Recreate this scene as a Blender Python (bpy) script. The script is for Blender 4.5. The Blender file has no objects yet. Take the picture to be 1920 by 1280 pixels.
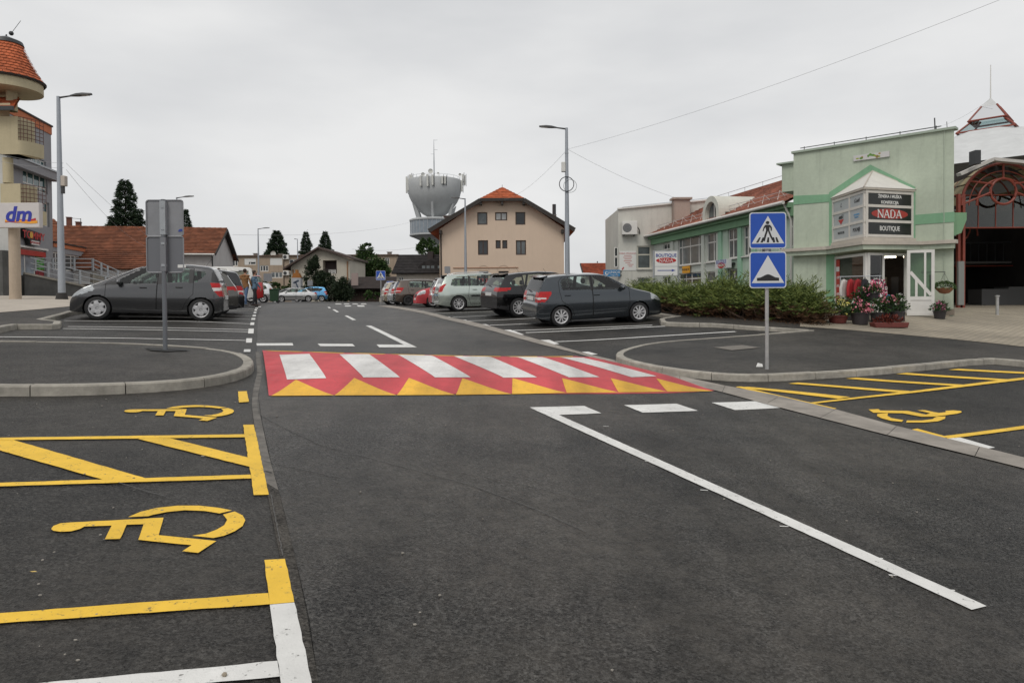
import bpy, bmesh, math, random
import numpy as np
from mathutils import Vector, Matrix

R = math.radians
random.seed(11)
rng = np.random.default_rng(11)
scene = bpy.context.scene
COL = scene.collection
# ------------------------------------------------------------------ camera
EYE = 1.65
PITCH, ROLL, FPX = R(0.9), 0.007, 1280.0
PPX, PPY = 960.0, 580.0
_f = Vector((0, math.cos(PITCH), -math.sin(PITCH)))
_u0 = Vector((0, math.sin(PITCH), math.cos(PITCH)))
_r0 = Vector((1, 0, 0))
CAM_U = _u0 * math.cos(ROLL) + _r0 * math.sin(ROLL)
CAM_R = _r0 * math.cos(ROLL) - _u0 * math.sin(ROLL)
CAM_F = _f
cd = bpy.data.cameras.new('camera')
cam = bpy.data.objects.new('camera', cd)
COL.objects.link(cam)
M = Matrix((CAM_R, CAM_U, -CAM_F)).transposed().to_4x4()
M.translation = (0, 0, EYE)
cam.matrix_world = M
cd.sensor_width = 36.0
cd.lens = FPX / 1920 * 36.0
cd.shift_y = -(640 - PPY) / 1920
cd.clip_start = 0.1
cd.clip_end = 3000
scene.camera = cam
# ------------------------------------------------------------------ overcast sky and soft sun
SUN_EL, SUN_AZ = R(52), R(200)
world = bpy.data.worlds.new('World')
scene.world = world
world.use_nodes = True
nt = world.node_tree
for n in list(nt.nodes):
    nt.nodes.remove(n)
out = nt.nodes.new('ShaderNodeOutputWorld')
bg = nt.nodes.new('ShaderNodeBackground')
sky = nt.nodes.new('ShaderNodeTexSky')
sky.sky_type = 'NISHITA'
sky.sun_disc = False
sky.sun_elevation = SUN_EL
sky.sun_rotation = SUN_AZ
sky.dust_density = 4.0
geo = nt.nodes.new('ShaderNodeTexCoord')
mp = nt.nodes.new('ShaderNodeMapping')
mp.inputs['Scale'].default_value = (1.0, 1.0, 3.2)
no = nt.nodes.new('ShaderNodeTexNoise')
no.inputs['Scale'].default_value = 1.7
no.inputs['Detail'].default_value = 5
no.inputs['Roughness'].default_value = 0.5
ra = nt.nodes.new('ShaderNodeValToRGB')
ra.color_ramp.elements[0].position = 0.3
ra.color_ramp.elements[0].color = (6.0, 6.12, 6.3, 1)
ra.color_ramp.elements[1].position = 0.68
ra.color_ramp.elements[1].color = (8.45, 8.45, 8.42, 1)
mx = nt.nodes.new('ShaderNodeMixRGB')
mx.inputs['Fac'].default_value = 0.96
nt.links.new(geo.outputs['Generated'], mp.inputs['Vector'])
nt.links.new(mp.outputs['Vector'], no.inputs['Vector'])
nt.links.new(no.outputs['Fac'], ra.inputs['Fac'])
nt.links.new(sky.outputs['Color'], mx.inputs['Color1'])
nt.links.new(ra.outputs['Color'], mx.inputs['Color2'])
nt.links.new(mx.outputs['Color'], bg.inputs['Color'])
bg.inputs['Strength'].default_value = 0.1
nt.links.new(bg.outputs['Background'], out.inputs['Surface'])
sd = bpy.data.lights.new('sun', 'SUN')
sd.energy = 1.3
sd.angle = R(25)
sd.color = (1.0, 0.95, 0.88)
sun = bpy.data.objects.new('sun', sd)
COL.objects.link(sun)
sun.rotation_euler = (R(90) - SUN_EL, 0, R(180) - SUN_AZ)
vs = scene.view_settings
vs.view_transform = 'Standard'
vs.look = 'None'
vs.exposure = 0.0
vs.gamma = 1.0
scene.render.resolution_x, scene.render.resolution_y = 1024, 682
scene.cycles.max_bounces = 8
scene.cycles.transparent_max_bounces = 16

# ------------------------------------------------------------------ terrain height (measured points, thin plate spline)
CTRL_POINTS = [(-14.00,-6.00,0.578), (-10.00,-6.00,0.402), (-6.00,-6.00,0.186), (-3.00,-6.00,-0.006), (0.00,-6.00,-0.198), (3.00,-6.00,-0.390), (6.00,-6.00,-0.582), (10.00,-6.00,-0.838), (16.00,-6.00,-1.030), (24.00,-6.00,-1.135), (-14.00,-2.00,0.710), (-10.00,-2.00,0.534), (-6.00,-2.00,0.318), (-3.00,-2.00,0.126), (0.00,-2.00,-0.066), (3.00,-2.00,-0.258), (6.00,-2.00,-0.450), (10.00,-2.00,-0.706), (16.00,-2.00,-0.768), (24.00,-2.00,-0.903), (-14.00,2.00,0.842), (-10.00,2.00,0.666), (-6.00,2.00,0.450), (-3.00,2.00,0.258), (0.00,2.00,0.066), (3.00,2.00,-0.126), (6.00,2.00,-0.318), (10.00,2.00,-0.459), (16.00,2.00,-0.506), (24.00,2.00,-0.671), (-14.00,5.00,0.941), (-10.00,5.00,0.765), (-6.00,5.00,0.549), (-3.00,5.00,0.357), (0.00,5.00,0.165), (3.00,5.00,-0.027), (6.00,5.00,-0.219), (10.00,5.00,-0.263), (16.00,5.00,-0.331), (24.00,5.00,-0.516), (-14.00,8.00,1.040), (-10.00,8.00,0.864), (-6.00,8.00,0.648), (-3.00,8.00,0.456), (0.00,8.00,0.264), (3.00,8.00,0.072), (6.00,8.00,-0.035), (10.00,8.00,-0.066), (16.00,8.00,-0.157), (24.00,8.00,-0.417), (-14.00,11.00,1.139), (-10.00,11.00,0.963), (-6.00,11.00,0.747), (-3.00,11.00,0.555), (0.00,11.00,0.363), (3.00,11.00,0.184), (6.00,11.00,0.161), (10.00,11.00,0.130), (16.00,11.00,0.017), (24.00,11.00,-0.318), (-5.61,14.65,0.774), (-6.48,17.00,0.885), (-7.33,19.30,0.978), (-8.21,21.70,1.053), (-9.04,24.00,1.102), (-9.92,26.40,1.163), (-10.76,28.70,1.232), (-13.14,33.50,1.402), (-8.81,19.30,1.093), (-11.17,18.50,1.150), (-17.43,26.50,1.627), (-23.98,33.00,1.818), (1.62,14.80,0.425), (0.57,18.30,0.617), (-1.08,23.00,0.903), (-2.89,28.50,1.114), (-5.99,39.50,1.291), (-8.27,46.00,1.295), (1.48,20.60,0.803), (3.96,21.10,0.881), (9.26,20.50,0.864), (10.25,19.30,0.704), (12.85,17.50,0.466), (14.68,22.70,0.838), (9.68,13.80,0.278), (4.44,11.90,0.290), (-23.04,73.00,1.469), (-11.25,45.00,1.342), (5.47,25.00,1.182), (-35.00,20.00,1.700), (-35.00,45.00,1.700), (-25.00,75.00,1.400), (-10.00,55.00,1.300), (10.00,50.00,1.300), (25.00,30.00,1.000), (30.00,55.00,1.200), (0.00,75.00,1.300), (30.00,75.00,1.200), (-60.00,60.00,1.700), (-40.00,110.00,1.200), (0.00,110.00,1.200), (40.00,110.00,1.200), (60.00,60.00,1.200), (-60.00,0.00,1.500), (60.00,0.00,0.400), (40.00,15.00,0.600), (-30.00,0.00,1.300), (-24.00,8.00,1.400), (-110.00,110.00,1.000), (110.00,110.00,1.000), (0.00,150.00,1.000), (-22.00,30.00,1.600), (15.00,40.00,1.100)]
CTRL = np.array(CTRL_POINTS, dtype=float)
def _tps_fit(P, lam=0.02):
    n = len(P)
    d = np.hypot(P[:, None, 0] - P[None, :, 0], P[:, None, 1] - P[None, :, 1])
    K = np.where(d > 0, d * d * np.log(d + 1e-9), 0) + lam * np.eye(n)
    Q = np.hstack([np.ones((n, 1)), P[:, :2]])
    A = np.zeros((n + 3, n + 3))
    A[:n, :n] = K; A[:n, n:] = Q; A[n:, :n] = Q.T
    return np.linalg.solve(A, np.concatenate([P[:, 2], np.zeros(3)]))
_W = _tps_fit(CTRL)
def hz(x, y):
    x = np.asarray(x, float); y = np.asarray(y, float)
    sh = x.shape
    xx = x.ravel(); yy = y.ravel()
    res = np.empty(len(xx))
    for i in range(0, len(xx), 20000):
        a, b = xx[i:i + 20000], yy[i:i + 20000]
        d2 = (a[:, None] - CTRL[None, :, 0]) ** 2 + (b[:, None] - CTRL[None, :, 1]) ** 2
        res[i:i + 20000] = (0.5 * d2 * np.log(d2 + 1e-12)) @ _W[:-3] + _W[-3] + _W[-2] * a + _W[-1] * b
    w = np.clip((np.hypot(xx, yy - 40) - 90) / 60, 0, 1)
    w = w * w * (3 - 2 * w)
    return (res * (1 - w) + 1.0 * w).reshape(sh)
def hgt(x, y):
    return float(hz(np.array([x]), np.array([y]))[0])
def ray(px, py):
    return (CAM_F + CAM_R * ((px - PPX) / FPX) - CAM_U * ((py - PPY) / FPX))
_TS = np.concatenate([np.arange(1.2, 40, 0.1), np.arange(40, 160, 0.5)])
def gp(px, py, up=0.0, fn=None):
    """the point of the ground seen at photograph position px, py"""
    d = ray(px, py)
    zz = EYE + d.z * _TS - hz(d.x * _TS, d.y * _TS) - up
    if fn is not None:
        zz = zz - fn(d.x * _TS, d.y * _TS)
    k = np.where(zz <= 0)[0]
    if len(k) == 0:
        return Vector((d.x * 150, d.y * 150))
    k = k[0]
    t0, t1 = (_TS[k - 1], _TS[k]) if k else (_TS[0], _TS[0])
    z0, z1 = zz[k - 1], zz[k]
    t = t0 + (t1 - t0) * (z0 / (z0 - z1)) if k else t0
    return Vector((d.x * t, d.y * t))
def at(px, py, Y):
    """the point at forward distance Y seen at photograph position px, py"""
    d = ray(px, py)
    t = Y / d.y
    return Vector((d.x * t, Y, EYE + d.z * t))

# ------------------------------------------------------------------ materials
MATS = {}
def mat(name, col, rough=0.6, metal=0.0, var=0.0, scale=6.0, bump=0.0, bscale=60.0, spec=0.5, coat=0.0, emit=None, var2=0.0, scale2=0.7, detail=4):
    if name in MATS:
        return MATS[name]
    m = bpy.data.materials.new(name)
    m.use_nodes = True
    t = m.node_tree
    b = t.nodes['Principled BSDF']
    c = (*col, 1)
    b.inputs['Base Color'].default_value = c
    b.inputs['Roughness'].default_value = rough
    b.inputs['Metallic'].default_value = metal
    b.inputs['Specular IOR Level'].default_value = spec
    if coat:
        b.inputs['Coat Weight'].default_value = coat
        b.inputs['Coat Roughness'].default_value = 0.05
    if emit:
        b.inputs['Emission Color'].default_value = (*emit[:3], 1)
        b.inputs['Emission Strength'].default_value = emit[3]
    if var or var2 or bump:
        tc = t.nodes.new('ShaderNodeTexCoord')
    last = None
    for vv, ss in ((var, scale), (var2, scale2)):
        if not vv:
            continue
        n = t.nodes.new('ShaderNodeTexNoise')
        n.inputs['Scale'].default_value = ss
        n.inputs['Detail'].default_value = detail
        n.inputs['Roughness'].default_value = 0.65
        t.links.new(tc.outputs['Object'], n.inputs['Vector'])
        mr = t.nodes.new('ShaderNodeMapRange')
        mr.inputs['From Min'].default_value = 0.3
        mr.inputs['From Max'].default_value = 0.7
        mr.inputs['To Min'].default_value = 1 - vv
        mr.inputs['To Max'].default_value = 1 + vv
        t.links.new(n.outputs['Fac'], mr.inputs['Value'])
        mm = t.nodes.new('ShaderNodeMixRGB')
        mm.blend_type = 'MULTIPLY'
        mm.inputs['Fac'].default_value = 1
        if last is None:
            mm.inputs['Color1'].default_value = c
        else:
            t.links.new(last, mm.inputs['Color1'])
        t.links.new(mr.outputs['Result'], mm.inputs['Color2'])
        last = mm.outputs['Color']
    if last is not None:
        t.links.new(last, b.inputs['Base Color'])
    if bump:
        n = t.nodes.new('ShaderNodeTexNoise')
        n.inputs['Scale'].default_value = bscale
        n.inputs['Detail'].default_value = 3
        t.links.new(tc.outputs['Object'], n.inputs['Vector'])
        bp = t.nodes.new('ShaderNodeBump')
        bp.inputs['Strength'].default_value = bump
        bp.inputs['Distance'].default_value = 0.01
        t.links.new(n.outputs['Fac'], bp.inputs['Height'])
        t.links.new(bp.outputs['Normal'], b.inputs['Normal'])
    MATS[name] = m
    return m

def asphalt(name, dark, light, grain=0.5, patch=0.22, rough=0.8, streak=0.0, sang=0.0, dusty=0.0):
    m = bpy.data.materials.new(name)
    m.use_nodes = True
    t = m.node_tree
    b = t.nodes['Principled BSDF']
    b.inputs['Roughness'].default_value = rough
    b.inputs['Specular IOR Level'].default_value = 0.16
    tc = t.nodes.new('ShaderNodeTexCoord')
    def noise(sc, det=3, ro=0.6, vec=None):
        n = t.nodes.new('ShaderNodeTexNoise')
        n.inputs['Scale'].default_value = sc
        n.inputs['Detail'].default_value = det
        n.inputs['Roughness'].default_value = ro
        t.links.new(vec or tc.outputs['Object'], n.inputs['Vector'])
        return n.outputs['Fac']
    def rmp(v, a, b_, c, d):
        r = t.nodes.new('ShaderNodeMapRange')
        r.inputs['From Min'].default_value = a; r.inputs['From Max'].default_value = b_
        r.inputs['To Min'].default_value = c; r.inputs['To Max'].default_value = d
        t.links.new(v, r.inputs['Value'])
        return r.outputs['Result']
    def mul(a, b_):
        n = t.nodes.new('ShaderNodeMath'); n.operation = 'MULTIPLY'
        t.links.new(a, n.inputs[0]); t.links.new(b_, n.inputs[1])
        return n.outputs[0]
    v = t.nodes.new('ShaderNodeTexVoronoi')
    v.inputs['Scale'].default_value = 95
    t.links.new(tc.outputs['Object'], v.inputs['Vector'])
    sep = t.nodes.new('ShaderNodeSeparateColor')
    t.links.new(v.outputs['Color'], sep.inputs['Color'])
    g1 = rmp(sep.outputs['Red'], 0, 1, 1 - grain, 1 + grain)
    g2 = rmp(noise(38, 2), 0.3, 0.7, 1 - grain * 0.6, 1 + grain * 0.6)
    fac = mul(mul(g1, g2), mul(rmp(noise(0.55, 5, 0.65), 0.32, 0.68, 1 - patch, 1 + patch), rmp(noise(3.0, 4), 0.3, 0.7, 1 - patch * .5, 1 + patch * .5)))
    if streak:
        mpn = t.nodes.new('ShaderNodeMapping')
        mpn.inputs['Rotation'].default_value = (0, 0, sang)
        mpn.inputs['Scale'].default_value = (2.2, 0.12, 1)
        t.links.new(tc.outputs['Object'], mpn.inputs['Vector'])
        fac = mul(fac, rmp(noise(1.0, 4, 0.6, mpn.outputs['Vector']), 0.3, 0.7, 1 - streak, 1 + streak))
    # a few pale stone chips in the binder
    v2 = t.nodes.new('ShaderNodeTexVoronoi'); v2.inputs['Scale'].default_value = 22
    t.links.new(tc.outputs['Object'], v2.inputs['Vector'])
    s2 = t.nodes.new('ShaderNodeSeparateColor'); t.links.new(v2.outputs['Color'], s2.inputs['Color'])
    gt = t.nodes.new('ShaderNodeMath'); gt.operation = 'GREATER_THAN'; gt.inputs[1].default_value = 0.965
    t.links.new(s2.outputs['Green'], gt.inputs[0])
    lt = t.nodes.new('ShaderNodeMath'); lt.operation = 'LESS_THAN'; lt.inputs[1].default_value = 0.2
    t.links.new(v2.outputs['Distance'], lt.inputs[0])
    chip = rmp(mul(gt.outputs[0], lt.outputs[0]), 0, 1, 1, 1.9)
    fac = mul(fac, chip)
    mx_ = t.nodes.new('ShaderNodeMixRGB')
    mx_.inputs['Color1'].default_value = (*dark, 1)
    mx_.inputs['Color2'].default_value = (*light, 1)
    t.links.new(rmp(noise(0.9, 5, 0.7), 0.35, 0.7, 0, 1), mx_.inputs['Fac'])
    mm = t.nodes.new('ShaderNodeMixRGB'); mm.blend_type = 'MULTIPLY'; mm.inputs['Fac'].default_value = 1
    t.links.new(mx_.outputs['Color'], mm.inputs['Color1'])
    t.links.new(fac, mm.inputs['Color2'])
    cl = mm.outputs['Color']
    if dusty:
        dm = t.nodes.new('ShaderNodeMixRGB')
        dm.inputs['Color2'].default_value = (0.135, 0.122, 0.106, 1)
        t.links.new(cl, dm.inputs['Color1'])
        t.links.new(mul(rmp(noise(0.33, 7, 0.72), 0.40, 0.72, 0, dusty), rmp(noise(9, 5, 0.7), 0.35, 0.65, 0.3, 1.0)), dm.inputs['Fac'])
        cl = dm.outputs['Color']
    t.links.new(cl, b.inputs['Base Color'])
    bp = t.nodes.new('ShaderNodeBump')
    bp.inputs['Strength'].default_value = 0.8
    bp.inputs['Distance'].default_value = 0.008
    t.links.new(v.outputs['Distance'], bp.inputs['Height'])
    t.links.new(bp.outputs['Normal'], b.inputs['Normal'])
    MATS[name] = m
    return m

def paint(name, col, wear=0.35, rough=0.65, streak=None):
    """road paint: rolled colour with pits where the asphalt grain shows through"""
    m = bpy.data.materials.new(name)
    m.use_nodes = True
    t = m.node_tree
    b = t.nodes['Principled BSDF']
    b.inputs['Roughness'].default_value = rough
    b.inputs['Specular IOR Level'].default_value = 0.3
    tc = t.nodes.new('ShaderNodeTexCoord')
    v = t.nodes.new('ShaderNodeTexVoronoi'); v.inputs['Scale'].default_value = 95
    t.links.new(tc.outputs['Object'], v.inputs['Vector'])
    n = t.nodes.new('ShaderNodeTexNoise'); n.inputs['Scale'].default_value = 14; n.inputs['Detail'].default_value = 6; n.inputs['Roughness'].default_value = 0.75
    t.links.new(tc.outputs['Object'], n.inputs['Vector'])
    n2 = t.nodes.new('ShaderNodeTexNoise'); n2.inputs['Scale'].default_value = 1.6; n2.inputs['Detail'].default_value = 8; n2.inputs['Roughness'].default_value = 0.7
    t.links.new(tc.outputs['Object'], n2.inputs['Vector'])
    r = t.nodes.new('ShaderNodeMapRange')
    r.inputs['From Min'].default_value = 0.56; r.inputs['From Max'].default_value = 0.74
    r.inputs['To Min'].default_value = 0; r.inputs['To Max'].default_value = wear
    t.links.new(n.outputs['Fac'], r.inputs['Value'])
    r2 = t.nodes.new('ShaderNodeMapRange')
    r2.inputs['From Min'].default_value = 0.3; r2.inputs['From Max'].default_value = 0.7
    r2.inputs['To Min'].default_value = 0.78; r2.inputs['To Max'].default_value = 1.08
    t.links.new(n2.outputs['Fac'], r2.inputs['Value'])
    mm = t.nodes.new('ShaderNodeMixRGB'); mm.blend_type = 'MULTIPLY'; mm.inputs['Fac'].default_value = 1
    mm.inputs['Color1'].default_value = (*col, 1)
    t.links.new(r2.outputs['Result'], mm.inputs['Color2'])
    c0 = mm.outputs['Color']
    if streak is not None:      # tyre tracks across the crossing
        mp_ = t.nodes.new('ShaderNodeMapping'); mp_.inputs['Rotation'].default_value = (0, 0, streak); mp_.inputs['Scale'].default_value = (1.7, .07, 1)
        t.links.new(tc.outputs['Object'], mp_.inputs['Vector'])
        n3 = t.nodes.new('ShaderNodeTexNoise'); n3.inputs['Scale'].default_value = 1.0; n3.inputs['Detail'].default_value = 5; t.links.new(mp_.outputs['Vector'], n3.inputs['Vector'])
        r3 = t.nodes.new('ShaderNodeMapRange'); r3.inputs['From Min'].default_value = .35; r3.inputs['From Max'].default_value = .65; r3.inputs['To Min'].default_value = .72; r3.inputs['To Max'].default_value = 1.12
        t.links.new(n3.outputs['Fac'], r3.inputs['Value'])
        m3 = t.nodes.new('ShaderNodeMixRGB'); m3.blend_type = 'MULTIPLY'; m3.inputs['Fac'].default_value = 1; t.links.new(c0, m3.inputs['Color1']); t.links.new(r3.outputs['Result'], m3.inputs['Color2']); c0 = m3.outputs['Color']
    # pits between the stones that the roller missed
    sp2 = t.nodes.new('ShaderNodeSeparateColor'); t.links.new(v.outputs['Color'], sp2.inputs['Color'])
    ad = t.nodes.new('ShaderNodeMath'); ad.operation = 'ADD'; t.links.new(sp2.outputs['Green'], ad.inputs[0]); t.links.new(n.outputs['Fac'], ad.inputs[1])
    r4 = t.nodes.new('ShaderNodeMapRange'); r4.inputs['From Min'].default_value = 1.47; r4.inputs['From Max'].default_value = 1.56; r4.inputs['To Min'].default_value = 0; r4.inputs['To Max'].default_value = .7
    t.links.new(ad.outputs[0], r4.inputs['Value'])
    m4 = t.nodes.new('ShaderNodeMixRGB'); t.links.new(c0, m4.inputs['Color1']); m4.inputs['Color2'].default_value = (.07, .066, .06, 1); t.links.new(r4.outputs['Result'], m4.inputs['Fac']); c0 = m4.outputs['Color']
    mx_ = t.nodes.new('ShaderNodeMixRGB')
    t.links.new(c0, mx_.inputs['Color1'])
    mx_.inputs['Color2'].default_value = (0.09, 0.085, 0.08, 1)
    t.links.new(r.outputs['Result'], mx_.inputs['Fac'])
    t.links.new(mx_.outputs['Color'], b.inputs['Base Color'])
    bp = t.nodes.new('ShaderNodeBump'); bp.inputs['Strength'].default_value = 0.3; bp.inputs['Distance'].default_value = 0.004
    t.links.new(v.outputs['Distance'], bp.inputs['Height'])
    t.links.new(bp.outputs['Normal'], b.inputs['Normal'])
    MATS[name] = m
    return m

def glass(name, tint=(0.55, 0.66, 0.62), rough=0.02, refl=1.0):
    if name in MATS:
        return MATS[name]
    m = bpy.data.materials.new(name)
    m.use_nodes = True
    t = m.node_tree
    t.nodes.remove(t.nodes['Principled BSDF'])
    o = t.nodes['Material Output']
    tr = t.nodes.new('ShaderNodeBsdfTransparent'); tr.inputs['Color'].default_value = (*tint, 1)
    gl = t.nodes.new('ShaderNodeBsdfGlossy'); gl.inputs['Roughness'].default_value = rough
    fr = t.nodes.new('ShaderNodeFresnel'); fr.inputs['IOR'].default_value = 1.65
    ms = t.nodes.new('ShaderNodeMixShader')
    t.links.new(fr.outputs['Fac'], ms.inputs['Fac'])
    t.links.new(tr.outputs['BSDF'], ms.inputs[1])
    t.links.new(gl.outputs['BSDF'], ms.inputs[2])
    t.links.new(ms.outputs['Shader'], o.inputs['Surface'])
    MATS[name] = m
    return m

# ------------------------------------------------------------------ mesh helpers
def props(o, label=None, cat=None, group=None, kind=None):
    if label: o['label'] = label
    if cat: o['category'] = cat
    if group: o['group'] = group
    if kind: o['kind'] = kind
    return o
def thing(name, label, cat, loc=(0, 0, 0), rz=0.0, group=None, scale=None):
    o = bpy.data.objects.new(name, None)
    COL.objects.link(o)
    o.location = loc
    o.rotation_euler = (0, 0, rz)
    o.empty_display_size = 0.2
    if scale: o.scale = scale
    return props(o, label, cat, group)
def link(name, me, parent=None):
    o = bpy.data.objects.new(name, me)
    COL.objects.link(o)
    if parent is not None:
        o.parent = parent
    return o
def copy_tree(o, parent=None):
    c = o.copy()
    COL.objects.link(c)
    c.parent = parent
    for ch in list(o.children):
        copy_tree(ch, c)
    return c
class MB:
    def __init__(s):
        s.v = []; s.f = []; s.m = []
    def add(s, vs_, fs_, mi=0):
        b = len(s.v)
        s.v += [tuple(p) for p in vs_]
        for f in fs_:
            s.f.append([i + b for i in f]); s.m.append(mi)
        return s
    def box(s, x0, y0, z0, x1, y1, z1, mi=0):
        return s.add([(x0, y0, z0), (x1, y0, z0), (x1, y1, z0), (x0, y1, z0), (x0, y0, z1), (x1, y0, z1), (x1, y1, z1), (x0, y1, z1)],
                     [(3, 2, 1, 0), (4, 5, 6, 7), (0, 1, 5, 4), (1, 2, 6, 5), (2, 3, 7, 6), (3, 0, 4, 7)], mi)
    def cbox(s, c, size, mi=0, rot=None):
        hx, hy, hz_ = size[0] / 2, size[1] / 2, size[2] / 2
        P = [Vector(p) for p in ((-hx, -hy, -hz_), (hx, -hy, -hz_), (hx, hy, -hz_), (-hx, hy, -hz_), (-hx, -hy, hz_), (hx, -hy, hz_), (hx, hy, hz_), (-hx, hy, hz_))]
        if rot is not None:
            P = [rot @ p for p in P]
        return s.add([p + Vector(c) for p in P], [(3, 2, 1, 0), (4, 5, 6, 7), (0, 1, 5, 4), (1, 2, 6, 5), (2, 3, 7, 6), (3, 0, 4, 7)], mi)
    def quad(s, a, b, c, d, mi=0):
        return s.add([a, b, c, d], [(0, 1, 2, 3)], mi)
    def prism(s, poly, a0, a1, axis='z', mi=0):
        """poly of 2d points extruded along an axis: z -> (x,y), y -> (x,z), x -> (y,z)"""
        n = len(poly)
        def P(p, a):
            return (p[0], p[1], a) if axis == 'z' else ((p[0], a, p[1]) if axis == 'y' else (a, p[0], p[1]))
        vs_ = [P(p, a0) for p in poly] + [P(p, a1) for p in poly]
        fs_ = [list(range(n))[::-1], list(range(n, 2 * n))] + [(i, (i + 1) % n, n + (i + 1) % n, n + i) for i in range(n)]
        return s.add(vs_, fs_, mi)
    def bar(s, a, b, w, h=None, mi=0, up=Vector((0, 0, 1))):
        """a rectangular bar from a to b"""
        a = Vector(a); b = Vector(b); h = h or w
        d = (b - a).normalized()
        if abs(d.dot(up)) > 0.98: up = Vector((0, 1, 0))
        x = d.cross(up).normalized(); z = x.cross(d).normalized()
        vs_ = []
        for p in (a, b):
            for sx, sz in ((-1, -1), (1, -1), (1, 1), (-1, 1)):
                vs_.append(p + x * (sx * w / 2) + z * (sz * h / 2))
        return s.add(vs_, [(0, 1, 2, 3), (7, 6, 5, 4), (0, 4, 5, 1), (1, 5, 6, 2), (2, 6, 7, 3), (3, 7, 4, 0)], mi)
    def tube(s, pts, r, n=8, mi=0, cap=True):
        pts = [Vector(p) for p in pts]
        rs = r if isinstance(r, (list, tuple)) else [r] * len(pts)
        b = len(s.v)
        ref = Vector((0, 0, 1))
        for i, p in enumerate(pts):
            d = (pts[min(i + 1, len(pts) - 1)] - pts[max(i - 1, 0)]).normalized()
            u = ref if abs(d.dot(ref)) < 0.95 else Vector((0, 1, 0))
            x = d.cross(u).normalized(); y = d.cross(x).normalized()
            for k in range(n):
                a = 2 * math.pi * k / n
                s.v.append(tuple(p + (x * math.cos(a) + y * math.sin(a)) * rs[i]))
        for i in range(len(pts) - 1):
            for k in range(n):
                s.f.append([b + i * n + k, b + i * n + (k + 1) % n, b + (i + 1) * n + (k + 1) % n, b + (i + 1) * n + k]); s.m.append(mi)
        if cap:
            s.f.append([b + k for k in range(n)][::-1]); s.m.append(mi)
            s.f.append([b + (len(pts) - 1) * n + k for k in range(n)]); s.m.append(mi)
        return s
    def lathe(s, prof, n=24, c=(0, 0, 0), axis='z', mi=0, a0=0, a1=2 * math.pi):
        full = abs(a1 - a0 - 2 * math.pi) < 1e-6
        b = len(s.v); cnt = n if full else n + 1
        for (r, h) in prof:
            for k in range(cnt):
                a = a0 + (a1 - a0) * k / n
                if axis == 'z': p = (c[0] + r * math.cos(a), c[1] + r * math.sin(a), c[2] + h)
                elif axis == 'y': p = (c[0] + r * math.cos(a), c[1] + h, c[2] + r * math.sin(a))
                else: p = (c[0] + h, c[1] + r * math.cos(a), c[2] + r * math.sin(a))
                s.v.append(p)
        for i in range(len(prof) - 1):
            for k in range(n):
                k2 = (k + 1) % cnt
                s.f.append([b + i * cnt + k, b + i * cnt + k2, b + (i + 1) * cnt + k2, b + (i + 1) * cnt + k]); s.m.append(mi)
        return s
    def ball(s, c, r, n=10, m_=8, mi=0):
        rx, ry, rz = r if isinstance(r, (tuple, list)) else (r, r, r)
        b = len(s.v)
        for i in range(m_ + 1):
            t = math.pi * i / m_
            for k in range(n):
                a = 2 * math.pi * k / n
                s.v.append((c[0] + rx * math.sin(t) * math.cos(a), c[1] + ry * math.sin(t) * math.sin(a), c[2] - rz * math.cos(t)))
        for i in range(m_):
            for k in range(n):
                s.f.append([b + i * n + k, b + i * n + (k + 1) % n, b + (i + 1) * n + (k + 1) % n, b + (i + 1) * n + k]); s.m.append(mi)
        return s
    def mesh(s, name, mats, smooth=None, bevel=0.0):
        me = bpy.data.meshes.new(name)
        me.from_pydata(s.v, [], s.f)
        mats = mats if isinstance(mats, (list, tuple)) else [mats]
        for m in mats: me.materials.append(m)
        if len(mats) > 1:
            me.polygons.foreach_set('material_index', s.m)
        bm = bmesh.new(); bm.from_mesh(me)
        bmesh.ops.remove_doubles(bm, verts=bm.verts, dist=1e-5)
        bmesh.ops.recalc_face_normals(bm, faces=bm.faces)
        if bevel:
            ed = [e for e in bm.edges if len(e.link_faces) == 2 and e.calc_face_angle(0) > 0.5]
            bmesh.ops.bevel(bm, geom=ed, offset=bevel, segments=1, affect='EDGES')
        bm.to_mesh(me); bm.free()
        if smooth is not None:
            me.polygons.foreach_set('use_smooth', [True] * len(me.polygons))
            me.set_sharp_from_angle(angle=smooth)
        return me
    def build(s, name, mats, parent=None, smooth=None, bevel=0.0):
        return link(name, s.mesh(name, mats, smooth, bevel), parent)

def fill2d(poly, holes=(), cuts_x=(), cuts_y=()):
    """triangulation friendly 2d polygon cut along lines, rectangles in holes removed; gives verts, faces"""
    bm = bmesh.new()
    bm.faces.new([bm.verts.new((p[0], p[1], 0)) for p in poly])
    bmesh.ops.triangulate(bm, faces=bm.faces[:])
    xs = list(cuts_x) + [h[i] for h in holes for i in (0, 2)]
    ys = list(cuts_y) + [h[i] for h in holes for i in (1, 3)]
    for x in xs:
        bmesh.ops.bisect_plane(bm, geom=bm.verts[:] + bm.edges[:] + bm.faces[:], plane_co=(x, 0, 0), plane_no=(1, 0, 0), dist=1e-6)
    for y in ys:
        bmesh.ops.bisect_plane(bm, geom=bm.verts[:] + bm.edges[:] + bm.faces[:], plane_co=(0, y, 0), plane_no=(0, 1, 0), dist=1e-6)
    if holes:
        dl = []
        for f in bm.faces:
            c = f.calc_center_median()
            if any(h[0] < c.x < h[2] and h[1] < c.y < h[3] for h in holes): dl.append(f)
        bmesh.ops.delete(bm, geom=dl, context='FACES')
    bm.verts.ensure_lookup_table()
    for i, v in enumerate(bm.verts): v.index = i
    V = [(v.co.x, v.co.y) for v in bm.verts]
    F = [[v.index for v in f.verts] for f in bm.faces]
    bm.free()
    return V, F

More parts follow.
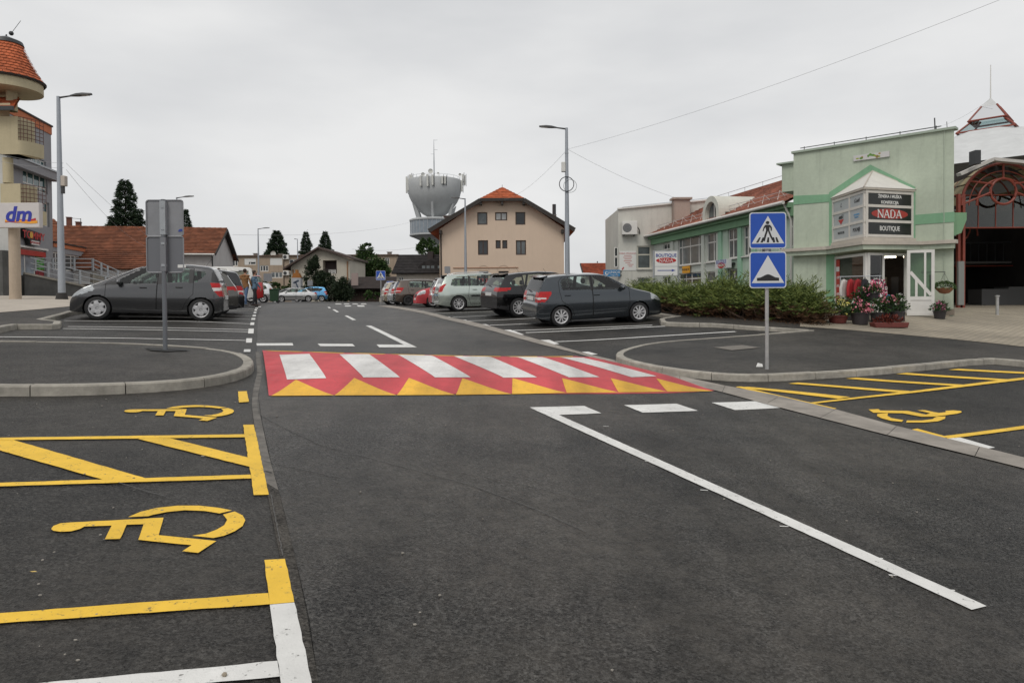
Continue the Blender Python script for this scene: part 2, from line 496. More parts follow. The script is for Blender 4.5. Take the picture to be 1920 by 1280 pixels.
def drape(name, poly, dz, m, parent=None, step=0.5, extra=None):
    """a sheet that follows the ground"""
    xs = [p[0] for p in poly]; ys = [p[1] for p in poly]
    cx = np.arange(math.floor(min(xs) / step) * step, max(xs), step)[1:]
    cy = np.arange(math.floor(min(ys) / step) * step, max(ys), step)[1:]
    V, F = fill2d(poly, (), cx, cy)
    V = np.array(V)
    Z = hz(V[:, 0], V[:, 1]) + dz
    if extra is not None:
        Z = Z + extra(V[:, 0], V[:, 1])
    mb = MB(); mb.add([(a[0], a[1], z) for a, z in zip(V, Z)], F)
    o = mb.build(name, m, parent)
    me = o.data
    if len(me.polygons) and sum(p.normal.z for p in me.polygons) < 0:
        me.flip_normals()
    return o
def pix(*pts):
    return [gp(*p) for p in pts]
def wall(mb, poly, holes, y=0.0, depth=0.12, mi=0, mi_rev=None):
    """wall in the local xz plane with rectangular openings (x0,z0,x1,z1) and their reveals"""
    V, F = fill2d(poly, holes)
    mb.add([(a, y, b) for a, b in V], F, mi)
    r = mi if mi_rev is None else mi_rev
    for (x0, z0, x1, z1) in holes:
        y1 = y + depth
        mb.quad((x0, y, z0), (x0, y1, z0), (x0, y1, z1), (x0, y, z1), r)
        mb.quad((x1, y, z0), (x1, y, z1), (x1, y1, z1), (x1, y1, z0), r)
        mb.quad((x0, y, z0), (x1, y, z0), (x1, y1, z0), (x0, y1, z0), r)
        mb.quad((x0, y, z1), (x0, y1, z1), (x1, y1, z1), (x1, y, z1), r)
def window(parent, x0, z0, x1, z1, y, fm, gm, xs=(), zs=(), fw=0.05, sill=None, name='window', T=0.05, panes=True):
    """window frame with mullions at fractions xs, transoms at zs; panes are sub-parts"""
    mb = MB()
    X = [x0] + [x0 + (x1 - x0) * a for a in xs] + [x1]
    Z = [z0] + [z0 + (z1 - z0) * a for a in zs] + [z1]
    mb.box(x0, y - T / 2, z0, x0 + fw, y + T / 2, z1); mb.box(x1 - fw, y - T / 2, z0, x1, y + T / 2, z1)
    mb.box(x0 + fw, y - T / 2, z0, x1 - fw, y + T / 2, z0 + fw); mb.box(x0 + fw, y - T / 2, z1 - fw, x1 - fw, y + T / 2, z1)
    for a in X[1:-1]:
        mb.box(a - fw / 2, y - T / 2 - .003, z0 + fw, a + fw / 2, y + T / 2, z1 - fw)
    for a in Z[1:-1]:
        mb.box(x0 + fw, y - T / 2 - .001, a - fw / 2, x1 - fw, y + T / 2, a + fw / 2)
    w = mb.build(name, fm, parent)
    if sill:
        MB().box(x0 - .06, y - .22, z0 - .06, x1 + .06, y - T / 2, z0 - .005).build('sill', sill, w)
    if panes:
        for i in range(len(X) - 1):
            for j in range(len(Z) - 1):
                MB().box(X[i] + fw * .45, y - .006, Z[j] + fw * .45, X[i + 1] - fw * .45, y + .006, Z[j + 1] - fw * .45).build('pane', gm, w)
    return w
def text(name, body, m, parent, loc, size, rot=(R(90), 0, 0), extrude=0.004, align='CENTER', bold=0.0, sx=1.0, shear=0.0):
    c = bpy.data.curves.new(name, 'FONT')
    c.body = body; c.size = size; c.extrude = extrude; c.align_x = align; c.align_y = 'CENTER'
    c.offset = bold; c.shear = shear; c.resolution_u = 3
    o = bpy.data.objects.new(name, c)
    COL.objects.link(o)
    dg = bpy.context.evaluated_depsgraph_get()
    me = bpy.data.meshes.new_from_object(o.evaluated_get(dg))
    bpy.data.objects.remove(o)
    bpy.data.curves.remove(c)
    me.materials.clear(); me.materials.append(m)
    o = link(name, me, parent)
    o.location = loc; o.rotation_euler = rot; o.scale = (sx, 1, 1)
    return o

# ================================================================== GROUND
asph_lot = asphalt('asphalt_parking', (0.021, 0.0202, 0.019), (0.035, 0.0335, 0.031), 0.85, 0.28, 0.5, dusty=0.55)
asph_road = asphalt('asphalt_road', (0.026, 0.0252, 0.024), (0.047, 0.045, 0.042), 0.85, 0.28, 0.44, 0.3, R(21), dusty=0.8)
asph_walk = asphalt('asphalt_pavement', (0.026, 0.0248, 0.0235), (0.043, 0.0405, 0.037), 0.8, 0.32, 0.55, dusty=0.7)
conc = mat('concrete', (0.31, 0.29, 0.25), 0.85, var=0.24, scale=7, bump=0.35, bscale=90, var2=0.26, scale2=1.1, detail=7)
conc_d = mat('concrete_band', (0.27, 0.245, 0.215), 0.85, var=0.2, scale=3, bump=0.25, bscale=90, var2=0.2, scale2=1.1)
joint_m = mat('joint_strip', (0.135, 0.125, 0.112), 0.9, var=0.4, scale=7, bump=0.4, bscale=80, var2=0.2, scale2=1.5)
p_white = paint('paint_white', (0.72, 0.715, 0.69), 0.4)
p_wz = paint('paint_zebra', (0.70, 0.69, 0.67), 0.3, streak=R(21))
p_yellow = paint('paint_yellow', (0.84, 0.53, 0.055), 0.4)
p_red = paint('paint_red', (0.56, 0.070, 0.082), 0.22, streak=R(21))
p_amber = paint('paint_amber', (0.80, 0.45, 0.045), 0.25, streak=R(21))
paver_m = mat('pavers', (0.33, 0.285, 0.225), 0.9, bump=0.3, bscale=30, var=.1, scale=9)
_t = paver_m.node_tree; _b = _t.nodes.new('ShaderNodeTexBrick'); _b.inputs['Scale'].default_value = 1.0; _b.inputs['Brick Width'].default_value = .22; _b.inputs['Row Height'].default_value = .11; _b.inputs['Mortar Size'].default_value = .012
_b.inputs['Color1'].default_value = (.36, .31, .24, 1); _b.inputs['Color2'].default_value = (.27, .235, .19, 1); _b.inputs['Mortar'].default_value = (.13, .12, .08, 1); _b.inputs['Bias'].default_value = -.2
_c = _t.nodes.new('ShaderNodeTexCoord'); _t.links.new(_c.outputs['Object'], _b.inputs['Vector'])
_n = _t.nodes.new('ShaderNodeTexNoise'); _n.inputs['Scale'].default_value = .5; _n.inputs['Detail'].default_value = 5; _t.links.new(_c.outputs['Object'], _n.inputs['Vector'])
_r = _t.nodes.new('ShaderNodeMapRange'); _r.inputs['From Min'].default_value = .3; _r.inputs['From Max'].default_value = .7; _r.inputs['To Min'].default_value = .72; _r.inputs['To Max'].default_value = 1.2; _t.links.new(_n.outputs['Fac'], _r.inputs['Value'])
_m = _t.nodes.new('ShaderNodeMixRGB'); _m.blend_type = 'MULTIPLY'; _m.inputs['Fac'].default_value = 1; _t.links.new(_b.outputs['Color'], _m.inputs['Color1']); _t.links.new(_r.outputs['Result'], _m.inputs['Color2']); _t.links.new(_m.outputs['Color'], _t.nodes['Principled BSDF'].inputs['Base Color'])

def grow(a, b, n, p):
    return [a + (b - a) * (i / n) ** p for i in range(1, n + 1)]
gx = sorted(set(np.round(np.concatenate([np.arange(-16, 18.01, 0.25), grow(-16, -60, 60, 1.15), grow(18, 60, 60, 1.15), grow(-60, -1600, 24, 2.2), grow(60, 1600, 24, 2.2)]), 3)))
gy = sorted(set(np.round(np.concatenate([np.arange(0, 34.01, 0.25), grow(34, 120, 110, 1.15), grow(120, 1800, 22, 2.2), grow(0, -60, 16, 1.8)]), 3)))
GX, GY = np.meshgrid(np.array(gx), np.array(gy))
GZ = hz(GX, GY)
nx_, ny_ = len(gx), len(gy)
gm = bpy.data.meshes.new('ground')
ii = np.arange(nx_ * ny_).reshape(ny_, nx_)
quads = np.stack([ii[:-1, :-1], ii[:-1, 1:], ii[1:, 1:], ii[1:, :-1]], -1).reshape(-1, 4)
gm.from_pydata(np.stack([GX, GY, GZ], -1).reshape(-1, 3).tolist(), [], quads.tolist())
gm.materials.append(asph_lot)
gm.polygons.foreach_set('use_smooth', [True] * len(gm.polygons))
ground = props(link('ground', gm), 'dark new asphalt of the parking bays on both sides of the road', kind='structure')

# road sheet
road_l = [(655, 1500), (617, 1360), (597, 1280), (580, 1160), (560, 1073), (533, 960), (507, 860), (492, 793), (485, 747), (483, 700), (482, 650), (483, 610), (484, 592), (488, 580), (494, 573.5)]
road_r = [(2300, 980), (1920, 879), (1784, 847), (1700, 827), (1590, 798), (1474, 769), (1348, 734.5), (1243, 708), (1150, 684), (1085, 664), (1020, 648), (962, 632), (904, 616), (831, 598.5), (773, 584), (735, 577), (700, 573)]
rl = pix(*road_l); rr = pix(*road_r)
near = [Vector((4.2, 0.3)), Vector((-0.35, 0.3))]
poly = rl[::-1] + [Vector((rl[0].x + .02, 0.3)), Vector((rr[0].x + 2.2, 0.3)), ] + rr
far = [gp(690, 569.5), gp(600, 568.5), gp(520, 570)]
road = drape('road', poly + far, 0.004, asph_road, None, 0.5)
props(road, 'grey asphalt road rising towards the houses between the parking bays', kind='structure')
mz = 0.010
def ragged(P_):
    """the slightly uneven edge of rolled paint"""
    q = []
    for a, b in zip(P_, P_[1:] + P_[:1]):
        L_ = (b - a).length; n = int(L_ / .07); t = (b - a).normalized() if L_ > 1e-6 else Vector((1, 0))
        q.append(a)
        for k in range(1, n):
            q.append(a.lerp(b, k / n) + Vector((-t.y, t.x)) * random.uniform(-.003, .003))
    return q
def mark(name, pts, m, parent=None, dz=mz, px=True, extra=None):
    P_ = pix(*pts) if px else pts
    if m in (p_white, p_yellow) and P_[0].y < 15 and name != 'paint_fleck': P_ = ragged(P_)
    return drape(name, P_, dz, m, parent or road, 0.5, extra)
# joint strip of lighter mortar along the left edge of the road
jl = [(585, 1360), (560, 1220), (543, 1130), (518, 1010), (497, 905), (480, 820), (472, 760), (474, 735), (482, 700), (479, 660)]
jr = [(611, 1360), (590, 1240), (573, 1140), (551, 1035), (522, 920), (503, 850), (488, 780), (484, 742), (492, 700), (486, 660)]
mark('joint_strip', jl[4:] + jr[4:][::-1], joint_m, ground, 0.0075)
mark('joint_strip', jl[:5] + jr[:5][::-1], asphalt('asphalt_joint', (.03, .028, .026), (.075, .07, .062), .7, .4, .85, dusty=.8), ground, 0.0075)
# white lines
W = p_white
bars = [[(993, 764.6), (1095.8, 762), (1127.9, 775.8), (1048, 779)], [(1170, 760.4), (1268.5, 757.6), (1308.9, 771), (1205, 774.5)], [(1334, 755.6), (1426, 752.4), (1472.7, 765), (1377.5, 769.5)],
        [(480.8, 644.3), (548.5, 643.8), (550, 648.4), (481.4, 648.7)], [(594.9, 644.8), (660.5, 645.3), (666, 649.7), (600.6, 649.5)], [(705.6, 646.4), (762, 646.9), (782, 651.6), (711.3, 651.8)]]
for b in bars:
    mark('stop_bar', b, W)
mark('centre_line', [(993.5, 765.2), (1048, 779.1), (1850, 1139), (1822, 1146)], W, dz=mz + .001)
mark('centre_line', [(685.3, 610.9), (695.7, 610.9), (781.5, 651.5), (758, 647.2)], W, dz=mz + .001)
for b in ([(645.6, 592.2), (651.3, 591.8), (668, 600.1), (661, 600.6)], [(623, 580.4), (627.8, 580.4), (636, 585.2), (631, 585.6)], [(613.8, 575.7), (617.5, 575.7), (621, 577.8), (616.5, 578)]):
    mark('centre_dash', b, W)
# little flecks where the stencil of the centre line bled
for (x, y) in ((1136, 800), (1215, 866), (1320, 920), (1395, 945), (1470, 988), (1535, 1000), (1646, 1048), (1676, 1080), (1780, 1108)):
    g = gp(x, y)
    mark('paint_fleck', [g + Vector((-.03, -.008)), g + Vector((.03, -.006)), g + Vector((.035, .008)), g + Vector((-.03, .008))], W, dz=mz - .002, px=False)
for (x0, x1, y0, y1) in ((628, 639, 569.2, 570.6), (644, 654, 569.2, 570.6), (660, 670, 569.2, 570.6), (676, 686, 569.2, 570.6), (645.6, 657, 573, 574.6), (669, 682, 572.6, 575)):
    mark('far_crossing_bar', [(x0, y0), (x1, y0), (x1 + 2, y1), (x0 + 2, y1)], W)
# bay lines, left
def stripe(a, b, w, name='bay_line', m=W, dz=mz, parent=None):
    a, b = gp(*a), gp(*b)
    d = (b - a).normalized(); n = Vector((-d.y, d.x)) * (w / 2)
    return mark(name, [a - n, b - n, b + n, a + n], m, parent or ground, dz, False)
for a, b in (((120, 601.7), (470, 607.7)), ((127, 612.7), (465, 618.7)), ((118, 616.7), (467, 622.7)), ((-120, 631.6), (463, 639)), ((213, 594), (470, 599.3)), ((300, 590), (472, 593.3)), ((340, 585.4), (474, 587.6)), ((380, 581.2), (476, 583)), ((400, 578), (478, 579.6))):
    stripe(a, b, 0.10)
for (x0, x1, y0, y1) in ((456.7, 470, 655.7, 660.7), (461, 472.7, 635, 643.3), (465, 476, 616.7, 626), (469, 477, 605, 610), (470.7, 479, 596.7, 600.3), (473, 480, 590.7, 594), (475, 481, 585, 588), (476.7, 482, 580.7, 582.9), (478, 484, 577.6, 579.2), (484, 490, 574.6, 576)):
    mark('edge_dash', [(x0, y1), (x0 + 1, y0), (x1, y0), (x1 - .6, y1)], W, ground, mz + .002)
# bay lines, right
for a, b in (((1041, 641.2), (1379, 622)), ((985.8, 624), (1247, 612)), ((962.5, 620), (1223, 610)), ((918.7, 610), (1153, 600)), ((878, 602), (1060, 594)), ((848.7, 595), (990, 588)), ((816.6, 588), (924.5, 584)), ((790, 582.5), (916, 578)), ((773, 579.6), (850, 576))):
    stripe(a, b, 0.11)
for q in ([(1012, 638), (1030, 637.6), (1049, 645.6), (1034, 646.4)], [(942, 619.2), (957, 618.6), (983, 628), (966, 629)], [(898, 608.4), (911, 608.2), (920.5, 612.2), (908, 612.8)], [(862, 600), (873, 600), (881, 603.6), (869, 604)], [(834, 594.2), (843, 594.2), (849, 597.2), (839, 597.4)], [(802, 587.6), (812, 587.6), (821, 590.6), (810, 591)], [(780, 583), (788, 583), (792, 585), (784, 585.2)], [(765, 580.4), (772, 580.4), (776, 582), (768, 582)], [(1091, 660.5), (1103, 660), (1121, 665), (1107, 666)], [(1778, 823.5), (1800, 821.5), (1866, 840.5), (1850, 843)]):
    mark('edge_dash', q, W, ground, mz + .002)
# near left bays: yellow
Yl = p_yellow
mark('edge_dash', [(446, 735), (462.7, 734.3), (466.7, 754.3), (448.3, 755.7)], Yl, ground)
mark('bay_edge', [(456, 797.7), (476, 797.3), (504, 929.3), (475.7, 930)], Yl, ground)
mark('bay_line', [(-330, 827), (0, 822.3), (458.8, 815.7), (459.8, 821.3), (0, 827), (-330, 832)], Yl, ground, mz + .001)
mark('bay_line', [(-330, 918), (0, 907.3), (469.8, 891.7), (471.2, 899), (0, 914), (-330, 925)], Yl, ground, mz + .001)
mark('hatch_bar', [(251.7, 822.5), (313.3, 821.6), (465.2, 859), (468.4, 876.7)], Yl, ground, mz - .001)
mark('hatch_bar', [(-65, 827.4), (25, 826), (276.7, 899.3), (196.7, 902)], Yl, ground, mz - .001)
mark('hatch_bar', [(-350, 833), (-280, 832), (-60, 912.5), (-130, 915)], Yl, ground, mz - .001)
mark('bay_edge', [(495.7, 1052.3), (534.3, 1050), (551.7, 1131.7), (505, 1136)], Yl, ground)
mark('bay_line', [(-330, 1181), (0, 1153), (503, 1115), (505.5, 1136), (0, 1172), (-330, 1197)], Yl, ground, mz + .001)
mark('bay_edge', [(506, 1136.6), (551.9, 1132.4), (583.3, 1275), (607, 1390), (542, 1390), (525, 1272)], W, ground)
mark('bay_line', [(-300, 1322), (143, 1278.3), (520, 1242.7), (525, 1272), (100, 1311), (-300, 1350)], W, ground, mz + .001)
# wheelchair symbols
SYM = [[(720, 335), (790, 305), (880, 283), (1000, 270), (1120, 270), (1230, 282), (1305, 297), (1235, 314), (1150, 300), (1040, 296), (940, 306), (860, 322), (835, 330)],
       [(1255, 320), (1320, 303), (1365, 325), (1380, 352), (1365, 385), (1320, 415), (1260, 440), (1200, 453), (1080, 440), (1160, 428), (1220, 405), (1262, 380), (1278, 350)],
       [(288, 402), (300, 385), (340, 370), (400, 365), (920, 338), (893, 437), (1217, 470), (1115, 537), (1025, 528), (1078, 493), (778, 463), (808, 375), (712, 378), (675, 458), (590, 460), (628, 383), (475, 388), (450, 402), (400, 415), (340, 418), (300, 412)]]
near_ref = gp(460, 977.5); far_ref = gp(439, 772)
for k in (0, 1):
    s = None
    for q in SYM:
        P_ = [gp(x / 3, 860 + y / 3) for x, y in q]
        if k: P_ = [p - near_ref + far_ref for p in P_]
        o = mark('wheelchair_symbol' if s is None else 'symbol_stroke', P_, Yl, ground if s is None else s, mz, False)
        s = s or o
# near right bays: yellow
for q in ([(1379, 726), (1390, 725.5), (1569, 767), (1557, 770)], [(1513, 756.5), (1520, 758.2), (1888, 716.5), (1960, 708), (1940, 706.5), (1900, 710.6)],
          [(1379, 727), (1402, 726), (1594, 745), (1572, 748.5)], [(1478, 720), (1496, 718), (1707, 734), (1690, 737)], [(1586, 710.5), (1606, 708.6), (1818, 722.5), (1806, 725)], [(1680, 701.6), (1700, 699.6), (1905, 712.5), (1892, 715)], [(1778, 694), (1797, 692), (1980, 701), (1975, 704)],
          [(1705, 807), (1720, 804.5), (1776, 820), (1768, 823.5)], [(1770, 818.5), (1777, 823.5), (1920, 805), (2080, 785), (2080, 779), (1920, 799)]):
    mark('bay_line' if q[0][0] != 1705 else 'bay_edge', q, Yl, ground, mz + random.uniform(0, .002))
def zz5(q): return [(1300 + x / 3.097, 640 + y / 3.097) for x, y in q]
s = None
for q in ([(1018, 398), (1075, 396), (1085, 404), (1245, 406), (1350, 428), (1375, 420), (1300, 403), (1345, 402), (1425, 418), (1465, 414), (1465, 406), (1510, 403), (1555, 407), (1558, 415), (1530, 423), (1400, 440), (1325, 440), (1215, 420), (1045, 417)],
          [(1068, 424), (1130, 420), (1126, 434), (1150, 448), (1220, 460), (1210, 470), (1150, 464), (1095, 450), (1066, 436)],
          [(1240, 462), (1330, 462), (1390, 454), (1412, 440), (1465, 438), (1462, 452), (1420, 467), (1340, 474), (1235, 474)]):
    o = mark('wheelchair_symbol' if s is None else 'symbol_stroke', zz5(q), Yl, ground if s is None else s)
    s = s or o
# flush concrete band along the right edge of the road, cast in lengths
bu = [(2300, 955), (1920, 860), (1778, 824), (1700, 805), (1610, 782), (1526, 756), (1374, 727), (1262, 703), (1172, 681), (1121, 669), (1079, 658), (1006, 636), (948, 620), (881, 603), (837, 594), (782, 581), (729, 573)]
A = pix(*[p for p in road_r if p[0] not in (735, 700)] + [(706, 574)]); B = pix(*bu)
def resample(P_, n):
    L = [0]
    for a, b in zip(P_, P_[1:]): L.append(L[-1] + (b - a).length)
    outp = []
    for i in range(n + 1):
        t = L[-1] * i / n
        k = max(j for j in range(len(L)) if L[j] <= t + 1e-9)
        if k >= len(P_) - 1: outp.append(P_[-1].copy()); continue
        outp.append(P_[k].lerp(P_[k + 1], (t - L[k]) / max(1e-9, L[k + 1] - L[k])))
    return outp
NB = 36
A2, B2 = resample(A, NB), resample(B, NB)
for i in range(NB):
    a0, a1, b0, b1 = A2[i], A2[i + 1], B2[i], B2[i + 1]
    g = 0.004
    mark('gutter_slab', [a0.lerp(a1, g), a0.lerp(a1, 1 - g), b0.lerp(b1, 1 - g), b0.lerp(b1, g)], conc_d, ground, 0.014 + 0.002 * random.random(), False)

# ------------------------------------------------------------------ raised crossing
hc = [gp(504, 742.6), gp(1340, 732.8), gp(1080, 668), gp(491.8, 657.3)]
HUMP_H = 0.07
def hump_uv(x, y):
    """bilinear coordinates of a point on the crossing (vectorised, few newton steps)"""
    a, b, c, d = [np.array((p.x, p.y)) for p in hc]
    x = np.asarray(x, float); y = np.asarray(y, float)
    u = np.full(x.shape, .5); v = np.full(x.shape, .5)
    for _ in range(8):
        px = a[0]*(1-u)*(1-v) + b[0]*u*(1-v) + c[0]*u*v + d[0]*(1-u)*v - x
        py = a[1]*(1-u)*(1-v) + b[1]*u*(1-v) + c[1]*u*v + d[1]*(1-u)*v - y
        xu = (b[0]-a[0])*(1-v) + (c[0]-d[0])*v; xv = (d[0]-a[0])*(1-u) + (c[0]-b[0])*u
        yu = (b[1]-a[1])*(1-v) + (c[1]-d[1])*v; yv = (d[1]-a[1])*(1-u) + (c[1]-b[1])*u
        D = xu * yv - xv * yu
        D = np.where(np.abs(D) < 1e-6, 1e-6, D)
        u = np.clip(u - (px * yv - xv * py) / D, -3, 4); v = np.clip(v - (xu * py - px * yu) / D, -3, 4)
    return u, v
def hump(x, y):
    u, v = hump_uv(x, y)
    r = np.clip(np.minimum(v / 0.26, (1 - v) / 0.2), 0, 1)
    r = r * r * (3 - 2 * r)
    e = np.clip(np.minimum(u + .02, 1.02 - u) / 0.03, 0, 1)
    return HUMP_H * r * e
def hp(px, py):
    return gp(px, py, 0.01, hump)
crossing = drape('raised_crossing', hc, 0.008, p_red, None, 0.2, hump)
props(crossing, 'raised red speed table with white zebra bars and yellow triangles across the road', 'speed hump')
bx = [508.2, 626.7, 743.9, 854.5, 960, 1062.8, 1160, 1251.6, 1336]
by = [742, 741.2, 740.8, 740.2, 738.8, 736.4, 735.4, 734, 732.9]
ax_ = [555, 664.4, 766.8, 867, 961, 1053.6, 1144.8, 1230.7]
ay = [711.8, 708.6, 708.4, 709, 708.9, 708.9, 708.9, 709.4]
for i in range(8):
    P_ = [hp(bx[i], by[i]), hp(bx[i + 1], by[i + 1]), hp(ax_[i], ay[i])]
    drape('yellow_triangle', P_, 0.0125, p_amber, crossing, 0.2, hump)
for q in ([(523.8, 665), (579.8, 663.3), (611.6, 708.9), (538, 711.5)], [(636.3, 664), (691.8, 664), (749.6, 707.3), (681.4, 707.6)], [(745.7, 665), (798.5, 666), (882.4, 707.3), (815.5, 707.6)],
          [(850.6, 667.7), (902.7, 667.7), (1006.8, 707.3), (944, 708)], [(952, 668.5), (1000, 669), (1124, 706.8), (1066.7, 707.3)], [(1048.4, 669.5), (1093, 670.3), (1231, 705.2), (1183.9, 707)]):
    drape('zebra_bar', [hp(*p) for p in q], 0.0125, p_wz, crossing, 0.2, hump)
def bz(u, v):
    a = hc[0].lerp(hc[1], u); b = hc[3].lerp(hc[2], u)
    return a.lerp(b, v)
for i in range(8):
    drape('yellow_triangle', [bz(.005 + i * .124, .995), bz(.118 + i * .124, .995), bz(.08 + i * .124, .875)], 0.0125, p_amber, crossing, 0.2, hump)

# ------------------------------------------------------------------ pavements and kerbs
KH, KW = 0.12, 0.15
def offset(P_, d):
    outp = []
    for i, p in enumerate(P_):
        a = P_[max(0, i - 1)]; b = P_[min(len(P_) - 1, i + 1)]
        t = (b - a).normalized()
        outp.append(p + Vector((-t.y, t.x)) * d)
    return outp
def smooth_path(P_, it=2):
    for _ in range(it):
        q = [P_[0]]
        for a, b in zip(P_, P_[1:]):
            q += [a.lerp(b, .25), a.lerp(b, .75)]
        q.append(P_[-1]); P_ = q
    return P_
def kerb(parent, P_, side=1, h=KH, w=KW, length=0.95, m=None, name='kerb_stone'):
    """a row of kerb stones; the kerb face is on the line P_, the stone lies on the side given"""
    m = m or conc
    tot = sum((b - a).length for a, b in zip(P_, P_[1:]))
    n = max(1, round(tot / length))
    sub = 3
    Q = resample(P_, n * sub)
    I = offset(Q, w * side)
    for i in range(n):
        q = Q[i * sub:(i + 1) * sub + 1]; r = I[i * sub:(i + 1) * sub + 1]
        q = [x.copy() for x in q]; r = [x.copy() for x in r]
        g = 0.006
        t = (q[1] - q[0]).normalized() * g; q[0] += t; r[0] += t
        t = (q[-1] - q[-2]).normalized() * g; q[-1] -= t; r[-1] -= t
        dz = random.uniform(-.006, .006)
        mb = MB(); b0 = 0
        for a, c in zip(q, r):
            z = hgt(a.x, a.y) + dz
            e = a.lerp(c, 0.13)
            mb.v += [(a.x, a.y, z - .06), (a.x + (c.x - a.x) * .03, a.y + (c.y - a.y) * .03, z + h - .02), (e.x, e.y, z + h), (c.x, c.y, z + h), (c.x, c.y, z - .06)]
        for k in range(len(q) - 1):
            for j in range(4):
                mb.f.append([k * 5 + j, k * 5 + j + 1, k * 5 + j + 6, k * 5 + j + 5]); mb.m.append(0)
        mb.f.append([0, 1, 2, 3, 4]); mb.m.append(0)
        e = (len(q) - 1) * 5
        mb.f.append([e + 4, e + 3, e + 2, e + 1, e]); mb.m.append(0)
        mb.build(name, m, parent)
    return offset(Q, w * side * .96)
# left island with the sign pole
il = [(-330, 741), (-100, 742.5), (40, 743), (157, 742), (310, 734.5), (393, 725.5), (443, 715), (470, 704), (478.5, 693), (468, 681.5), (440, 670.5), (385, 663.5), (310, 659), (240, 655.5), (120, 653), (0, 652), (-150, 651), (-330, 650)]
IL = smooth_path(pix(*il), 1)
pav_l = bpy.data.objects.new('tmp', None)
def pavement(name, line, closing, label, side, h=KH, m=None):
    inner = offset(line, KW * side * .97)
    o = drape(name, inner + closing, h - 0.008, m or asph_walk, None, 0.5)
    return props(o, label, kind='structure')
bpy.data.objects.remove(pav_l)
isl = pavement('pavement_left', IL, [], 'kerbed asphalt island with the grey sign pole left of the crossing', 1)
kerb(isl, IL, 1)
# right pavement: one kerb line from the near corner round the nose and back along the bays to the far cars
ir = [(2300, 712), (2060, 700), (1920, 688.5), (1858, 681), (1720, 696.5), (1587, 707.5), (1474, 715), (1400, 716.5), (1335, 713), (1243, 702), (1185, 690), (1160, 682.5), (1153, 676), (1158, 669), (1186, 658), (1238, 649), (1316, 643), (1400, 637), (1460, 632), (1518, 627)]
IR = pix(*ir)
IR = smooth_path(IR, 1)
ib = [(1516, 626.2), (1476, 623), (1400, 618.5), (1335, 613.5), (1285, 613), (1240, 611), (1236, 604), (1270, 599)]
IB = pix(*ib)
i3 = [(1262, 598.5), (1236, 594), (1150, 583), (1060, 577), (985, 574), (900, 571)]
I3 = pix(*i3)
back = [Vector((-1, 48)), Vector((14, 60)), Vector((30, 50)), Vector((34, 20)), Vector((20, 12.6))]
isr = pavement('pavement_right', IR + IB + I3, back[:], 'asphalt pavement with pale kerb running past the hedge to the shop', -1)
kerb(isr, IR, -1); kerb(isr, IB, -1); kerb(isr, I3, -1)
# manhole cover plate on the pavement
P_ = pix((1337, 661.5), (1392, 657), (1426, 662), (1372, 667.5))
drape('manhole_cover', P_, KH + .004, mat('cover_plate', (0.16, 0.145, 0.125), 0.8, var=.25, scale=20, bump=.4, bscale=60), isr, 0.5)
# paved square in front of the shop
def plaza(name, poly, label, m, h):
    o = drape(name, poly, h, m, None, 0.5)
    return props(o, label, kind='structure')
sq = [gp(x, y, KH) for x, y in ((1500, 612), (1600, 619), (1690, 627), (1780, 635), (1860, 643), (1920, 650), (2200, 682))] + [Vector((30, 22)), Vector((30, 42)), Vector((15, 36)), Vector((10.4, 26.8)), gp(1500, 606, KH)]
plaza('paved_square', sq, 'beige block paving in front of the shop and the market hall', paver_m, KH + 0.002)
# left pavement past the bays
ll = [(-330, 640), (-150, 634), (0, 624.5), (20, 620), (33, 617.5), (113, 617.5), (116, 611), (80, 607), (140, 590), (200, 582.5), (300, 578), (380, 575), (430, 572.5)]
LLp = pix(*ll)
back = [Vector((-20, 46)), Vector((-60, 60)), Vector((-60, 8))]
wl = pavement('sidewalk_left', LLp, back, 'asphalt sidewalk beyond the left parking bays', 1)
kerb(wl, LLp, 1)
lp = [gp(x, y, KH) for x, y in ((-330, 596), (0, 585.5), (70, 580), (140, 573.5), (200, 570), (300, 567))] + [Vector((-22, 48)), Vector((-70, 60)), Vector((-70, 12))]
plaza('paved_forecourt', lp, 'pale paved forecourt before the left shops', mat('forecourt', (0.40, 0.355, 0.30), 0.9, var=.1, scale=8, bump=.2, var2=.12, scale2=.5), KH + 0.002)
# pale concrete block paving on the stub of the left pavement
# hairline scratches and chalk lines left by the road workers
chalk = mat('chalk', (0.085, 0.082, 0.078), 0.9, var=.4, scale=30)
for pts, w in (([(483, 750), (486, 778), (520, 797), (600, 835), (700, 862), (880, 910), (1000, 955), (1100, 1000)], .012), ([(494, 866), (560, 880), (638, 897)], .012), ([(222, 907), (270, 922), (310, 933)], .012), ([(497, 885), (510, 888)], .02), ([(508, 930), (530, 1045)], .01), ([(820, 880), (960, 905), (1100, 940), (1300, 995)], .008)):
    w *= .7; Q = resample(pix(*pts), 40)
    Q = [q + Vector((random.uniform(-.003, .003), random.uniform(-.003, .003))) for q in Q]
    U_, D_ = offset(Q, w / 2), offset(Q, -w / 2)
    mark('chalk_line', U_ + D_[::-1], chalk, road, 0.013, False)
# grit and small stones scattered on the near asphalt
grit = MB()
for i in range(420):
    x, y = random.uniform(-6, 6), random.uniform(2.2, 14)
    if random.random() < .4: x = -1.2 - y * .3 + random.uniform(-2.2, .3)
    z = hgt(x, y) + .008; r = random.uniform(.003, .009)
    if hump_uv(x, y)[1] > -.02 and hump_uv(x, y)[1] < 1.05: continue
    grit.ball((x, y, z + r * .3), (r * random.uniform(.8, 1.6), r, r * .6), 5, 3)
g = grit.build('grit', mat('grit', (0.26, 0.24, 0.21), .9, var=.5, scale=3))
props(g, 'scattered small stones and grit lying on the asphalt', 'grit', kind='stuff')

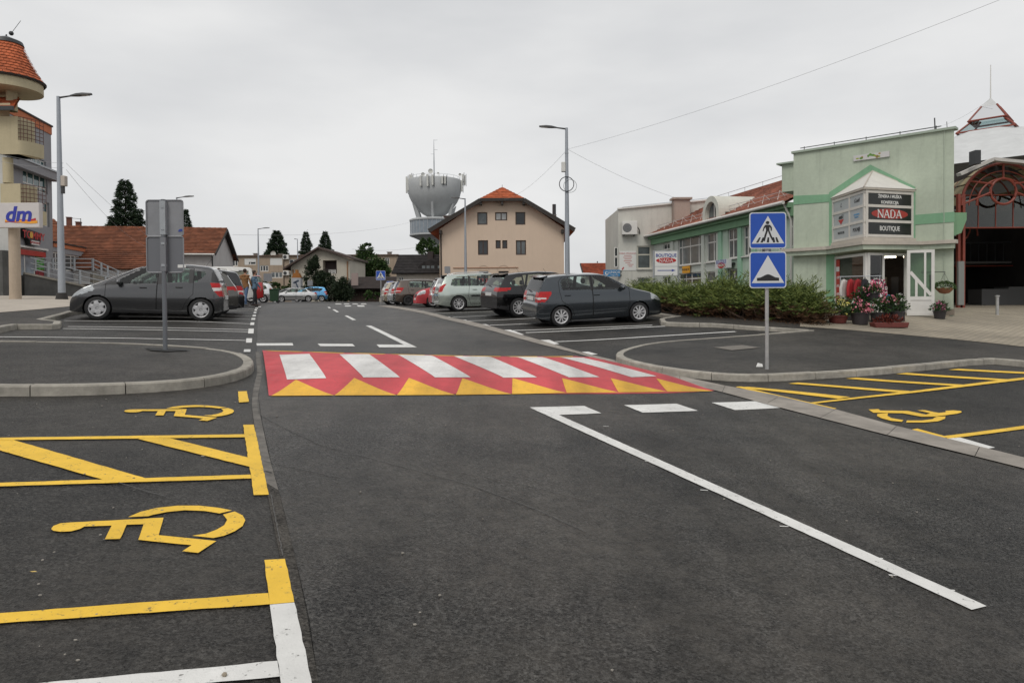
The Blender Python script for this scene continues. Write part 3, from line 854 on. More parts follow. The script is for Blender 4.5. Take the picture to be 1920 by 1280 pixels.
lf = gp(63, 1076)
o = drape('fallen_leaf', [lf + Vector((-.018, -.004)), lf + Vector((.0, -.009)), lf + Vector((.02, -.002)), lf + Vector((.004, .006))], .016, mat('leaf_yellow', (.6, .42, .12), .8))
props(o, 'small yellow fallen leaf on the near left parking bay', 'leaf')
st_ = gp(421, 1272)
o = MB().ball((st_.x, st_.y, hgt(st_.x, st_.y) + .018), (.011, .009, .009), 7, 5).build('pebble', mat('pebble', (.3, .26, .2), .9))
props(o, 'small round pebble lying on the white line at the lower left', 'pebble')

# ================================================================== CARS
rubber = mat('tyre_rubber', (0.018, 0.018, 0.019), 0.75, bump=.2, bscale=80)
blackp = mat('black_plastic', (0.022, 0.022, 0.024), 0.55, var=.1, scale=20)
darkin = mat('car_interior', (0.035, 0.034, 0.035), 0.85)
rim_al = mat('rim_alloy', (0.62, 0.62, 0.63), 0.38, metal=0.25, var=.08, scale=20)
rim_pl = mat('wheel_cover', (0.46, 0.46, 0.47), 0.4, metal=0.2, var=.1, scale=20)
rim_bk = mat('rim_black', (0.03, 0.03, 0.032), 0.5)
chrome = mat('chrome', (0.75, 0.75, 0.76), 0.12, metal=1.0)
tail_m = mat('tail_lamp', (0.42, 0.006, 0.007), 0.3, spec=.35, coat=.25, var=.3, scale=14)
tail_w = mat('lamp_clear', (0.62, 0.60, 0.58), 0.12, coat=1)
head_m = mat('head_lamp', (0.40, 0.42, 0.43), 0.12, metal=.5, coat=1, var=.25, scale=16)
plate_m = mat('number_plate', (0.72, 0.72, 0.70), 0.4)
seam_m = mat('door_gap', (0.008, 0.008, 0.008), 0.9)
car_glass = glass('car_glass', (0.74, 0.83, 0.79))
dark_glass = glass('tinted_glass', (0.16, 0.19, 0.19))
def carpaint(name, col, metal=0.45, rough=0.34):
    if metal > .15: col, metal, rough = tuple(c * 1.2 for c in col), .72, .24
    return mat(name, col, rough, metal=metal, coat=1.0, var=0.03, scale=30)
def inpoly(x, z, P_):
    r = False; j = len(P_) - 1
    for i in range(len(P_)):
        xi, zi = P_[i]; xj, zj = P_[j]
        if (zi > z) != (zj > z) and x < (xj - xi) * (z - zi) / (zj - zi + 1e-12) + xi: r = not r
        j = i
    return r
def dense(P_, step, sm):
    P_ = np.array(P_, float)
    d = np.r_[0, np.cumsum(np.hypot(*np.diff(P_, axis=0).T))]
    n = int(d[-1] / 0.01)
    t = np.linspace(0, d[-1], n)
    X = np.interp(t, d, P_[:, 0]); Z = np.interp(t, d, P_[:, 1])
    k = max(1, int(sm / 0.01)); ker = np.hanning(2 * k + 3)[1:-1]; ker /= ker.sum(); m = len(ker) // 2
    def f(a):
        b = np.r_[2 * a[0] - a[m:0:-1], a, 2 * a[-1] - a[-2:-m - 2:-1]]
        return np.convolve(b, ker, 'valid')
    X, Z = f(X), f(Z)
    q = np.linspace(0, n - 1, int(d[-1] / step) + 2).round().astype(int)
    return X[q], Z[q]

_wheel_cache = {}
def wheel_mesh(kind, r, w, rimr):
    key = (kind, round(r, 3), round(rimr, 3))
    if key in _wheel_cache: return _wheel_cache[key]
    t = MB()
    t.lathe([(rimr * .97, -w * .42), (rimr * 1.05, -w * .5), (r * .9, -w * .5), (r * .975, -w * .44), (r, -w * .33), (r, w * .33), (r * .975, w * .44), (r * .9, w * .5), (rimr * 1.05, w * .5), (rimr * .97, w * .42)], 36, axis='y')
    tyre = t.mesh('tyre', rubber, 0.6)
    m = MB()
    o = -w * .5   # outer face towards -y
    m.lathe([(rimr * 1.0, o + .005), (rimr * .985, o - .004), (rimr * .90, o + .006), (rimr * .86, o + .03), (rimr * .8, o + .08)], 36, axis='y')
    m.lathe([(0.001, o + .005), (rimr * .15, o + .006), (rimr * .2, o + .02), (rimr * .2, o + .09)], 18, axis='y')
    m.lathe([(0.001, o + .085), (rimr * .9, o + .085)], 24, axis='y', mi=1)
    if kind == 'cover':
        n = 48
        vs_ = []; fs_ = []
        for k in range(n):
            a = 2 * math.pi * k / n
            c = math.cos(6 * a)
            ro = rimr * (.90 if c > -.35 else .66)
            vs_ += [(rimr * .18 * math.cos(a), o - .002, rimr * .18 * math.sin(a)), (rimr * .6 * math.cos(a), o - .012, rimr * .6 * math.sin(a)), (ro * math.cos(a), o + .004, ro * math.sin(a)), (ro * math.cos(a), o + .05, ro * math.sin(a))]
        for k in range(n):
            b = (k + 1) % n
            for j in range(3): fs_.append((4 * k + j, 4 * k + j + 1, 4 * b + j + 1, 4 * b + j))
        m.add(vs_, fs_)
    else:
        ns = int(kind)
        pairs = ns >= 14
        for k in range(ns):
            a = 2 * math.pi * k / ns
            if pairs: a += (0.10 if k % 2 else -0.10)
            wd = rimr * (.17 if ns <= 6 else .10 if ns < 12 else .075)
            ca, sa = math.cos(a), math.sin(a)
            def P(rad, off, y): return (rad * ca - off * sa, y, rad * sa + off * ca)
            r0, r1 = rimr * .12, rimr * .9
            vs_ = [P(r0, -wd * .5, o + .0), P(r0, wd * .5, o + .0), P(r1, wd * .6, o + .008), P(r1, -wd * .6, o + .008), P(r0, -wd * .5, o + .05), P(r0, wd * .5, o + .05), P(r1, wd * .6, o + .05), P(r1, -wd * .6, o + .05)]
            m.add(vs_, [(0, 1, 2, 3), (0, 3, 7, 4), (1, 5, 6, 2), (4, 7, 6, 5)])
    rim = m.mesh('rim', [rim_bk if kind == 'black' else (rim_pl if kind == 'cover' else rim_al), rim_bk], 0.6)
    _wheel_cache[key] = (tyre, rim)
    return tyre, rim

def build_islands(mb, name, m, parent, smooth=None, rest=None):
    """one object for each connected piece of a mesh builder"""
    par = list(range(len(mb.v)))
    key = {}
    for i, v in enumerate(mb.v):
        k = (round(v[0], 4), round(v[1], 4), round(v[2], 4))
        par[i] = key.setdefault(k, i)
    def find(a):
        while par[a] != a:
            par[a] = par[par[a]]; a = par[a]
        return a
    for f in mb.f:
        r0 = find(f[0])
        for q in f[1:]:
            r1 = find(q)
            if r1 != r0: par[r1] = r0
    grp = {}
    for f in mb.f: grp.setdefault(find(f[0]), []).append(f)
    res = []
    for fl in sorted(grp.values(), key=len, reverse=True):
        idx = {}; b = MB()
        for f in fl:
            q = []
            for i in f:
                if i not in idx:
                    idx[i] = len(b.v); b.v.append(mb.v[i])
                q.append(idx[i])
            b.f.append(q); b.m.append(0)
        res.append(b.build(rest if rest and res else name, m, parent, smooth))
    return res

def make_car(sp, name='parked_car'):
    """sp: side profile and details; x forward, y to the left, origin on the ground at mid wheelbase"""
    T0 = thing(name, sp['label'], sp.get('cat', 'car'), group=sp.get('group'))
    Wd, xr, xf, rw = sp['W'], sp['xr'], sp['xf'], sp['rw']
    Ra = rw + sp.get('gap', 0.035)
    ds = sp.get('ds', 0.034)
    SX, ST = dense(sp['top'], ds, sp.get('sm', 0.10))
    SX = np.maximum.accumulate(SX + np.arange(len(SX)) * 1e-5)
    bx_ = np.array(sp['belt'])
    xend0, xend1 = SX[0], SX[-1]
    zm = sp.get('zm', 0.58)
    tum = sp.get('tum', 0.34)
    rings = []; chart = []
    nsd, ngh, ntp = 20, 14, 14
    if ds > .045: nsd, ngh, ntp = 14, 10, 10
    th = np.linspace(0, math.pi / 2, ntp + 1)[1:]
    for x, T in zip(SX, ST):
        b = np.interp(x, bx_[:, 0], bx_[:, 1])
        Bm = sp.get('ground', 0.19)
        er = max(0, (xr - .28 - x) / (xr - .28 - xend0)); ef = max(0, (x - xf - .25) / (xend1 - xf - .25))
        Bz = min(Bm + .10 * er ** 1.5 + .03 * ef ** 2, T - .12)
        hw = Wd / 2 * (1 - sp.get('tr', .13) * er ** 2.6 - sp.get('tf', .2) * ef ** 2.2)
        rc = min(sp.get('rc', .075), (T - Bz) * .3)
        zt = T - rc
        zb = min(b, zt)
        pts = [(0, Bz), (hw * .62, Bz), (hw * .9, Bz + .005)]
        ch = [0, 0]
        zs = np.linspace(Bz + .02, zb, nsd)
        for z in zs:
            if z < zm: f = 1 - .085 * ((zm - z) / (zm - Bm + .01)) ** 1.7
            else: f = 1 - .075 * ((z - zm) / (max(b, zm + .05) - zm)) ** 1.7
            if sp.get('crease') and abs(z - sp['crease']) < .03: f += .004
            pts.append((hw * f, z)); ch.append(1)
        yb = pts[-1][0]
        for z in np.linspace(zb, zt, ngh + 1)[1:]:
            pts.append((yb - tum * (z - zb) - .12 * (z - zb) ** 2, z)); ch.append(2)
        yt = pts[-1][0]
        p = sp.get('pw', 3.4)
        for a in th:
            pts.append((yt * max(0, math.cos(a)) ** (2 / p), zt + rc * math.sin(a) ** (2 / p))); ch.append(3)
        rings.append(pts); chart = ch
    NR, NP = len(rings), len(rings[0])
    Vv = np.zeros((NR, NP, 3))
    for i in range(NR):
        for j in range(NP):
            Vv[i, j] = (SX[i], rings[i][j][0], rings[i][j][1])
    # wheel arches
    inside = np.zeros((NR - 1, NP - 1), bool)
    C = (Vv[:-1, :-1] + Vv[1:, :-1] + Vv[1:, 1:] + Vv[:-1, 1:]) / 4
    for wx in (xr, xf):
        d = np.hypot(C[..., 0] - wx, C[..., 2] - rw)
        inside |= (d < Ra) & (C[..., 1] > Wd * .29)
    for wx in (xr, xf):
        dx = Vv[..., 0] - wx; dz_ = Vv[..., 2] - rw
        d = np.hypot(dx, dz_)
        mk = (d < Ra) & (d > Ra * .55) & (Vv[..., 1] > Wd * .33)
        s_ = np.where(mk, Ra / np.maximum(d, 1e-6), 1)
        Vv[..., 0] = np.where(mk, wx + dx * s_, Vv[..., 0]); Vv[..., 2] = np.where(mk, rw + dz_ * s_, Vv[..., 2])
    parts = {}
    wins = sp['windows']; doors = sp.get('doors', [])
    ws, rwn = sp['screen'], sp['rearwin']
    for i in range(NR - 1):
        for j in range(NP - 1):
            if inside[i, j]: continue
            x, y, z = C[i, j]; c = chart[j]
            key = ('body', 0)
            frac = (j - (3 + nsd + ngh - 1)) / ntp
            if c == 0: key = ('underbody', 0)
            elif c >= 2 and any(inpoly(x, z, w_) for w_ in wins):
                if c == 2 or frac < .12: key = ('window', [inpoly(x, z, w_) for w_ in wins].index(True))
            if key[0] == 'body' and c == 2 and any(wins[k][0][1] < 9 and max(q[0] for q in wins[k]) - .001 < x < min(q[0] for q in wins[k + 1]) + .001 and min(q[1] for q in wins[k + 1]) + .01 < z < max(q[1] for q in wins[k]) + .01 for k in range(len(wins) - 1)): key = ('trim', 0)
            if key[0] == 'body' and c == 3 and ws[0] < x < ws[1] and frac > .2: key = ('windscreen', 9)
            if key[0] == 'body' and c >= 3 and rwn[0] < x < rwn[1] and frac > sp.get('rwf', .16): key = ('rear_window', 9)
            if key[0] == 'body':
                if any(inpoly(x, z, w_) for w_ in sp.get('tail2', ())) and x < xr and y > .6 * Wd / 2: key = ('reverse_light', 0)
                elif c in (1, 2, 3) and any(inpoly(x, z, w_) for w_ in sp['tail']) and y > sp.get('tail_y', .45) * Wd / 2 and x < xr: key = ('tail_light', 0)
                elif any(inpoly(x, z, w_) for w_ in sp.get('tail2', ())) and x < xr and y > .5 * Wd / 2: key = ('reverse_light', 0)
                elif any(inpoly(x, z, w_) for w_ in sp['head']) and y > sp.get('head_y', .55) * Wd / 2 and x > xf: key = ('headlight', 0)
                elif any(inpoly(x, z, w_) for w_ in sp.get('black', ())) and c >= 1: key = ('trim', 0)
                elif z < sp.get('clad', 0): key = ('trim', 0)
                elif x > xend1 - .16 and sp.get('grille') and sp['grille'][0] < z < sp['grille'][1] and y < .42 * Wd / 2: key = ('trim', 0)
                else:
                    if c in (1, 2):
                        for k, d in enumerate(doors):
                            if inpoly(x, z, d): key = ('door', k); break
            parts.setdefault(key, []).append((i, j))
    pm = sp['paint']
    mats_ = {'body': pm, 'underbody': blackp, 'window': sp.get('glass', car_glass), 'windscreen': car_glass, 'rear_window': sp.get('rglass', sp.get('glass', car_glass)), 'tail_light': tail_m, 'reverse_light': tail_w, 'headlight': head_m, 'trim': sp.get('trim', blackp), 'door': pm}
    smooth_n = {}
    for key, fl in parts.items():
        nm = key[0]
        sides = ((1, -1),) if nm in ('body', 'underbody', 'windscreen', 'rear_window', 'trim') else ((1,), (-1,))
        for sd_ in sides:
            mb = MB()
            for s_ in sd_:
                idx = {}
                for (i, j) in fl:
                    q = []
                    for (a, b) in ((i, j), (i + 1, j), (i + 1, j + 1), (i, j + 1)):
                        if (a, b) not in idx:
                            idx[(a, b)] = len(mb.v)
                            v = Vv[a, b]
                            mb.v.append((v[0], v[1] * s_, v[2]))
                        q.append(idx[(a, b)])
                    mb.f.append(q[::-1] if s_ > 0 else q); mb.m.append(0)
                if nm == 'body':
                    for e in (0, NR - 1):   # close the two ends
                        q = [(Vv[e, j][0], Vv[e, j][1] * s_, Vv[e, j][2]) for j in range(NP)]
                        b = len(mb.v); mb.v += q; mb.f.append(list(range(b, b + NP))); mb.m.append(0)
            if nm == 'trim':
                build_islands(mb, nm, mats_[nm], T0, 0.7); continue
            if nm == 'door': o = build_islands(mb, nm, pm, T0, 0.7, 'window_frame')[0]
            else: o = mb.build(nm, mats_[nm], T0, 0.7)
            if nm == 'door':
                k = key[1]
                s_ = sd_[0]
                hx, hz_ = sp['handles'][k]
                iy = int(np.argmin(abs(SX - hx))); jj = min(range(3, 3 + nsd), key=lambda q: abs(Vv[iy, q, 2] - hz_))
                yy = Vv[iy, jj, 1] * s_
                h = MB().box(hx - .09, yy - .012, hz_ - .016, hx + .09, yy + .03 * s_, hz_ + .016)
                h.build('handle', sp.get('handle_mat', pm), o, 0.6, bevel=.008)
    # door gaps and body seams as recessed dark lines
    sm = MB()
    def ysurf(x, z):
        iy = int(np.clip(np.argmin(abs(SX - x)), 0, NR - 1))
        col = Vv[iy, 3:3 + nsd + ngh]
        return float(np.interp(z, col[:, 2], col[:, 1]))
    for s_ in (1, -1):
        for d in list(doors):
            pl = []
            for a, b in zip(d, d[1:] + d[:1]):
                n = max(2, int(math.hypot(b[0] - a[0], b[1] - a[1]) / .06))
                pl += [(a[0] + (b[0] - a[0]) * k / n, a[1] + (b[1] - a[1]) * k / n) for k in range(n)]
            pl.append(pl[0])
            w_ = .0055
            for a, b in zip(pl, pl[1:]):
                t = Vector((b[0] - a[0], b[1] - a[1])).normalized(); nn = Vector((-t.y, t.x)) * w_
                q = []
                for (px, pz) in ((a[0] - nn.x, a[1] - nn.y), (b[0] - nn.x, b[1] - nn.y), (b[0] + nn.x, b[1] + nn.y), (a[0] + nn.x, a[1] + nn.y)):
                    q.append((px, s_ * (ysurf(px, pz) + .0035), pz))
                mid = ((a[0] + b[0]) / 2, (a[1] + b[1]) / 2)
                if any(inpoly(mid[0], mid[1], w2) for w2 in wins) or any(math.hypot(mid[0] - wx, mid[1] - rw) < Ra + .01 for wx in (xr, xf)): continue
                sm.quad(*q)
        if sp.get('strip'):
            x0, x1, z0 = sp['strip']
            n = 14
            for k in range(n):
                a, b = x0 + (x1 - x0) * k / n, x0 + (x1 - x0) * (k + 1) / n
                sm.add([(a, s_ * (ysurf(a, z0) + .016), z0), (b, s_ * (ysurf(b, z0) + .016), z0), (b, s_ * (ysurf(b, z0 + .055) + .016), z0 + .055), (a, s_ * (ysurf(a, z0 + .055) + .016), z0 + .055)], [(0, 1, 2, 3)])
    if sm.f: build_islands(sm, 'seam', seam_m, T0)
    # wheels and wells
    for wx in (xr, xf):
        for s_ in (1, -1):
            well = MB()
            well.lathe([(Ra + .002, s_ * Wd * .28), (Ra + .002, s_ * (Wd * .5 - .035))], 20, (wx, 0, rw), 'y', a0=R(-25), a1=R(205))
            well.lathe([(0.01, s_ * Wd * .28), (Ra + .002, s_ * Wd * .28)], 20, (wx, 0, rw), 'y')
            well.build('wheel_well', blackp, T0)
    tw = sp.get('tw', .195)
    ty, rm = wheel_mesh(sp['rim'], rw, tw, sp.get('rimr', rw * .70))
    for wx in (xr, xf):
        for s_ in (-1, 1):
            wo = bpy.data.objects.new('wheel', None); COL.objects.link(wo); wo.parent = T0
            wo.location = (wx, s_ * (Wd / 2 - tw / 2 - .025), rw)
            wo.rotation_euler = (0, random.uniform(0, 2), 0 if s_ < 0 else math.pi)
            link('tyre', ty, wo); link('rim', rm, wo)
    # interior
    it = MB()
    bz_ = float(np.interp(0, bx_[:, 0], bx_[:, 1]))
    it.box(xr - .25, -Wd * .43, .3, xf - .35, Wd * .43, .42)
    it.box(xf - .55, -Wd * .42, .42, xf - .2, Wd * .42, bz_ - .02)
    for sx_, dzb in ((.15, .02), (-.72, -.02)):
        for sy_ in (-.36, .36):
            it.cbox((sx_ + .12, sy_, .55), (.5, .46, .22))
            it.cbox((sx_ - .16, sy_, .80 + dzb), (.14, .42, .52), rot=Matrix.Rotation(R(-12), 3, 'Y'))
            it.cbox((sx_ - .25, sy_, 1.22 + dzb), (.09, .24, .17))
    it.build('seats', darkin, T0, 0.6, bevel=.04)
    # mirrors
    mxp, mzp = sp['mirror']
    for s_ in (1, -1):
        yy = ysurf(mxp, mzp - .03)
        mb = MB().ball((mxp - .02, s_ * (yy + .10), mzp + .03), (.07, .10, .075), 12, 8)
        mb.box(mxp - .02, s_ * yy - .02, mzp - .04, mxp + .02, s_ * (yy + .06), mzp)
        o = mb.build('wing_mirror', sp.get('mirror_mat', pm), T0, 0.7)
    # plates, wiper, badge
    pz = sp.get('plate_z', .72)
    xs_r = float(np.interp(pz, ST[:len(ST) // 3], SX[:len(ST) // 3]))
    MB().box(xs_r - .022, -.26, pz - .056, xs_r + .05, .26, pz + .056).build('number_plate', plate_m, T0)
    pzf = .42
    MB().box(xend1 - .05, -.26, pzf - .05, xend1 + .015, .26, pzf + .05).build('number_plate', plate_m, T0)
    if sp.get('rails'):
        x0, x1, y0 = sp['rails']
        for s_ in (1, -1):
            P_ = []
            for k in range(11):
                x = x0 + (x1 - x0) * k / 10
                z = float(np.interp(x, SX, ST)) + (.045 if 0 < k < 10 else -.02)
                P_.append((x, s_ * y0, z))
            MB().tube(P_, .016, 6).build('roof_rail', sp.get('rail_mat', rim_al), T0, 0.8)
    if sp.get('spoiler'):
        x0, z0, w_ = sp['spoiler']
        mb = MB()
        mb.prism([(x0 - .16, z0 - .045), (x0 - .17, z0 - .02), (x0 + .06, z0 + .02), (x0 + .06, z0 - .03)], -w_, w_, 'y')
        mb.build('spoiler', sp.get('spoiler_mat', pm), T0, 0.6)
    if sp.get('wiper'):
        x0, z0 = sp['wiper']
        MB().bar((x0 - .03, -.02, z0), (x0 + .0, .30, z0 + .05), .02, .02).build('rear_wiper', blackp, T0)
    if sp.get('antenna'):
        x0, z0 = sp['antenna']
        MB().tube([(x0, 0, z0), (x0 - .14, 0, z0 + .2)], .004, 5).build('antenna', blackp, T0)
    if sp.get('bumper_trim'):
        pass
    return T0
def place_at(o, sp, px, Y, ang, lift=0.0):
    p = at(px, 560, Y)
    o.matrix_world = Matrix.Translation((p.x, p.y, hgt(p.x, p.y) + lift)) @ Matrix.Rotation(ang, 4, 'Z')
def place_car(o, sp, px, ang, side, sc=1.0):
    """stand the car on the ground with its near rear wheel at photograph position px, heading ang, near side +1 left / -1 right"""
    g = gp(*px)
    fw = Vector((math.cos(ang), math.sin(ang))); lf = Vector((-fw.y, fw.x))
    tr = (sp['W'] / 2 - .12)
    c = g - fw * sp['xr'] * sc - lf * (side * tr * sc)
    Pw = [c + fw * x + lf * y for x in (sp['xr'], sp['xf']) for y in (-tr, tr)]
    Z = [hgt(p.x, p.y) for p in Pw]
    zc = sum(Z) / 4
    sl_f = ((Z[2] + Z[3]) - (Z[0] + Z[1])) / 2 / (sp['xf'] - sp['xr'])
    sl_l = ((Z[1] + Z[3]) - (Z[0] + Z[2])) / 2 / (2 * tr)
    F = Vector((fw.x, fw.y, sl_f)).normalized(); L = Vector((lf.x, lf.y, sl_l)); U = F.cross(L).normalized(); L = U.cross(F).normalized()
    mw = Matrix((F, L, U)).transposed().to_4x4()
    zc -= sl_f * (sp['xr'] + sp['xf']) / 2
    mw.translation = (c.x, c.y, zc + .004)
    o.matrix_world = mw @ Matrix.Scale(sc, 4)
    return o
# ---- the profiles
HATCH = dict(W=1.642, xr=-1.23, xf=1.23, rw=.30, tw=.185, ground=.17, zm=.62,
    top=[(-1.955, .40), (-1.99, .52), (-1.985, .64), (-1.91, .70), (-1.90, .90), (-1.85, 1.06), (-1.70, 1.38), (-1.62, 1.445), (-1.2, 1.485), (-.4, 1.50), (.05, 1.485), (.30, 1.43), (1.0, 1.06), (1.2, 1.0), (1.62, .90), (1.88, .78), (2.0, .62), (2.035, .42)],
    belt=[(-2, 1.03), (-1.3, 1.03), (.9, .98), (2.1, .88)],
    windows=[[(-1.16, 1.06), (-.98, 1.05), (-.98, 1.40), (-1.14, 1.37), (-1.20, 1.25)], [(-.95, 1.05), (-.30, 1.04), (-.30, 1.415), (-.95, 1.405)], [(-.20, 1.035), (.80, 1.01), (.80, 1.06), (.28, 1.36), (.15, 1.405), (-.20, 1.415)]],
    doors=[[(-1.26, 1.02), (-1.26, 1.30), (-1.14, 1.42), (-.25, 1.44), (-.25, .27), (-.80, .27), (-.92, .55), (-1.2, .74)], [(-.235, .27), (-.235, 1.44), (.2, 1.42), (.92, 1.04), (.92, .62), (.86, .27)]],
    handles=[(-1.02, .90), (-.12, .88)], screen=(.30, 1.02), rearwin=(-1.86, -1.66), rwf=.2,
    tail=[[(-2, .72), (-1.72, .74), (-1.60, .84), (-1.50, 1.0), (-1.60, 1.04), (-1.9, 1.03), (-2, .9)]], tail2=[[(-2, .81), (-1.72, .80), (-1.66, .86), (-2, .87)]], tail_y=.56,
    head=[[(1.62, .70), (2.1, .58), (2.1, .72), (1.75, .87), (1.6, .87)]], mirror=(.70, 1.03), rim='10', plate_z=.82, spoiler=(-1.60, 1.455, .52), wiper=(-1.86, 1.0), ds=.026, grille=(.5, .68))
fabia = dict(HATCH, paint=carpaint('paint_slate', (0.040, 0.048, 0.056)), label='dark slate hatchback with silver wheel covers, nearest car on the right', cat='car', group='cars parked on the right', rim='18', mirror_mat=None, antenna=(-1.35, 1.47))
fabia.pop('mirror_mat')
f1 = make_car(fabia)
place_car(f1, fabia, (1051, 612), R(15.5), -1, 1.04)
MPV = dict(W=1.764, xr=-1.285, xf=1.285, rw=.315, tw=.2, ground=.18, zm=.62, gap=.038,
    top=[(-1.87, .42), (-1.885, .62), (-1.84, .80), (-1.80, 1.0), (-1.70, 1.26), (-1.56, 1.50), (-1.46, 1.545), (-1.0, 1.585), (-.45, 1.59), (.05, 1.545), (.45, 1.43), (1.30, 1.035), (1.62, .90), (1.86, .72), (1.97, .55), (1.985, .40)],
    belt=[(-2, 1.08), (-1.3, 1.075), (-.2, 1.0), (1.2, .90), (2.1, .80)],
    windows=[[(-1.40, 1.33), (-1.30, 1.20), (-1.16, 1.10), (-1.08, 1.095), (-1.08, 1.42), (-1.38, 1.38)], [(-.96, 1.075), (-.28, 1.04), (-.28, 1.485), (-.96, 1.46)], [(-.16, 1.035), (.82, .975), (.82, 1.08), (.40, 1.33), (.15, 1.46), (-.16, 1.485)]],
    doors=[[(-1.08, 1.07), (-1.08, 1.47), (-.18, 1.51), (-.16, .30), (-.80, .30), (-.90, .55), (-1.08, .75)], [(-.145, .30), (-.165, 1.51), (.18, 1.48), (1.10, 1.0), (1.10, .55), (1.0, .30)]],
    handles=[(-.72, .93), (.18, .90)], screen=(.42, 1.32), rearwin=(-1.74, -1.58), rwf=.2,
    tail=[[(-1.50, 1.09), (-1.9, 1.06), (-1.9, .96), (-1.56, .94)], [(-1.61, .86), (-1.9, .87), (-1.9, .70), (-1.76, .70)]], tail2=[[(-1.56, .94), (-1.9, .96), (-1.9, .87), (-1.61, .86)]], tail_y=.55,
    head=[[(1.36, .80), (1.99, .56), (1.99, .70), (1.62, .90), (1.42, .93)]], mirror=(.78, 1.0), rim='cover', plate_z=.66, ds=.026, grille=(.5, .66), antenna=(-1.30, 1.56), handle_mat=mat('handle_grey', (.06, .06, .062), .4, metal=.4))
merc = dict(MPV, paint=carpaint('paint_graphite', (0.060, 0.061, 0.064)), label='graphite grey compact car with nose to the left forecourt, nearest on the left', cat='car', group='cars parked on the left', trim=blackp)
merc['black'] = [[(.82, .965), (1.22, .93), (.84, 1.10)], [(-1.80, 1.08), (-1.53, 1.10), (-1.53, 1.36), (-1.60, 1.42)]]
merc['strip'] = None
m1 = make_car(merc)
place_car(m1, merc, (377, 601), R(180 + 17), 1)
SUV = dict(W=1.82, xr=-1.335, xf=1.335, rw=.345, tw=.225, ground=.24, zm=.72, gap=.038,
    top=[(-2.14, .50), (-2.16, .66), (-2.12, .86), (-2.08, 1.02), (-1.96, 1.18), (-1.76, 1.47), (-1.66, 1.53), (-1.2, 1.575), (-.4, 1.598), (.2, 1.56), (.5, 1.49), (1.18, 1.12), (1.4, 1.06), (1.9, .96), (2.14, .82), (2.24, .62), (2.26, .45)],
    belt=[(-2.2, 1.06), (-1.3, 1.05), (.9, 1.0), (2.1, .92)],
    windows=[[(-1.62, 1.15), (-1.12, 1.085), (-1.12, 1.42), (-1.35, 1.39), (-1.58, 1.24)], [(-1.06, 1.08), (-.28, 1.06), (-.28, 1.50), (-1.06, 1.48)], [(-.2, 1.055), (.95, 1.03), (.95, 1.08), (.5, 1.40), (.25, 1.485), (-.2, 1.505)]],
    doors=[[(-1.2, 1.07), (-1.2, 1.44), (-.24, 1.53), (-.24, .38), (-.88, .38), (-.98, .6), (-1.14, .85)], [(-.225, .38), (-.225, 1.53), (.3, 1.51), (1.02, 1.06), (1.02, .6), (.94, .38)]],
    handles=[(-.85, .93), (.02, .93)], screen=(.5, 1.2), rearwin=(-2.0, -1.74), rwf=.22,
    tail=[[(-2.2, .93), (-1.86, .92), (-1.56, 1.02), (-1.66, 1.05), (-2.2, 1.07)]], tail_y=.42, head=[[(1.75, .78), (2.2, .70), (2.2, .84), (1.8, .95)]],
    mirror=(.82, 1.08), rim='10', plate_z=.84, spoiler=(-1.66, 1.545, .62), wiper=(-2.02, 1.12), ds=.03, clad=.42, rwf_=1, grille=(.55, .8), antenna=(-.9, 1.59))
bmw = dict(SUV, paint=carpaint('paint_black', (0.010, 0.010, 0.011), .2, .25), label='black sport utility car beside the slate hatchback', cat='car', group='cars parked on the right', rimr=.235)
b1 = make_car(bmw)
place_car(b1, bmw, (972, 594.5), R(24), -1)
WAGON = dict(W=1.756, xr=-1.30, xf=1.30, rw=.31, tw=.2, ground=.18, zm=.65,
    top=[(-2.12, .44), (-2.14, .62), (-2.10, .80), (-2.06, .98), (-1.92, 1.28), (-1.82, 1.44), (-1.72, 1.49), (-1.2, 1.535), (-.4, 1.55), (.2, 1.525), (.5, 1.45), (1.25, 1.04), (1.4, .99), (1.85, .88), (2.1, .72), (2.18, .56), (2.2, .42)],
    belt=[(-2.2, 1.0), (-1.3, 1.0), (.9, .965), (2.1, .88)],
    windows=[[(-1.62, 1.05), (-.86, 1.03), (-.86, 1.44), (-1.30, 1.42), (-1.52, 1.30)], [(-.76, 1.025), (-.22, 1.02), (-.22, 1.455), (-.76, 1.445)], [(-.12, 1.015), (1.0, .99), (1.0, 1.04), (.5, 1.36), (.3, 1.45), (-.12, 1.455)]],
    doors=[[(-.84, 1.0), (-.84, 1.46), (-.16, 1.48), (-.16, .29), (-.80, .29), (-.90, .6)], [(-.145, .29), (-.145, 1.48), (.35, 1.46), (1.08, 1.02), (1.08, .6), (.98, .29)]],
    handles=[(-.62, .88), (.1, .87)], screen=(.5, 1.27), rearwin=(-1.98, -1.76), rwf=.2,
    tail=[[(-2.2, .80), (-1.98, .80), (-1.90, .96), (-1.78, 1.12), (-1.86, 1.13), (-2.0, 1.05), (-2.2, .92)]], tail_y=.62, head=[[(1.7, .70), (2.2, .60), (2.2, .74), (1.85, .86), (1.7, .87)]],
    mirror=(.92, 1.03), rim='9', plate_z=.80, rails=(-1.6, .15, .56), rail_mat=None, ds=.032, strip=(-.78, 1.0, .60), grille=(.5, .68), spoiler=(-1.78, 1.48, .55))
WAGON.pop('rail_mat')
stilo = dict(WAGON, paint=carpaint('paint_pale_green', (0.42, 0.47, 0.43), .35, .36), label='pale green estate car with roof rails beside the black car', cat='car', group='cars parked on the right', spoiler_mat=blackp)
s1 = make_car(stilo)
place_car(s1, stilo, (860, 583.5), R(14), -1, 1.03)
sandero = dict(HATCH, paint=carpaint('paint_brown', (0.105, 0.082, 0.068), .4, .38), label='brown hatchback with black wheels in the right row', cat='car', group='cars parked on the right', rim='5', rimr=.19, ds=.04)
sandero['top'] = [(x * 1.02, z * 1.02) for x, z in HATCH['top']]
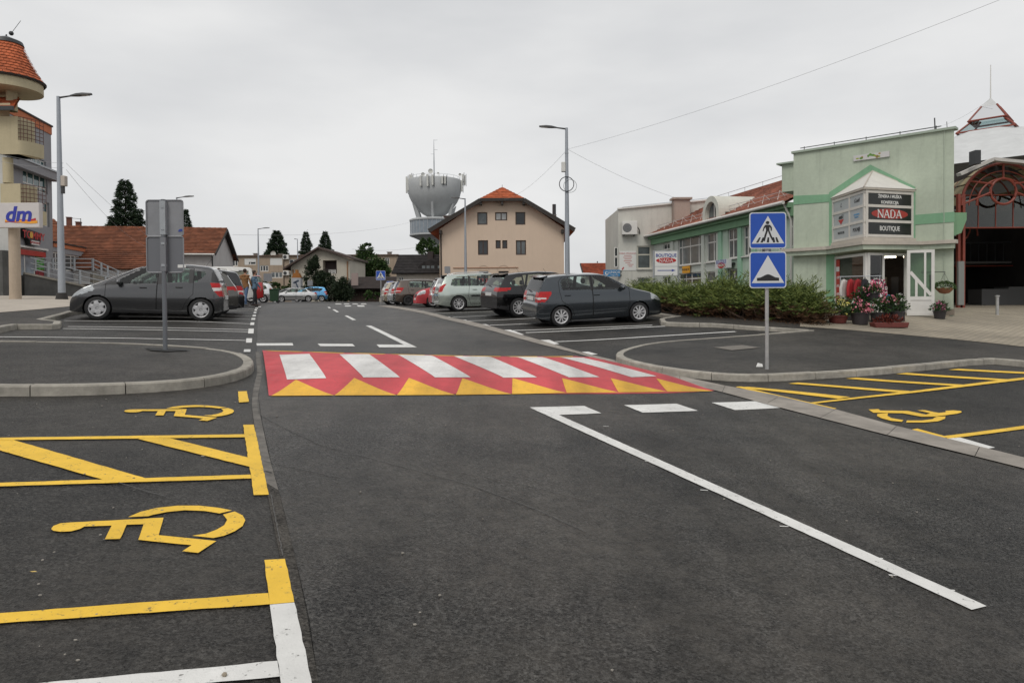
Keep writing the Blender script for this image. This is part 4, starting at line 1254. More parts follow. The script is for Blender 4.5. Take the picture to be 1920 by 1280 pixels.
sandero['rim'] = 'black' if False else '6'
s2 = make_car(sandero)
place_car(s2, sandero, (766, 573), R(15), -1)
for ch in s2.children:
    if ch.name.startswith('wheel') and ch.type == 'EMPTY':
        for g_ in ch.children:
            if g_.name.startswith('rim'):
                g_.data = g_.data.copy(); g_.data.materials[0] = rim_bk
redcar = dict(HATCH, paint=carpaint('paint_red', (0.33, 0.012, 0.016), .25, .3), label='dark red car parked nose towards the road', cat='car', group='cars parked on the right', rim='8', ds=.04)
r1 = make_car(redcar)
place_car(r1, redcar, (899, 574.6), R(196), 1)
silv = dict(HATCH, paint=carpaint('paint_silver', (0.50, 0.50, 0.50), .5, .35), label='silver hatchback half hidden behind the pale green estate', cat='car', group='cars parked on the right', rim='8', ds=.045)
sv = make_car(silv); place_car(sv, silv, (838, 577.5), R(14), -1)
silv2 = dict(silv, label='silver hatchback squeezed between the beige and the brown car', paint=carpaint('paint_silver_b', (0.44, 0.45, 0.46), .5, .35))
sv2 = make_car(silv2); place_car(sv2, silv2, (754, 571.8), R(20), -1)
beige = dict(MPV, paint=carpaint('paint_beige', (0.46, 0.40, 0.31), .35, .36), label='beige compact van, farthest car of the right row', cat='car', group='cars parked on the right', rim='8', ds=.045)
bg1 = make_car(beige); place_car(bg1, beige, (736, 571.3), R(20), -1)
# left row behind the graphite car
suv2 = dict(SUV, paint=carpaint('paint_grey_green', (0.085, 0.083, 0.076), .45, .34), label='dark grey tall hatchback just behind the graphite car', cat='car', group='cars parked on the left', rim='8', ds=.04, rimr=.22)
c2 = make_car(suv2); place_car(c2, suv2, (397, 594.5), R(201), 1, .95)
blk = dict(HATCH, paint=carpaint('paint_black2', (0.016, 0.017, 0.019), .3, .3), label='black hatchback in front of the white van', cat='car', group='cars parked on the left', rim='8', ds=.045)
blk['top'] = [(x * 1.04, z * 1.06) for x, z in HATCH['top']]
c3 = make_car(blk); place_car(c3, blk, (412, 588.5), R(201), 1)
VAN = dict(W=1.85, xr=-1.5, xf=1.5, rw=.33, tw=.21, ground=.2, zm=.8, gap=.038, rc=.09, tum=.2,
    top=[(-2.28, .48), (-2.30, .7), (-2.27, 1.0), (-2.23, 1.4), (-2.15, 1.82), (-2.05, 1.91), (-1.2, 1.95), (.3, 1.95), (.75, 1.86), (1.5, 1.22), (1.75, 1.12), (2.25, .98), (2.42, .75), (2.46, .45)],
    belt=[(-2.4, 1.15), (.5, 1.12), (2.1, 1.0)], windows=[[(-2.0, 1.22), (-.95, 1.2), (-.95, 1.72), (-2.0, 1.72)], [(-.85, 1.2), (.2, 1.19), (.2, 1.74), (-.85, 1.74)], [(.3, 1.18), (1.3, 1.14), (1.3, 1.25), (.75, 1.7), (.3, 1.74)]],
    doors=[[(-.9, .3), (-.9, 1.8), (.25, 1.82), (.25, .3)], [(.265, .3), (.265, 1.82), (.75, 1.78), (1.36, 1.2), (1.36, .7), (1.15, .3)]], handles=[(-.72, 1.05), (.42, 1.05)], screen=(.76, 1.52), rearwin=(-2.24, -2.15), rwf=.25,
    tail=[[(-2.4, .9), (-2.12, .9), (-2.12, 1.3), (-2.4, 1.3)]], tail_y=.75, head=[[(1.9, .8), (2.45, .7), (2.45, .85), (2.0, 1.0)]], mirror=(1.2, 1.2), rim='8', plate_z=.75, ds=.045, grille=(.5, .8))
van = dict(VAN, paint=carpaint('paint_white', (0.68, 0.69, 0.69), .0, .4), label='white van behind the two people in the left row', cat='van', group='cars parked on the left')
c4 = make_car(van, 'parked_van'); place_at(c4, van, 394, 37, R(198))
redv = dict(VAN, paint=carpaint('paint_red3', (0.42, 0.016, 0.018), .1, .35), label='red van tail showing beside the man in blue', cat='van', group='cars parked on the left')
redv['top'] = [(x * .9, z * .86) for x, z in VAN['top']]
redv['xr'], redv['xf'] = -1.32, 1.4
c5 = make_car(redv, 'parked_van'); place_at(c5, redv, 428, 42, R(198))
slv3 = dict(WAGON, paint=carpaint('paint_silver_c', (0.52, 0.53, 0.54), .4, .34), label='silver estate with red tail lamps beside the green bin', cat='car', group='cars parked on the left', ds=.045)
c6 = make_car(slv3); place_at(c6, slv3, 462, 54, R(196))
# far cars at the end of the road
SEDAN = dict(WAGON, top=[(-2.16, .44), (-2.18, .62), (-2.14, .84), (-2.08, .96), (-1.55, 1.03), (-1.05, 1.34), (-.8, 1.395), (-.2, 1.41), (.2, 1.38), (.5, 1.31), (1.2, .98), (1.35, .94), (1.9, .82), (2.14, .68), (2.2, .54), (2.22, .40)], rails=None, spoiler=None, strip=(-.78, 1.0, .50),
    belt=[(-2.2, .97), (-1.3, .96), (.9, .92), (2.1, .84)],
    windows=[[(-1.28, 1.0), (-.78, .985), (-.78, 1.33), (-1.0, 1.29)], [(-.72, .985), (-.16, .975), (-.16, 1.34), (-.72, 1.335)], [(-.08, .975), (.98, .94), (.98, .98), (.5, 1.26), (.3, 1.33), (-.08, 1.345)]],
    tail=[[(-2.3, .78), (-1.92, .78), (-1.92, .94), (-2.3, .94)]], screen=(.5, 1.22), rearwin=(-1.58, -1.02), handles=[(-.62, .84), (.1, .83)],
    doors=[[(-.98, .98), (-.98, 1.32), (-.12, 1.37), (-.12, .29), (-.80, .29), (-.90, .6)], [(-.105, .29), (-.105, 1.37), (.35, 1.34), (1.05, .96), (1.05, .6), (.98, .29)]], mirror=(.9, .97))
sed = dict(SEDAN, paint=carpaint('paint_silver_d', (0.55, 0.55, 0.55), .4, .34), label='silver sedan seen side on at the end of the road', cat='car', group='cars at the end of the road', rim='8', ds=.05)
c7 = make_car(sed); place_at(c7, sed, 554, 70, R(194))
gw = dict(WAGON, paint=carpaint('paint_mid_grey', (0.2, 0.2, 0.21), .4, .35), label='grey estate behind the silver sedan', cat='car', group='cars at the end of the road', ds=.05)
c8 = make_car(gw); place_at(c8, gw, 540, 75.5, R(192))
blu = dict(MPV, paint=carpaint('paint_light_blue', (0.10, 0.30, 0.52), .3, .35), label='light blue compact car at the end of the road', cat='car', group='cars at the end of the road', rim='8', ds=.05)
c9 = make_car(blu); place_at(c9, blu, 581, 73.6, R(192), .05)

# ================================================================== BUILDINGS
win_dark = mat('window_glass_dark', (0.022, 0.026, 0.030), 0.06, spec=.6, var=.4, scale=1.2)
win_grey = mat('window_glass_grey', (0.10, 0.115, 0.12), 0.08, spec=.6, var=.35, scale=1.5)
win_teal = mat('window_glass_teal', (0.045, 0.11, 0.115), 0.06, spec=.7, var=.3, scale=.8)
curtain = mat('net_curtain', (0.36, 0.37, 0.37), 0.25, var=.2, scale=6)
frame_w = mat('frame_white', (0.66, 0.65, 0.62), 0.5, var=.05, scale=5)
frame_b = mat('frame_brown', (0.055, 0.032, 0.022), 0.5, var=.15, scale=9)
metal_g = mat('galvanised', (0.36, 0.38, 0.40), 0.45, metal=.35, var=.1, scale=6)
metal_d = mat('dark_metal', (0.045, 0.047, 0.05), 0.5, metal=.3)
fascia_b = mat('fascia_dark', (0.032, 0.026, 0.022), 0.7, var=.2, scale=4)
def plaster(name, col, dirt=.10):
    if name in MATS: return MATS[name]
    m = mat(name, col, 0.9, var=dirt * .5, scale=9, bump=.12, bscale=90, var2=dirt, scale2=.55)
    t = m.node_tree; b = t.nodes['Principled BSDF']; src = b.inputs['Base Color'].links[0].from_socket
    tc = t.nodes.new('ShaderNodeTexCoord'); mp_ = t.nodes.new('ShaderNodeMapping'); mp_.inputs['Scale'].default_value = (2.6, 2.6, .22)
    n = t.nodes.new('ShaderNodeTexNoise'); n.inputs['Scale'].default_value = 1.3; n.inputs['Detail'].default_value = 6; n.inputs['Roughness'].default_value = .65
    r = t.nodes.new('ShaderNodeMapRange'); r.inputs['From Min'].default_value = .52; r.inputs['From Max'].default_value = .78; r.inputs['To Min'].default_value = 1; r.inputs['To Max'].default_value = 1 - dirt * 2.2
    x = t.nodes.new('ShaderNodeMixRGB'); x.blend_type = 'MULTIPLY'; x.inputs['Fac'].default_value = 1
    t.links.new(tc.outputs['Object'], mp_.inputs['Vector']); t.links.new(mp_.outputs['Vector'], n.inputs['Vector']); t.links.new(n.outputs['Fac'], r.inputs['Value'])
    t.links.new(src, x.inputs['Color1']); t.links.new(r.outputs['Result'], x.inputs['Color2']); t.links.new(x.outputs['Color'], b.inputs['Base Color'])
    return m
def tiles(name, col, dark=.55, row=0.33, colw=0.22, axis_scale=None):
    """roof tile colour: tint per tile and a darker joint; the rows themselves are stepped geometry"""
    m = bpy.data.materials.new(name); m.use_nodes = True
    t = m.node_tree; b = t.nodes['Principled BSDF']; b.inputs['Roughness'].default_value = .85; b.inputs['Specular IOR Level'].default_value = .25
    tc = t.nodes.new('ShaderNodeTexCoord')
    v = t.nodes.new('ShaderNodeTexVoronoi'); v.inputs['Scale'].default_value = 3.6
    t.links.new(tc.outputs['Object'], v.inputs['Vector'])
    n = t.nodes.new('ShaderNodeTexNoise'); n.inputs['Scale'].default_value = .7; n.inputs['Detail'].default_value = 5
    t.links.new(tc.outputs['Object'], n.inputs['Vector'])
    sp_ = t.nodes.new('ShaderNodeSeparateColor'); t.links.new(v.outputs['Color'], sp_.inputs['Color'])
    r1 = t.nodes.new('ShaderNodeMapRange'); r1.inputs['To Min'].default_value = .72; r1.inputs['To Max'].default_value = 1.25
    t.links.new(sp_.outputs['Red'], r1.inputs['Value'])
    r2 = t.nodes.new('ShaderNodeMapRange'); r2.inputs['From Min'].default_value = .3; r2.inputs['From Max'].default_value = .7; r2.inputs['To Min'].default_value = .75; r2.inputs['To Max'].default_value = 1.2
    t.links.new(n.outputs['Fac'], r2.inputs['Value'])
    mu = t.nodes.new('ShaderNodeMath'); mu.operation = 'MULTIPLY'; t.links.new(r1.outputs[0], mu.inputs[0]); t.links.new(r2.outputs[0], mu.inputs[1])
    mm = t.nodes.new('ShaderNodeMixRGB'); mm.blend_type = 'MULTIPLY'; mm.inputs['Fac'].default_value = 1; mm.inputs['Color1'].default_value = (*col, 1)
    t.links.new(mu.outputs[0], mm.inputs['Color2']); t.links.new(mm.outputs['Color'], b.inputs['Base Color'])
    MATS[name] = m
    return m
tile_old = tiles('roof_tile_old', (0.205, 0.078, 0.042))
tile_red = tiles('roof_tile_red', (0.30, 0.075, 0.038))
tile_or = tiles('roof_tile_orange', (0.43, 0.115, 0.05))
tile_dk = tiles('roof_tile_dark', (0.030, 0.027, 0.027))
tile_pk = tiles('roof_tile_brown', (0.38, 0.175, 0.125))
def frame2(name, label, cat, A, B, z0, group=None):
    """a building whose local x runs from A to B (seen left to right) and local y goes into it"""
    d = Vector((B[0] - A[0], B[1] - A[1]))
    o = thing(name, label, cat, (A[0], A[1], z0), math.atan2(d.y, d.x), group)
    return o, d.length
def roof_plane(parent, a, b, c, d, m, row=0.34, thick=0.05, name='roof', under=None, wave=0.0):
    """stepped tile courses between eave a-b and ridge d-c (all local)"""
    a, b, c, d = [Vector(p) for p in (a, b, c, d)]
    n = max(3, int(((d - a).length + (c - b).length) / 2 / row))
    nrm = (b - a).cross(d - a).normalized()
    if nrm.z < 0: nrm = -nrm
    mb = MB()
    for i in range(n):
        t0, t1 = i / n, (i + 1) / n
        l0, r0, l1, r1 = a.lerp(d, t0), b.lerp(c, t0), a.lerp(d, t1), b.lerp(c, t1)
        up = nrm * thick
        mb.quad(l0 + up, r0 + up, r1 + nrm * .012, l1 + nrm * .012)
        mb.quad(l0 - nrm * .01, r0 - nrm * .01, r0 + up, l0 + up)
    mb.quad(a - nrm * .08, b - nrm * .08, c - nrm * .08, d - nrm * .08)
    return mb.build(name, m, parent)
def px_u(px, A, B):
    """distance along the wall line A-B seen at photograph column px, and its forward distance"""
    d = ray(px, 560)
    A = Vector(A[:2]); B = Vector(B[:2]); e = (B - A).normalized()
    # A + e*u = t*(d.x,d.y)
    den = e.x * d.y - e.y * d.x
    u = (A.y * d.x - A.x * d.y) / den
    p = A + e * u
    return u, p.y
def wpt(px, py, A, B, z0):
    u, Y = px_u(px, A, B)
    return u, at(px, py, Y).z - z0
def wrect(x0, y0, x1, y1, A, B, z0):
    a = wpt(x0, y1, A, B, z0); b = wpt(x1, y1, A, B, z0); c = wpt(x0, y0, A, B, z0); e = wpt(x1, y0, A, B, z0)
    return (min(a[0], c[0]), (a[1] + b[1]) / 2, max(b[0], e[0]), (c[1] + e[1]) / 2)

# ------------------------------------------------------------------ peach gable house
A = (at(825, 560, 58).x, 58.0); B = (at(1058, 560, 58).x, 58.0); z0 = 1.25
H, L = frame2('gable_house', 'peach rendered house with half hipped orange roof and brown windows', 'house', A, B, z0)
peach = plaster('render_peach', (0.64, 0.505, 0.395), .035)
def HZ(y, Y=58.0): return at(940, y, Y).z - z0
rects = [wrect(*r, A, B, z0) for r in ((896, 398, 915, 421.5), (929.5, 398, 952, 413.5), (967.5, 397.5, 986, 421.5), (897, 450.5, 916, 478), (930, 450.5, 939.5, 466), (942.5, 450.5, 952, 466), (968, 450.5, 987, 478), (898, 508, 916, 545), (935, 508, 954, 545))]
zr, zh, ze = HZ(351, 58.6), HZ(372, 57.25), HZ(429)
xh0, xh1 = px_u(903, A, B)[0], px_u(983, A, B)[0]
mb = MB()
wall(mb, [(0, 0), (L, 0), (L, ze), (xh1, zh - .1), (xh0, zh - .1), (0, ze)], rects, 0, .16)
mb.quad((0, 0, 0), (0, 12, 0), (0, 12, ze), (0, 0, ze)); mb.quad((L, 0, 0), (L, 0, ze), (L, 12, ze), (L, 12, 0))
wl_ = mb.build('wall', peach, H)
for i, r in enumerate(rects[:7]):
    window(H, *r, .12, frame_b, curtain if i == 1 else (win_grey if i in (0, 6) else win_dark), xs=(.5,) if i in (1, 3, 6) else (), fw=.09)
for r in rects[7:]:
    w = window(H, *r, .12, frame_b, win_dark, xs=(.5,), fw=.09)
    cx, hw_ = (r[0] + r[2]) / 2, (r[2] - r[0]) / 2
    MB().lathe([(hw_ + .1, 0), (hw_ + .1, .05), (.01, .05)], 14, (cx, -.03, r[3] - .05), 'y', a0=0, a1=math.pi).build('arch', frame_b, w)
ov = .75
xe0, xe1 = px_u(807, A, B)[0], px_u(1077, A, B)[0]
ze2 = HZ(431)
ap = ((xh0 + xh1) / 2, .7, zr)
# half hip in front, then the two long slopes
roof_plane(H, (xh0 - .05, -ov, zh), (xh1 + .05, -ov, zh), (ap[0] + .05, ap[1], zr), (ap[0] - .05, ap[1], zr), tile_or, .33, name='roof_hip')
sl = MB()
for s_, xh, xe in ((-1, xh0, xe0), (1, xh1, xe1)):
    a, b, c, d, e = (xe, -ov, ze2), (xh, -ov, zh), (ap[0], ap[1], zr), (ap[0], 12.5, zr), (xe, 12.5, ze2)
    sl.add([a, b, c, d, e], [(0, 1, 2, 3, 4)])
    t = .2
    sl.add([(p[0], p[1], p[2] - t) for p in (a, b, c, d, e)], [(4, 3, 2, 1, 0)])
    sl.quad((a[0], a[1], a[2] - t), (b[0], b[1], b[2] - t), b, a, 1); sl.quad((e[0], e[1], e[2] - t), (a[0], a[1], a[2] - t), a, e, 1)
sl.build('roof', [tile_or, fascia_b], H)
bb = MB()
for s_, xh, xe in ((-1, xh0, xe0), (1, xh1, xe1)):
    bb.bar((xe, -ov - .03, ze2 - .12), (xh, -ov - .03, zh - .12), .08, .34)
bb.bar((xh0, -ov - .03, zh - .1), (xh1, -ov - .03, zh - .1), .08, .24)
build_islands(bb, 'barge_board', fascia_b, H)
for x, z in ((xh0, zh), (xh1, zh), ((xh0 + xh1) / 2, zh), (.15, ze + .05), (L - .15, ze + .05)):
    MB().box(x - .1, -ov, z - .5, x + .1, .1, z - .2).build('purlin', fascia_b, H)
MB().box(wpt(850, 502, A, B, z0)[0], -.05, HZ(502.6), wpt(972, 502, A, B, z0)[0], -.001, HZ(501)).build('string_course', mat('trim_pink', (.36, .2, .13), .8), H)
ch = MB(); ch.box(px_u(957, A, B)[0], 4, zr - 1.2, px_u(968, A, B)[0], 4.6, HZ(357)); ch.box(px_u(956, A, B)[0], 3.9, HZ(357), px_u(969, A, B)[0], 4.7, HZ(355.6))
build_islands(ch, 'chimney', mat('chimney_grey', (.22, .2, .18), .9, var=.2, scale=4), H)
MB().tube([(px_u(1047, A, B)[0], 5, ze), (px_u(1047, A, B)[0], 5, HZ(381, 62))], .17, 8).build('flue', metal_d, H)
MB().tube([(ap[0], ap[1], zr), (ap[0], ap[1], HZ(344))], .02, 5).build('lightning_rod', metal_d, H)
for x0, x1 in ((828, 866), (1016, 1046)):
    u0, u1 = px_u(x0, A, B)[0], px_u(x1, A, B)[0]
    d = MB(); d.box(u0, 3.0, HZ(420), u1, 6.5, HZ(397)); d.box(u0 - .12, 2.85, HZ(397), u1 + .12, 6.6, HZ(395.2))
    build_islands(d, 'dormer', mat('dormer_zinc', (.13, .145, .145), .6, var=.2, scale=3), H)
MB().tube([(.12, -.06, .2), (.12, -.06, ze - .3)], .06, 6).build('downpipe', fascia_b, H)

# ------------------------------------------------------------------ water tower
Yt = 172.0; ct = at(816.5, 560, Yt); zt0 = 1.0
WT = thing('water_tower', 'pale grey bowl shaped water tower with glazed gallery and antennas', 'water tower', (ct.x, ct.y, zt0))
def TZ(y): return at(817, y, Yt).z - zt0
k = Yt / FPX
conc_t = mat('tower_concrete', (0.44, 0.455, 0.46), .85, var=.06, scale=.8, var2=.08, scale2=.12)
prof = [(.01, TZ(340) - .1), (48 * k, TZ(340) - .1), (49.3 * k, TZ(338.6)), (50.3 * k, TZ(341)), (50.3 * k, TZ(352)), (49.2 * k, TZ(361)), (46.8 * k, TZ(370)), (42.5 * k, TZ(379)), (36.5 * k, TZ(388)), (29.5 * k, TZ(396)), (22 * k, TZ(402)), (13 * k, TZ(407)), (11 * k, TZ(412))]
MB().lathe(prof, 64).build('bowl', conc_t, WT, .6)
for i in range(6):
    a = 2 * math.pi * i / 6 - math.pi / 2
    f = MB(); r0, r1 = 40.5 * k, 30 * k
    ca, sa = math.cos(a), math.sin(a)
    pts = [(44 * k, TZ(384)), (35 * k, TZ(414)), (30 * k, TZ(414)), (33.5 * k, TZ(400)), (38 * k, TZ(390))]
    w = .26
    f.add([(r * ca - s_ * w * sa, r * sa + s_ * w * ca, z) for s_ in (-1, 1) for r, z in pts], [(0, 1, 2, 3, 4), (9, 8, 7, 6, 5)] + [(j, 5 + j, 5 + (j + 1) % 5, (j + 1) % 5) for j in range(5)])
    f.build('fin', conc_t, WT)
MB().lathe([(.01, TZ(411.5)), (44 * k, TZ(411.5)), (47 * k, TZ(413)), (47 * k, TZ(415.5)), (45 * k, TZ(415.6))], 48).build('gallery_roof', conc_t, WT, .5)
MB().lathe([(45.6 * k, TZ(440)), (47 * k, TZ(440)), (47 * k, TZ(443)), (40 * k, TZ(445.5)), (28 * k, TZ(451)), (18 * k, TZ(460)), (14 * k, TZ(475)), (13.5 * k, 0)], 48).build('shaft', conc_t, WT, .5)
MB().lathe([(36 * k, TZ(415)), (36 * k, TZ(442))], 40).build('gallery_core', mat('gallery_core', (.14, .16, .18), .8), WT)
for i in range(36):
    a0, a1 = 2 * math.pi * i / 36 + .012, 2 * math.pi * (i + 1) / 36 - .012
    r = 45.4 * k
    g = MB(); n = (math.cos((a0 + a1) / 2) * .06, math.sin((a0 + a1) / 2) * .06)
    p = [(r * math.cos(a0), r * math.sin(a0)), (r * math.cos(a1), r * math.sin(a1))]
    g.add([(q[0] - n[0] * s_, q[1] - n[1] * s_, z) for s_ in (0, 1) for z in (TZ(439.5), TZ(415.7)) for q in p], [(0, 1, 3, 2), (4, 6, 7, 5), (0, 4, 5, 1), (2, 3, 7, 6), (0, 2, 6, 4), (1, 5, 7, 3)])
    g.build('gallery_pane', mat('tower_glass', (0.20, 0.235, 0.27), .15, spec=.6, var=.2, scale=.5), WT)
    MB().tube([(r * math.cos(a0 - .012), r * math.sin(a0 - .012), TZ(440)), (r * math.cos(a0 - .012), r * math.sin(a0 - .012), TZ(415.5))], .09, 5).build('mullion', metal_g, WT)
ant_m = mat('antenna_panel', (.55, .55, .52), .6)
for px, y0, y1, off in ((764, 330, 361, 0), (770, 338, 360, .6), (774, 331, 345, 1.2), (778, 333, 345, .8), (797, 338, 357, 0), (810, 338, 358, 0), (819, 337, 356, 0), (836, 339, 353, 0), (840.5, 339, 353, .2), (869, 326, 347, 0), (872.5, 328, 346, .5), (868, 340, 361, .2)):
    dx = (px - 816.5) * k
    r = 52.5 * k
    dy = -math.sqrt(max(0, r * r - dx * dx)) if abs(dx) < r else .5
    a = MB(); a.box(dx - .22, dy - .16 + off, TZ(y1), dx + .22, dy + .16 + off, TZ(y0))
    o = a.build('antenna_panel', ant_m, WT, bevel=.05)
    MB().tube([(dx + .34, dy + .3 + off, TZ(y1 + 2)), (dx + .34, dy + .3 + off, TZ(y0 - 3))], .07, 5).build('antenna_pole', metal_d, o)
    MB().bar((dx + .3, dy + .3 + off, TZ((y0 + y1) / 2 + 3)), (dx * .93, dy * .93 + .6, TZ((y0 + y1) / 2 + 3)), .08).build('bracket', metal_d, o)
for px, py, r in ((812, 325, .6), (798, 331, .5), (826, 329, .25), (806, 333, .3), (866, 332, .35)):
    d = MB(); d.lathe([(.01, .18), (r * .6, .1), (r, -.05)], 14, ((px - 816.5) * k, -3, TZ(py)), 'y')
    d.tube([((px - 816.5) * k, -2.8, TZ(py)), ((px - 816.5) * k, -2.8, TZ(341))], .05, 5)
    d.build('dish_antenna', ant_m, WT)
ms = MB(); xm = (816 - 816.5) * k
ms.tube([(xm, 0, TZ(340)), (xm, 0, TZ(305)), (xm, 0, TZ(262))], [.16, .14, .04], 6)
for y, w in ((263, .9), (281, .9), (289, -.8)):
    ms.bar((xm, 0, TZ(y)), (xm + w, 0, TZ(y)), .06)
for sx_ in (-1, 1):
    ms.bar((xm, 0, TZ(330)), (xm + sx_ * 1.1, 0, TZ(340)), .14)
ms.build('mast', metal_g, WT)
for i in range(20):
    a = 2 * math.pi * i / 20
    p0 = (47.5 * k * math.cos(a), 47.5 * k * math.sin(a)); a2 = a + 2 * math.pi / 20; p1 = (47.5 * k * math.cos(a2), 47.5 * k * math.sin(a2))
    rl_ = MB(); rl_.tube([(*p0, TZ(339)), (*p0, TZ(333.5))], .035, 4); rl_.tube([(*p0, TZ(333.6)), (*p1, TZ(333.6))], .03, 4)
    rl_.build('rail', metal_g, WT)

# ------------------------------------------------------------------ long low house with old red tiles (left)
Bc = (at(398, 560, 52).x, 52.0); e = Vector((math.cos(R(11.6)), math.sin(R(11.6))))
A = (Bc[0] - e.x * 17, Bc[1] - e.y * 17); z0 = 1.5
LH, L = frame2('long_house', 'long low house with weathered red tiled roof behind the graphite car', 'house', A, Bc, z0)
greyw = plaster('render_grey_white', (0.53, 0.515, 0.505), .06)
ze, zr, W_ = 3.95, 5.9, 8.2
mb = MB()
wall(mb, [(0, 0), (L, 0), (L, ze), (0, ze)], [], 0)
mb.add([(L, 0, 0), (L, W_, 0), (L, W_, ze), (L, W_ / 2, zr), (L, 0, ze)], [(0, 1, 2, 3, 4)])
mb.build('wall', greyw, LH)
roof_plane(LH, (-1, -.45, ze - .22), (L + .35, -.45, ze - .22), (L + .35, W_ / 2, zr + .12), (-1, W_ / 2, zr + .12), tile_old, .28, .06)
roof_plane(LH, (-1, W_ + .45, ze - .22), (L + .35, W_ + .45, ze - .22), (L + .35, W_ / 2, zr + .12), (-1, W_ / 2, zr + .12), tile_old, .28, .06)
bb = MB()
bb.bar((L + .36, -.45, ze - .30), (L + .36, W_ / 2, zr + .04), .06, .2); bb.bar((L + .36, W_ + .45, ze - .30), (L + .36, W_ / 2, zr + .04), .06, .2, 0)
build_islands(bb, 'barge_board', fascia_b, LH)
MB().quad((L + .02, W_ / 2, zr), (L + .34, W_ / 2, zr), (L + .34, W_ + .45, ze - .3), (L + .02, W_ + .45, ze - .3)).build('soffit', fascia_b, LH)
MB().tube([(L + .06, -.06, ze - .4), (L + .06, -.06, .2)], .05, 6).build('downpipe', metal_d, LH)
MB().tube([(L - 17.5, -.5, ze - .3), (L + .3, -.5, ze - .3)], .07, 6).build('gutter', frame_w, LH)
ridge = MB()
for i in range(44):
    u = -1 + (L + 1.35) * i / 44
    MB().tube([(u, W_ / 2, zr + .13), (u + (L + 1.35) / 44 * .96, W_ / 2, zr + .15)], .10, 6).build('ridge_tile', tile_old, LH)
# lower lean-to roof towards the ramp, and a small brown porch gable
roof_plane(LH, (L - 13.5, -2.6, ze - 1.5), (L - 3.4, -2.6, ze - 1.5), (L - 3.4, -.3, ze - .15), (L - 13.5, -.3, ze - .15), tile_old, .28, .06, 'lean_to_roof')
p = MB(); p.box(L - 13.3, -2.3, 0, L - 3.6, -.05, ze - 1.5); p.build('lean_to_wall', greyw, LH)
MB().prism([(L - 12.0, 1.2), (L - 10.2, 2.15), (L - 8.4, 1.2), (L - 8.4, 1.05), (L - 10.2, 1.95), (L - 12.0, 1.05)], -3.6, -2.3, 'y').build('porch_gable', mat('porch_red', (.13, .03, .025), .7), LH)
MB().box(L - 10.4, -3.4, 1.35, L - 5.0, -2.35, 1.55).build('canopy', frame_w, LH)
MB().box(L - 10.2, -2.9, .75, L - 5.2, -2.32, 1.15).build('awning', mat('awning_red', (.22, .03, .03), .7, var=.4, scale=3), LH)
# second roof behind with two chimneys
A2, B2_ = (at(60, 560, 63).x, 62.0), (at(142, 560, 63).x, 64.0)
RH, L = frame2('chimney_house', 'red roofed house with two brick chimneys behind the long house', 'house', A2, B2_, 1.4)
mb = MB(); mb.box(-3, 0, 0, L, 7, 5.0); mb.build('wall', greyw, RH)
zrr = at(110, 408, 65).z - 1.4
roof_plane(RH, (-3.5, -.4, 4.9), (L + .5, -.4, 4.9), (L - 2.6, 3.5, zrr), (-3.5, 3.5, zrr), tile_old, .3, .06)
for px, t, w in ((125.5, 407, 8.5), (143.5, 415, 9)):
    u = px_u(px, A2, B2_)[0]; hw_ = w / 2 * 64 / FPX
    c = MB(); c.box(u - hw_, 2.2, 4.6, u + hw_, 2.8, at(px, t, 65).z - 1.4); c.box(u - hw_ * 1.15, 2.12, at(px, t, 65).z - 1.4, u + hw_ * 1.15, 2.88, at(px, t - 1.2, 65).z - 1.4)
    build_islands(c, 'chimney', mat('brick_dark', (.16, .065, .045), .9, var=.25, scale=5), RH)
aw = MB(); u = px_u(151.5, A2, B2_)[0]
aw.tube([(u, 1, 4), (u, 1, at(151, 405, 63).z - 1.4)], .03, 5); aw.tube([(u, 1, at(151, 405, 63).z - 1.45), (u - 1.1, 1, at(131, 405, 63).z - 1.4)], .02, 5)
aw.build('aerial', metal_d, RH)

# ------------------------------------------------------------------ beige flats (far)
Yf = 105.0; A = (at(430, 560, Yf).x, Yf); B = (at(744, 560, Yf).x, Yf); z0 = 1.0
FL, L = frame2('apartment_block', 'long two storey beige flats with flat roof at the end of the road', 'building', A, B, z0)
beigew = plaster('render_beige', (0.36, 0.285, 0.215), .10)
def FZ(y): return at(500, y, Yf).z - z0
specs = [((436, 487, 447, 499), 'w'), ((459, 485, 481, 496.5), 'roller_half'), ((488, 497.5, 504, 509), 'open'), ((507, 484, 530.5, 497), 'roller'), ((509, 510, 530.5, 521), 'three'), ((459, 511, 470, 521), 'w'), ((474, 511, 484, 521), 'w'), ((543, 486, 560, 497), 'w'), ((543, 512, 560, 522), 'w'), ((668, 486, 682, 497), 'w'), ((690, 486, 704, 497), 'w'), ((722, 483, 731, 496), 'w')]
rects = [wrect(*r, A, B, z0) for r, _ in specs]
mb = MB(); wall(mb, [(0, 0), (L, 0), (L, FZ(480)), (0, FZ(480))], rects, 0, .15)
mb.quad((0, 0, 0), (0, 9, 0), (0, 9, FZ(480)), (0, 0, FZ(480))); mb.quad((L, 0, 0), (L, 0, FZ(480)), (L, 9, FZ(480)), (L, 9, 0))
mb.build('wall', beigew, FL)
MB().box(-.3, -.3, FZ(480), L + .3, 9.3, FZ(478.4)).build('roof_slab', mat('roof_edge', (.16, .11, .085), .8), FL)
shut = mat('roller_shutter', (.66, .66, .64), .6, bump=.3, bscale=12)
for (r, kd), q in zip(specs, rects):
    w = window(FL, *q, .1, frame_w, win_dark if kd != 'three' else win_grey, xs=(.33, .66) if kd in ('three', 'open') else (.5,), fw=.12)
    if kd.startswith('roller'):
        zz = q[1] if kd == 'roller' else q[1] + (q[3] - q[1]) * .45
        MB().box(q[0] + .03, .0, zz, q[2] - .03, .06, q[3]).build('shutter', shut, w)
        if kd == 'roller_half': MB().box(q[0] + .03, .0, q[1], q[0] + (q[2] - q[0]) * .38, .06, zz).build('shutter', shut, w)
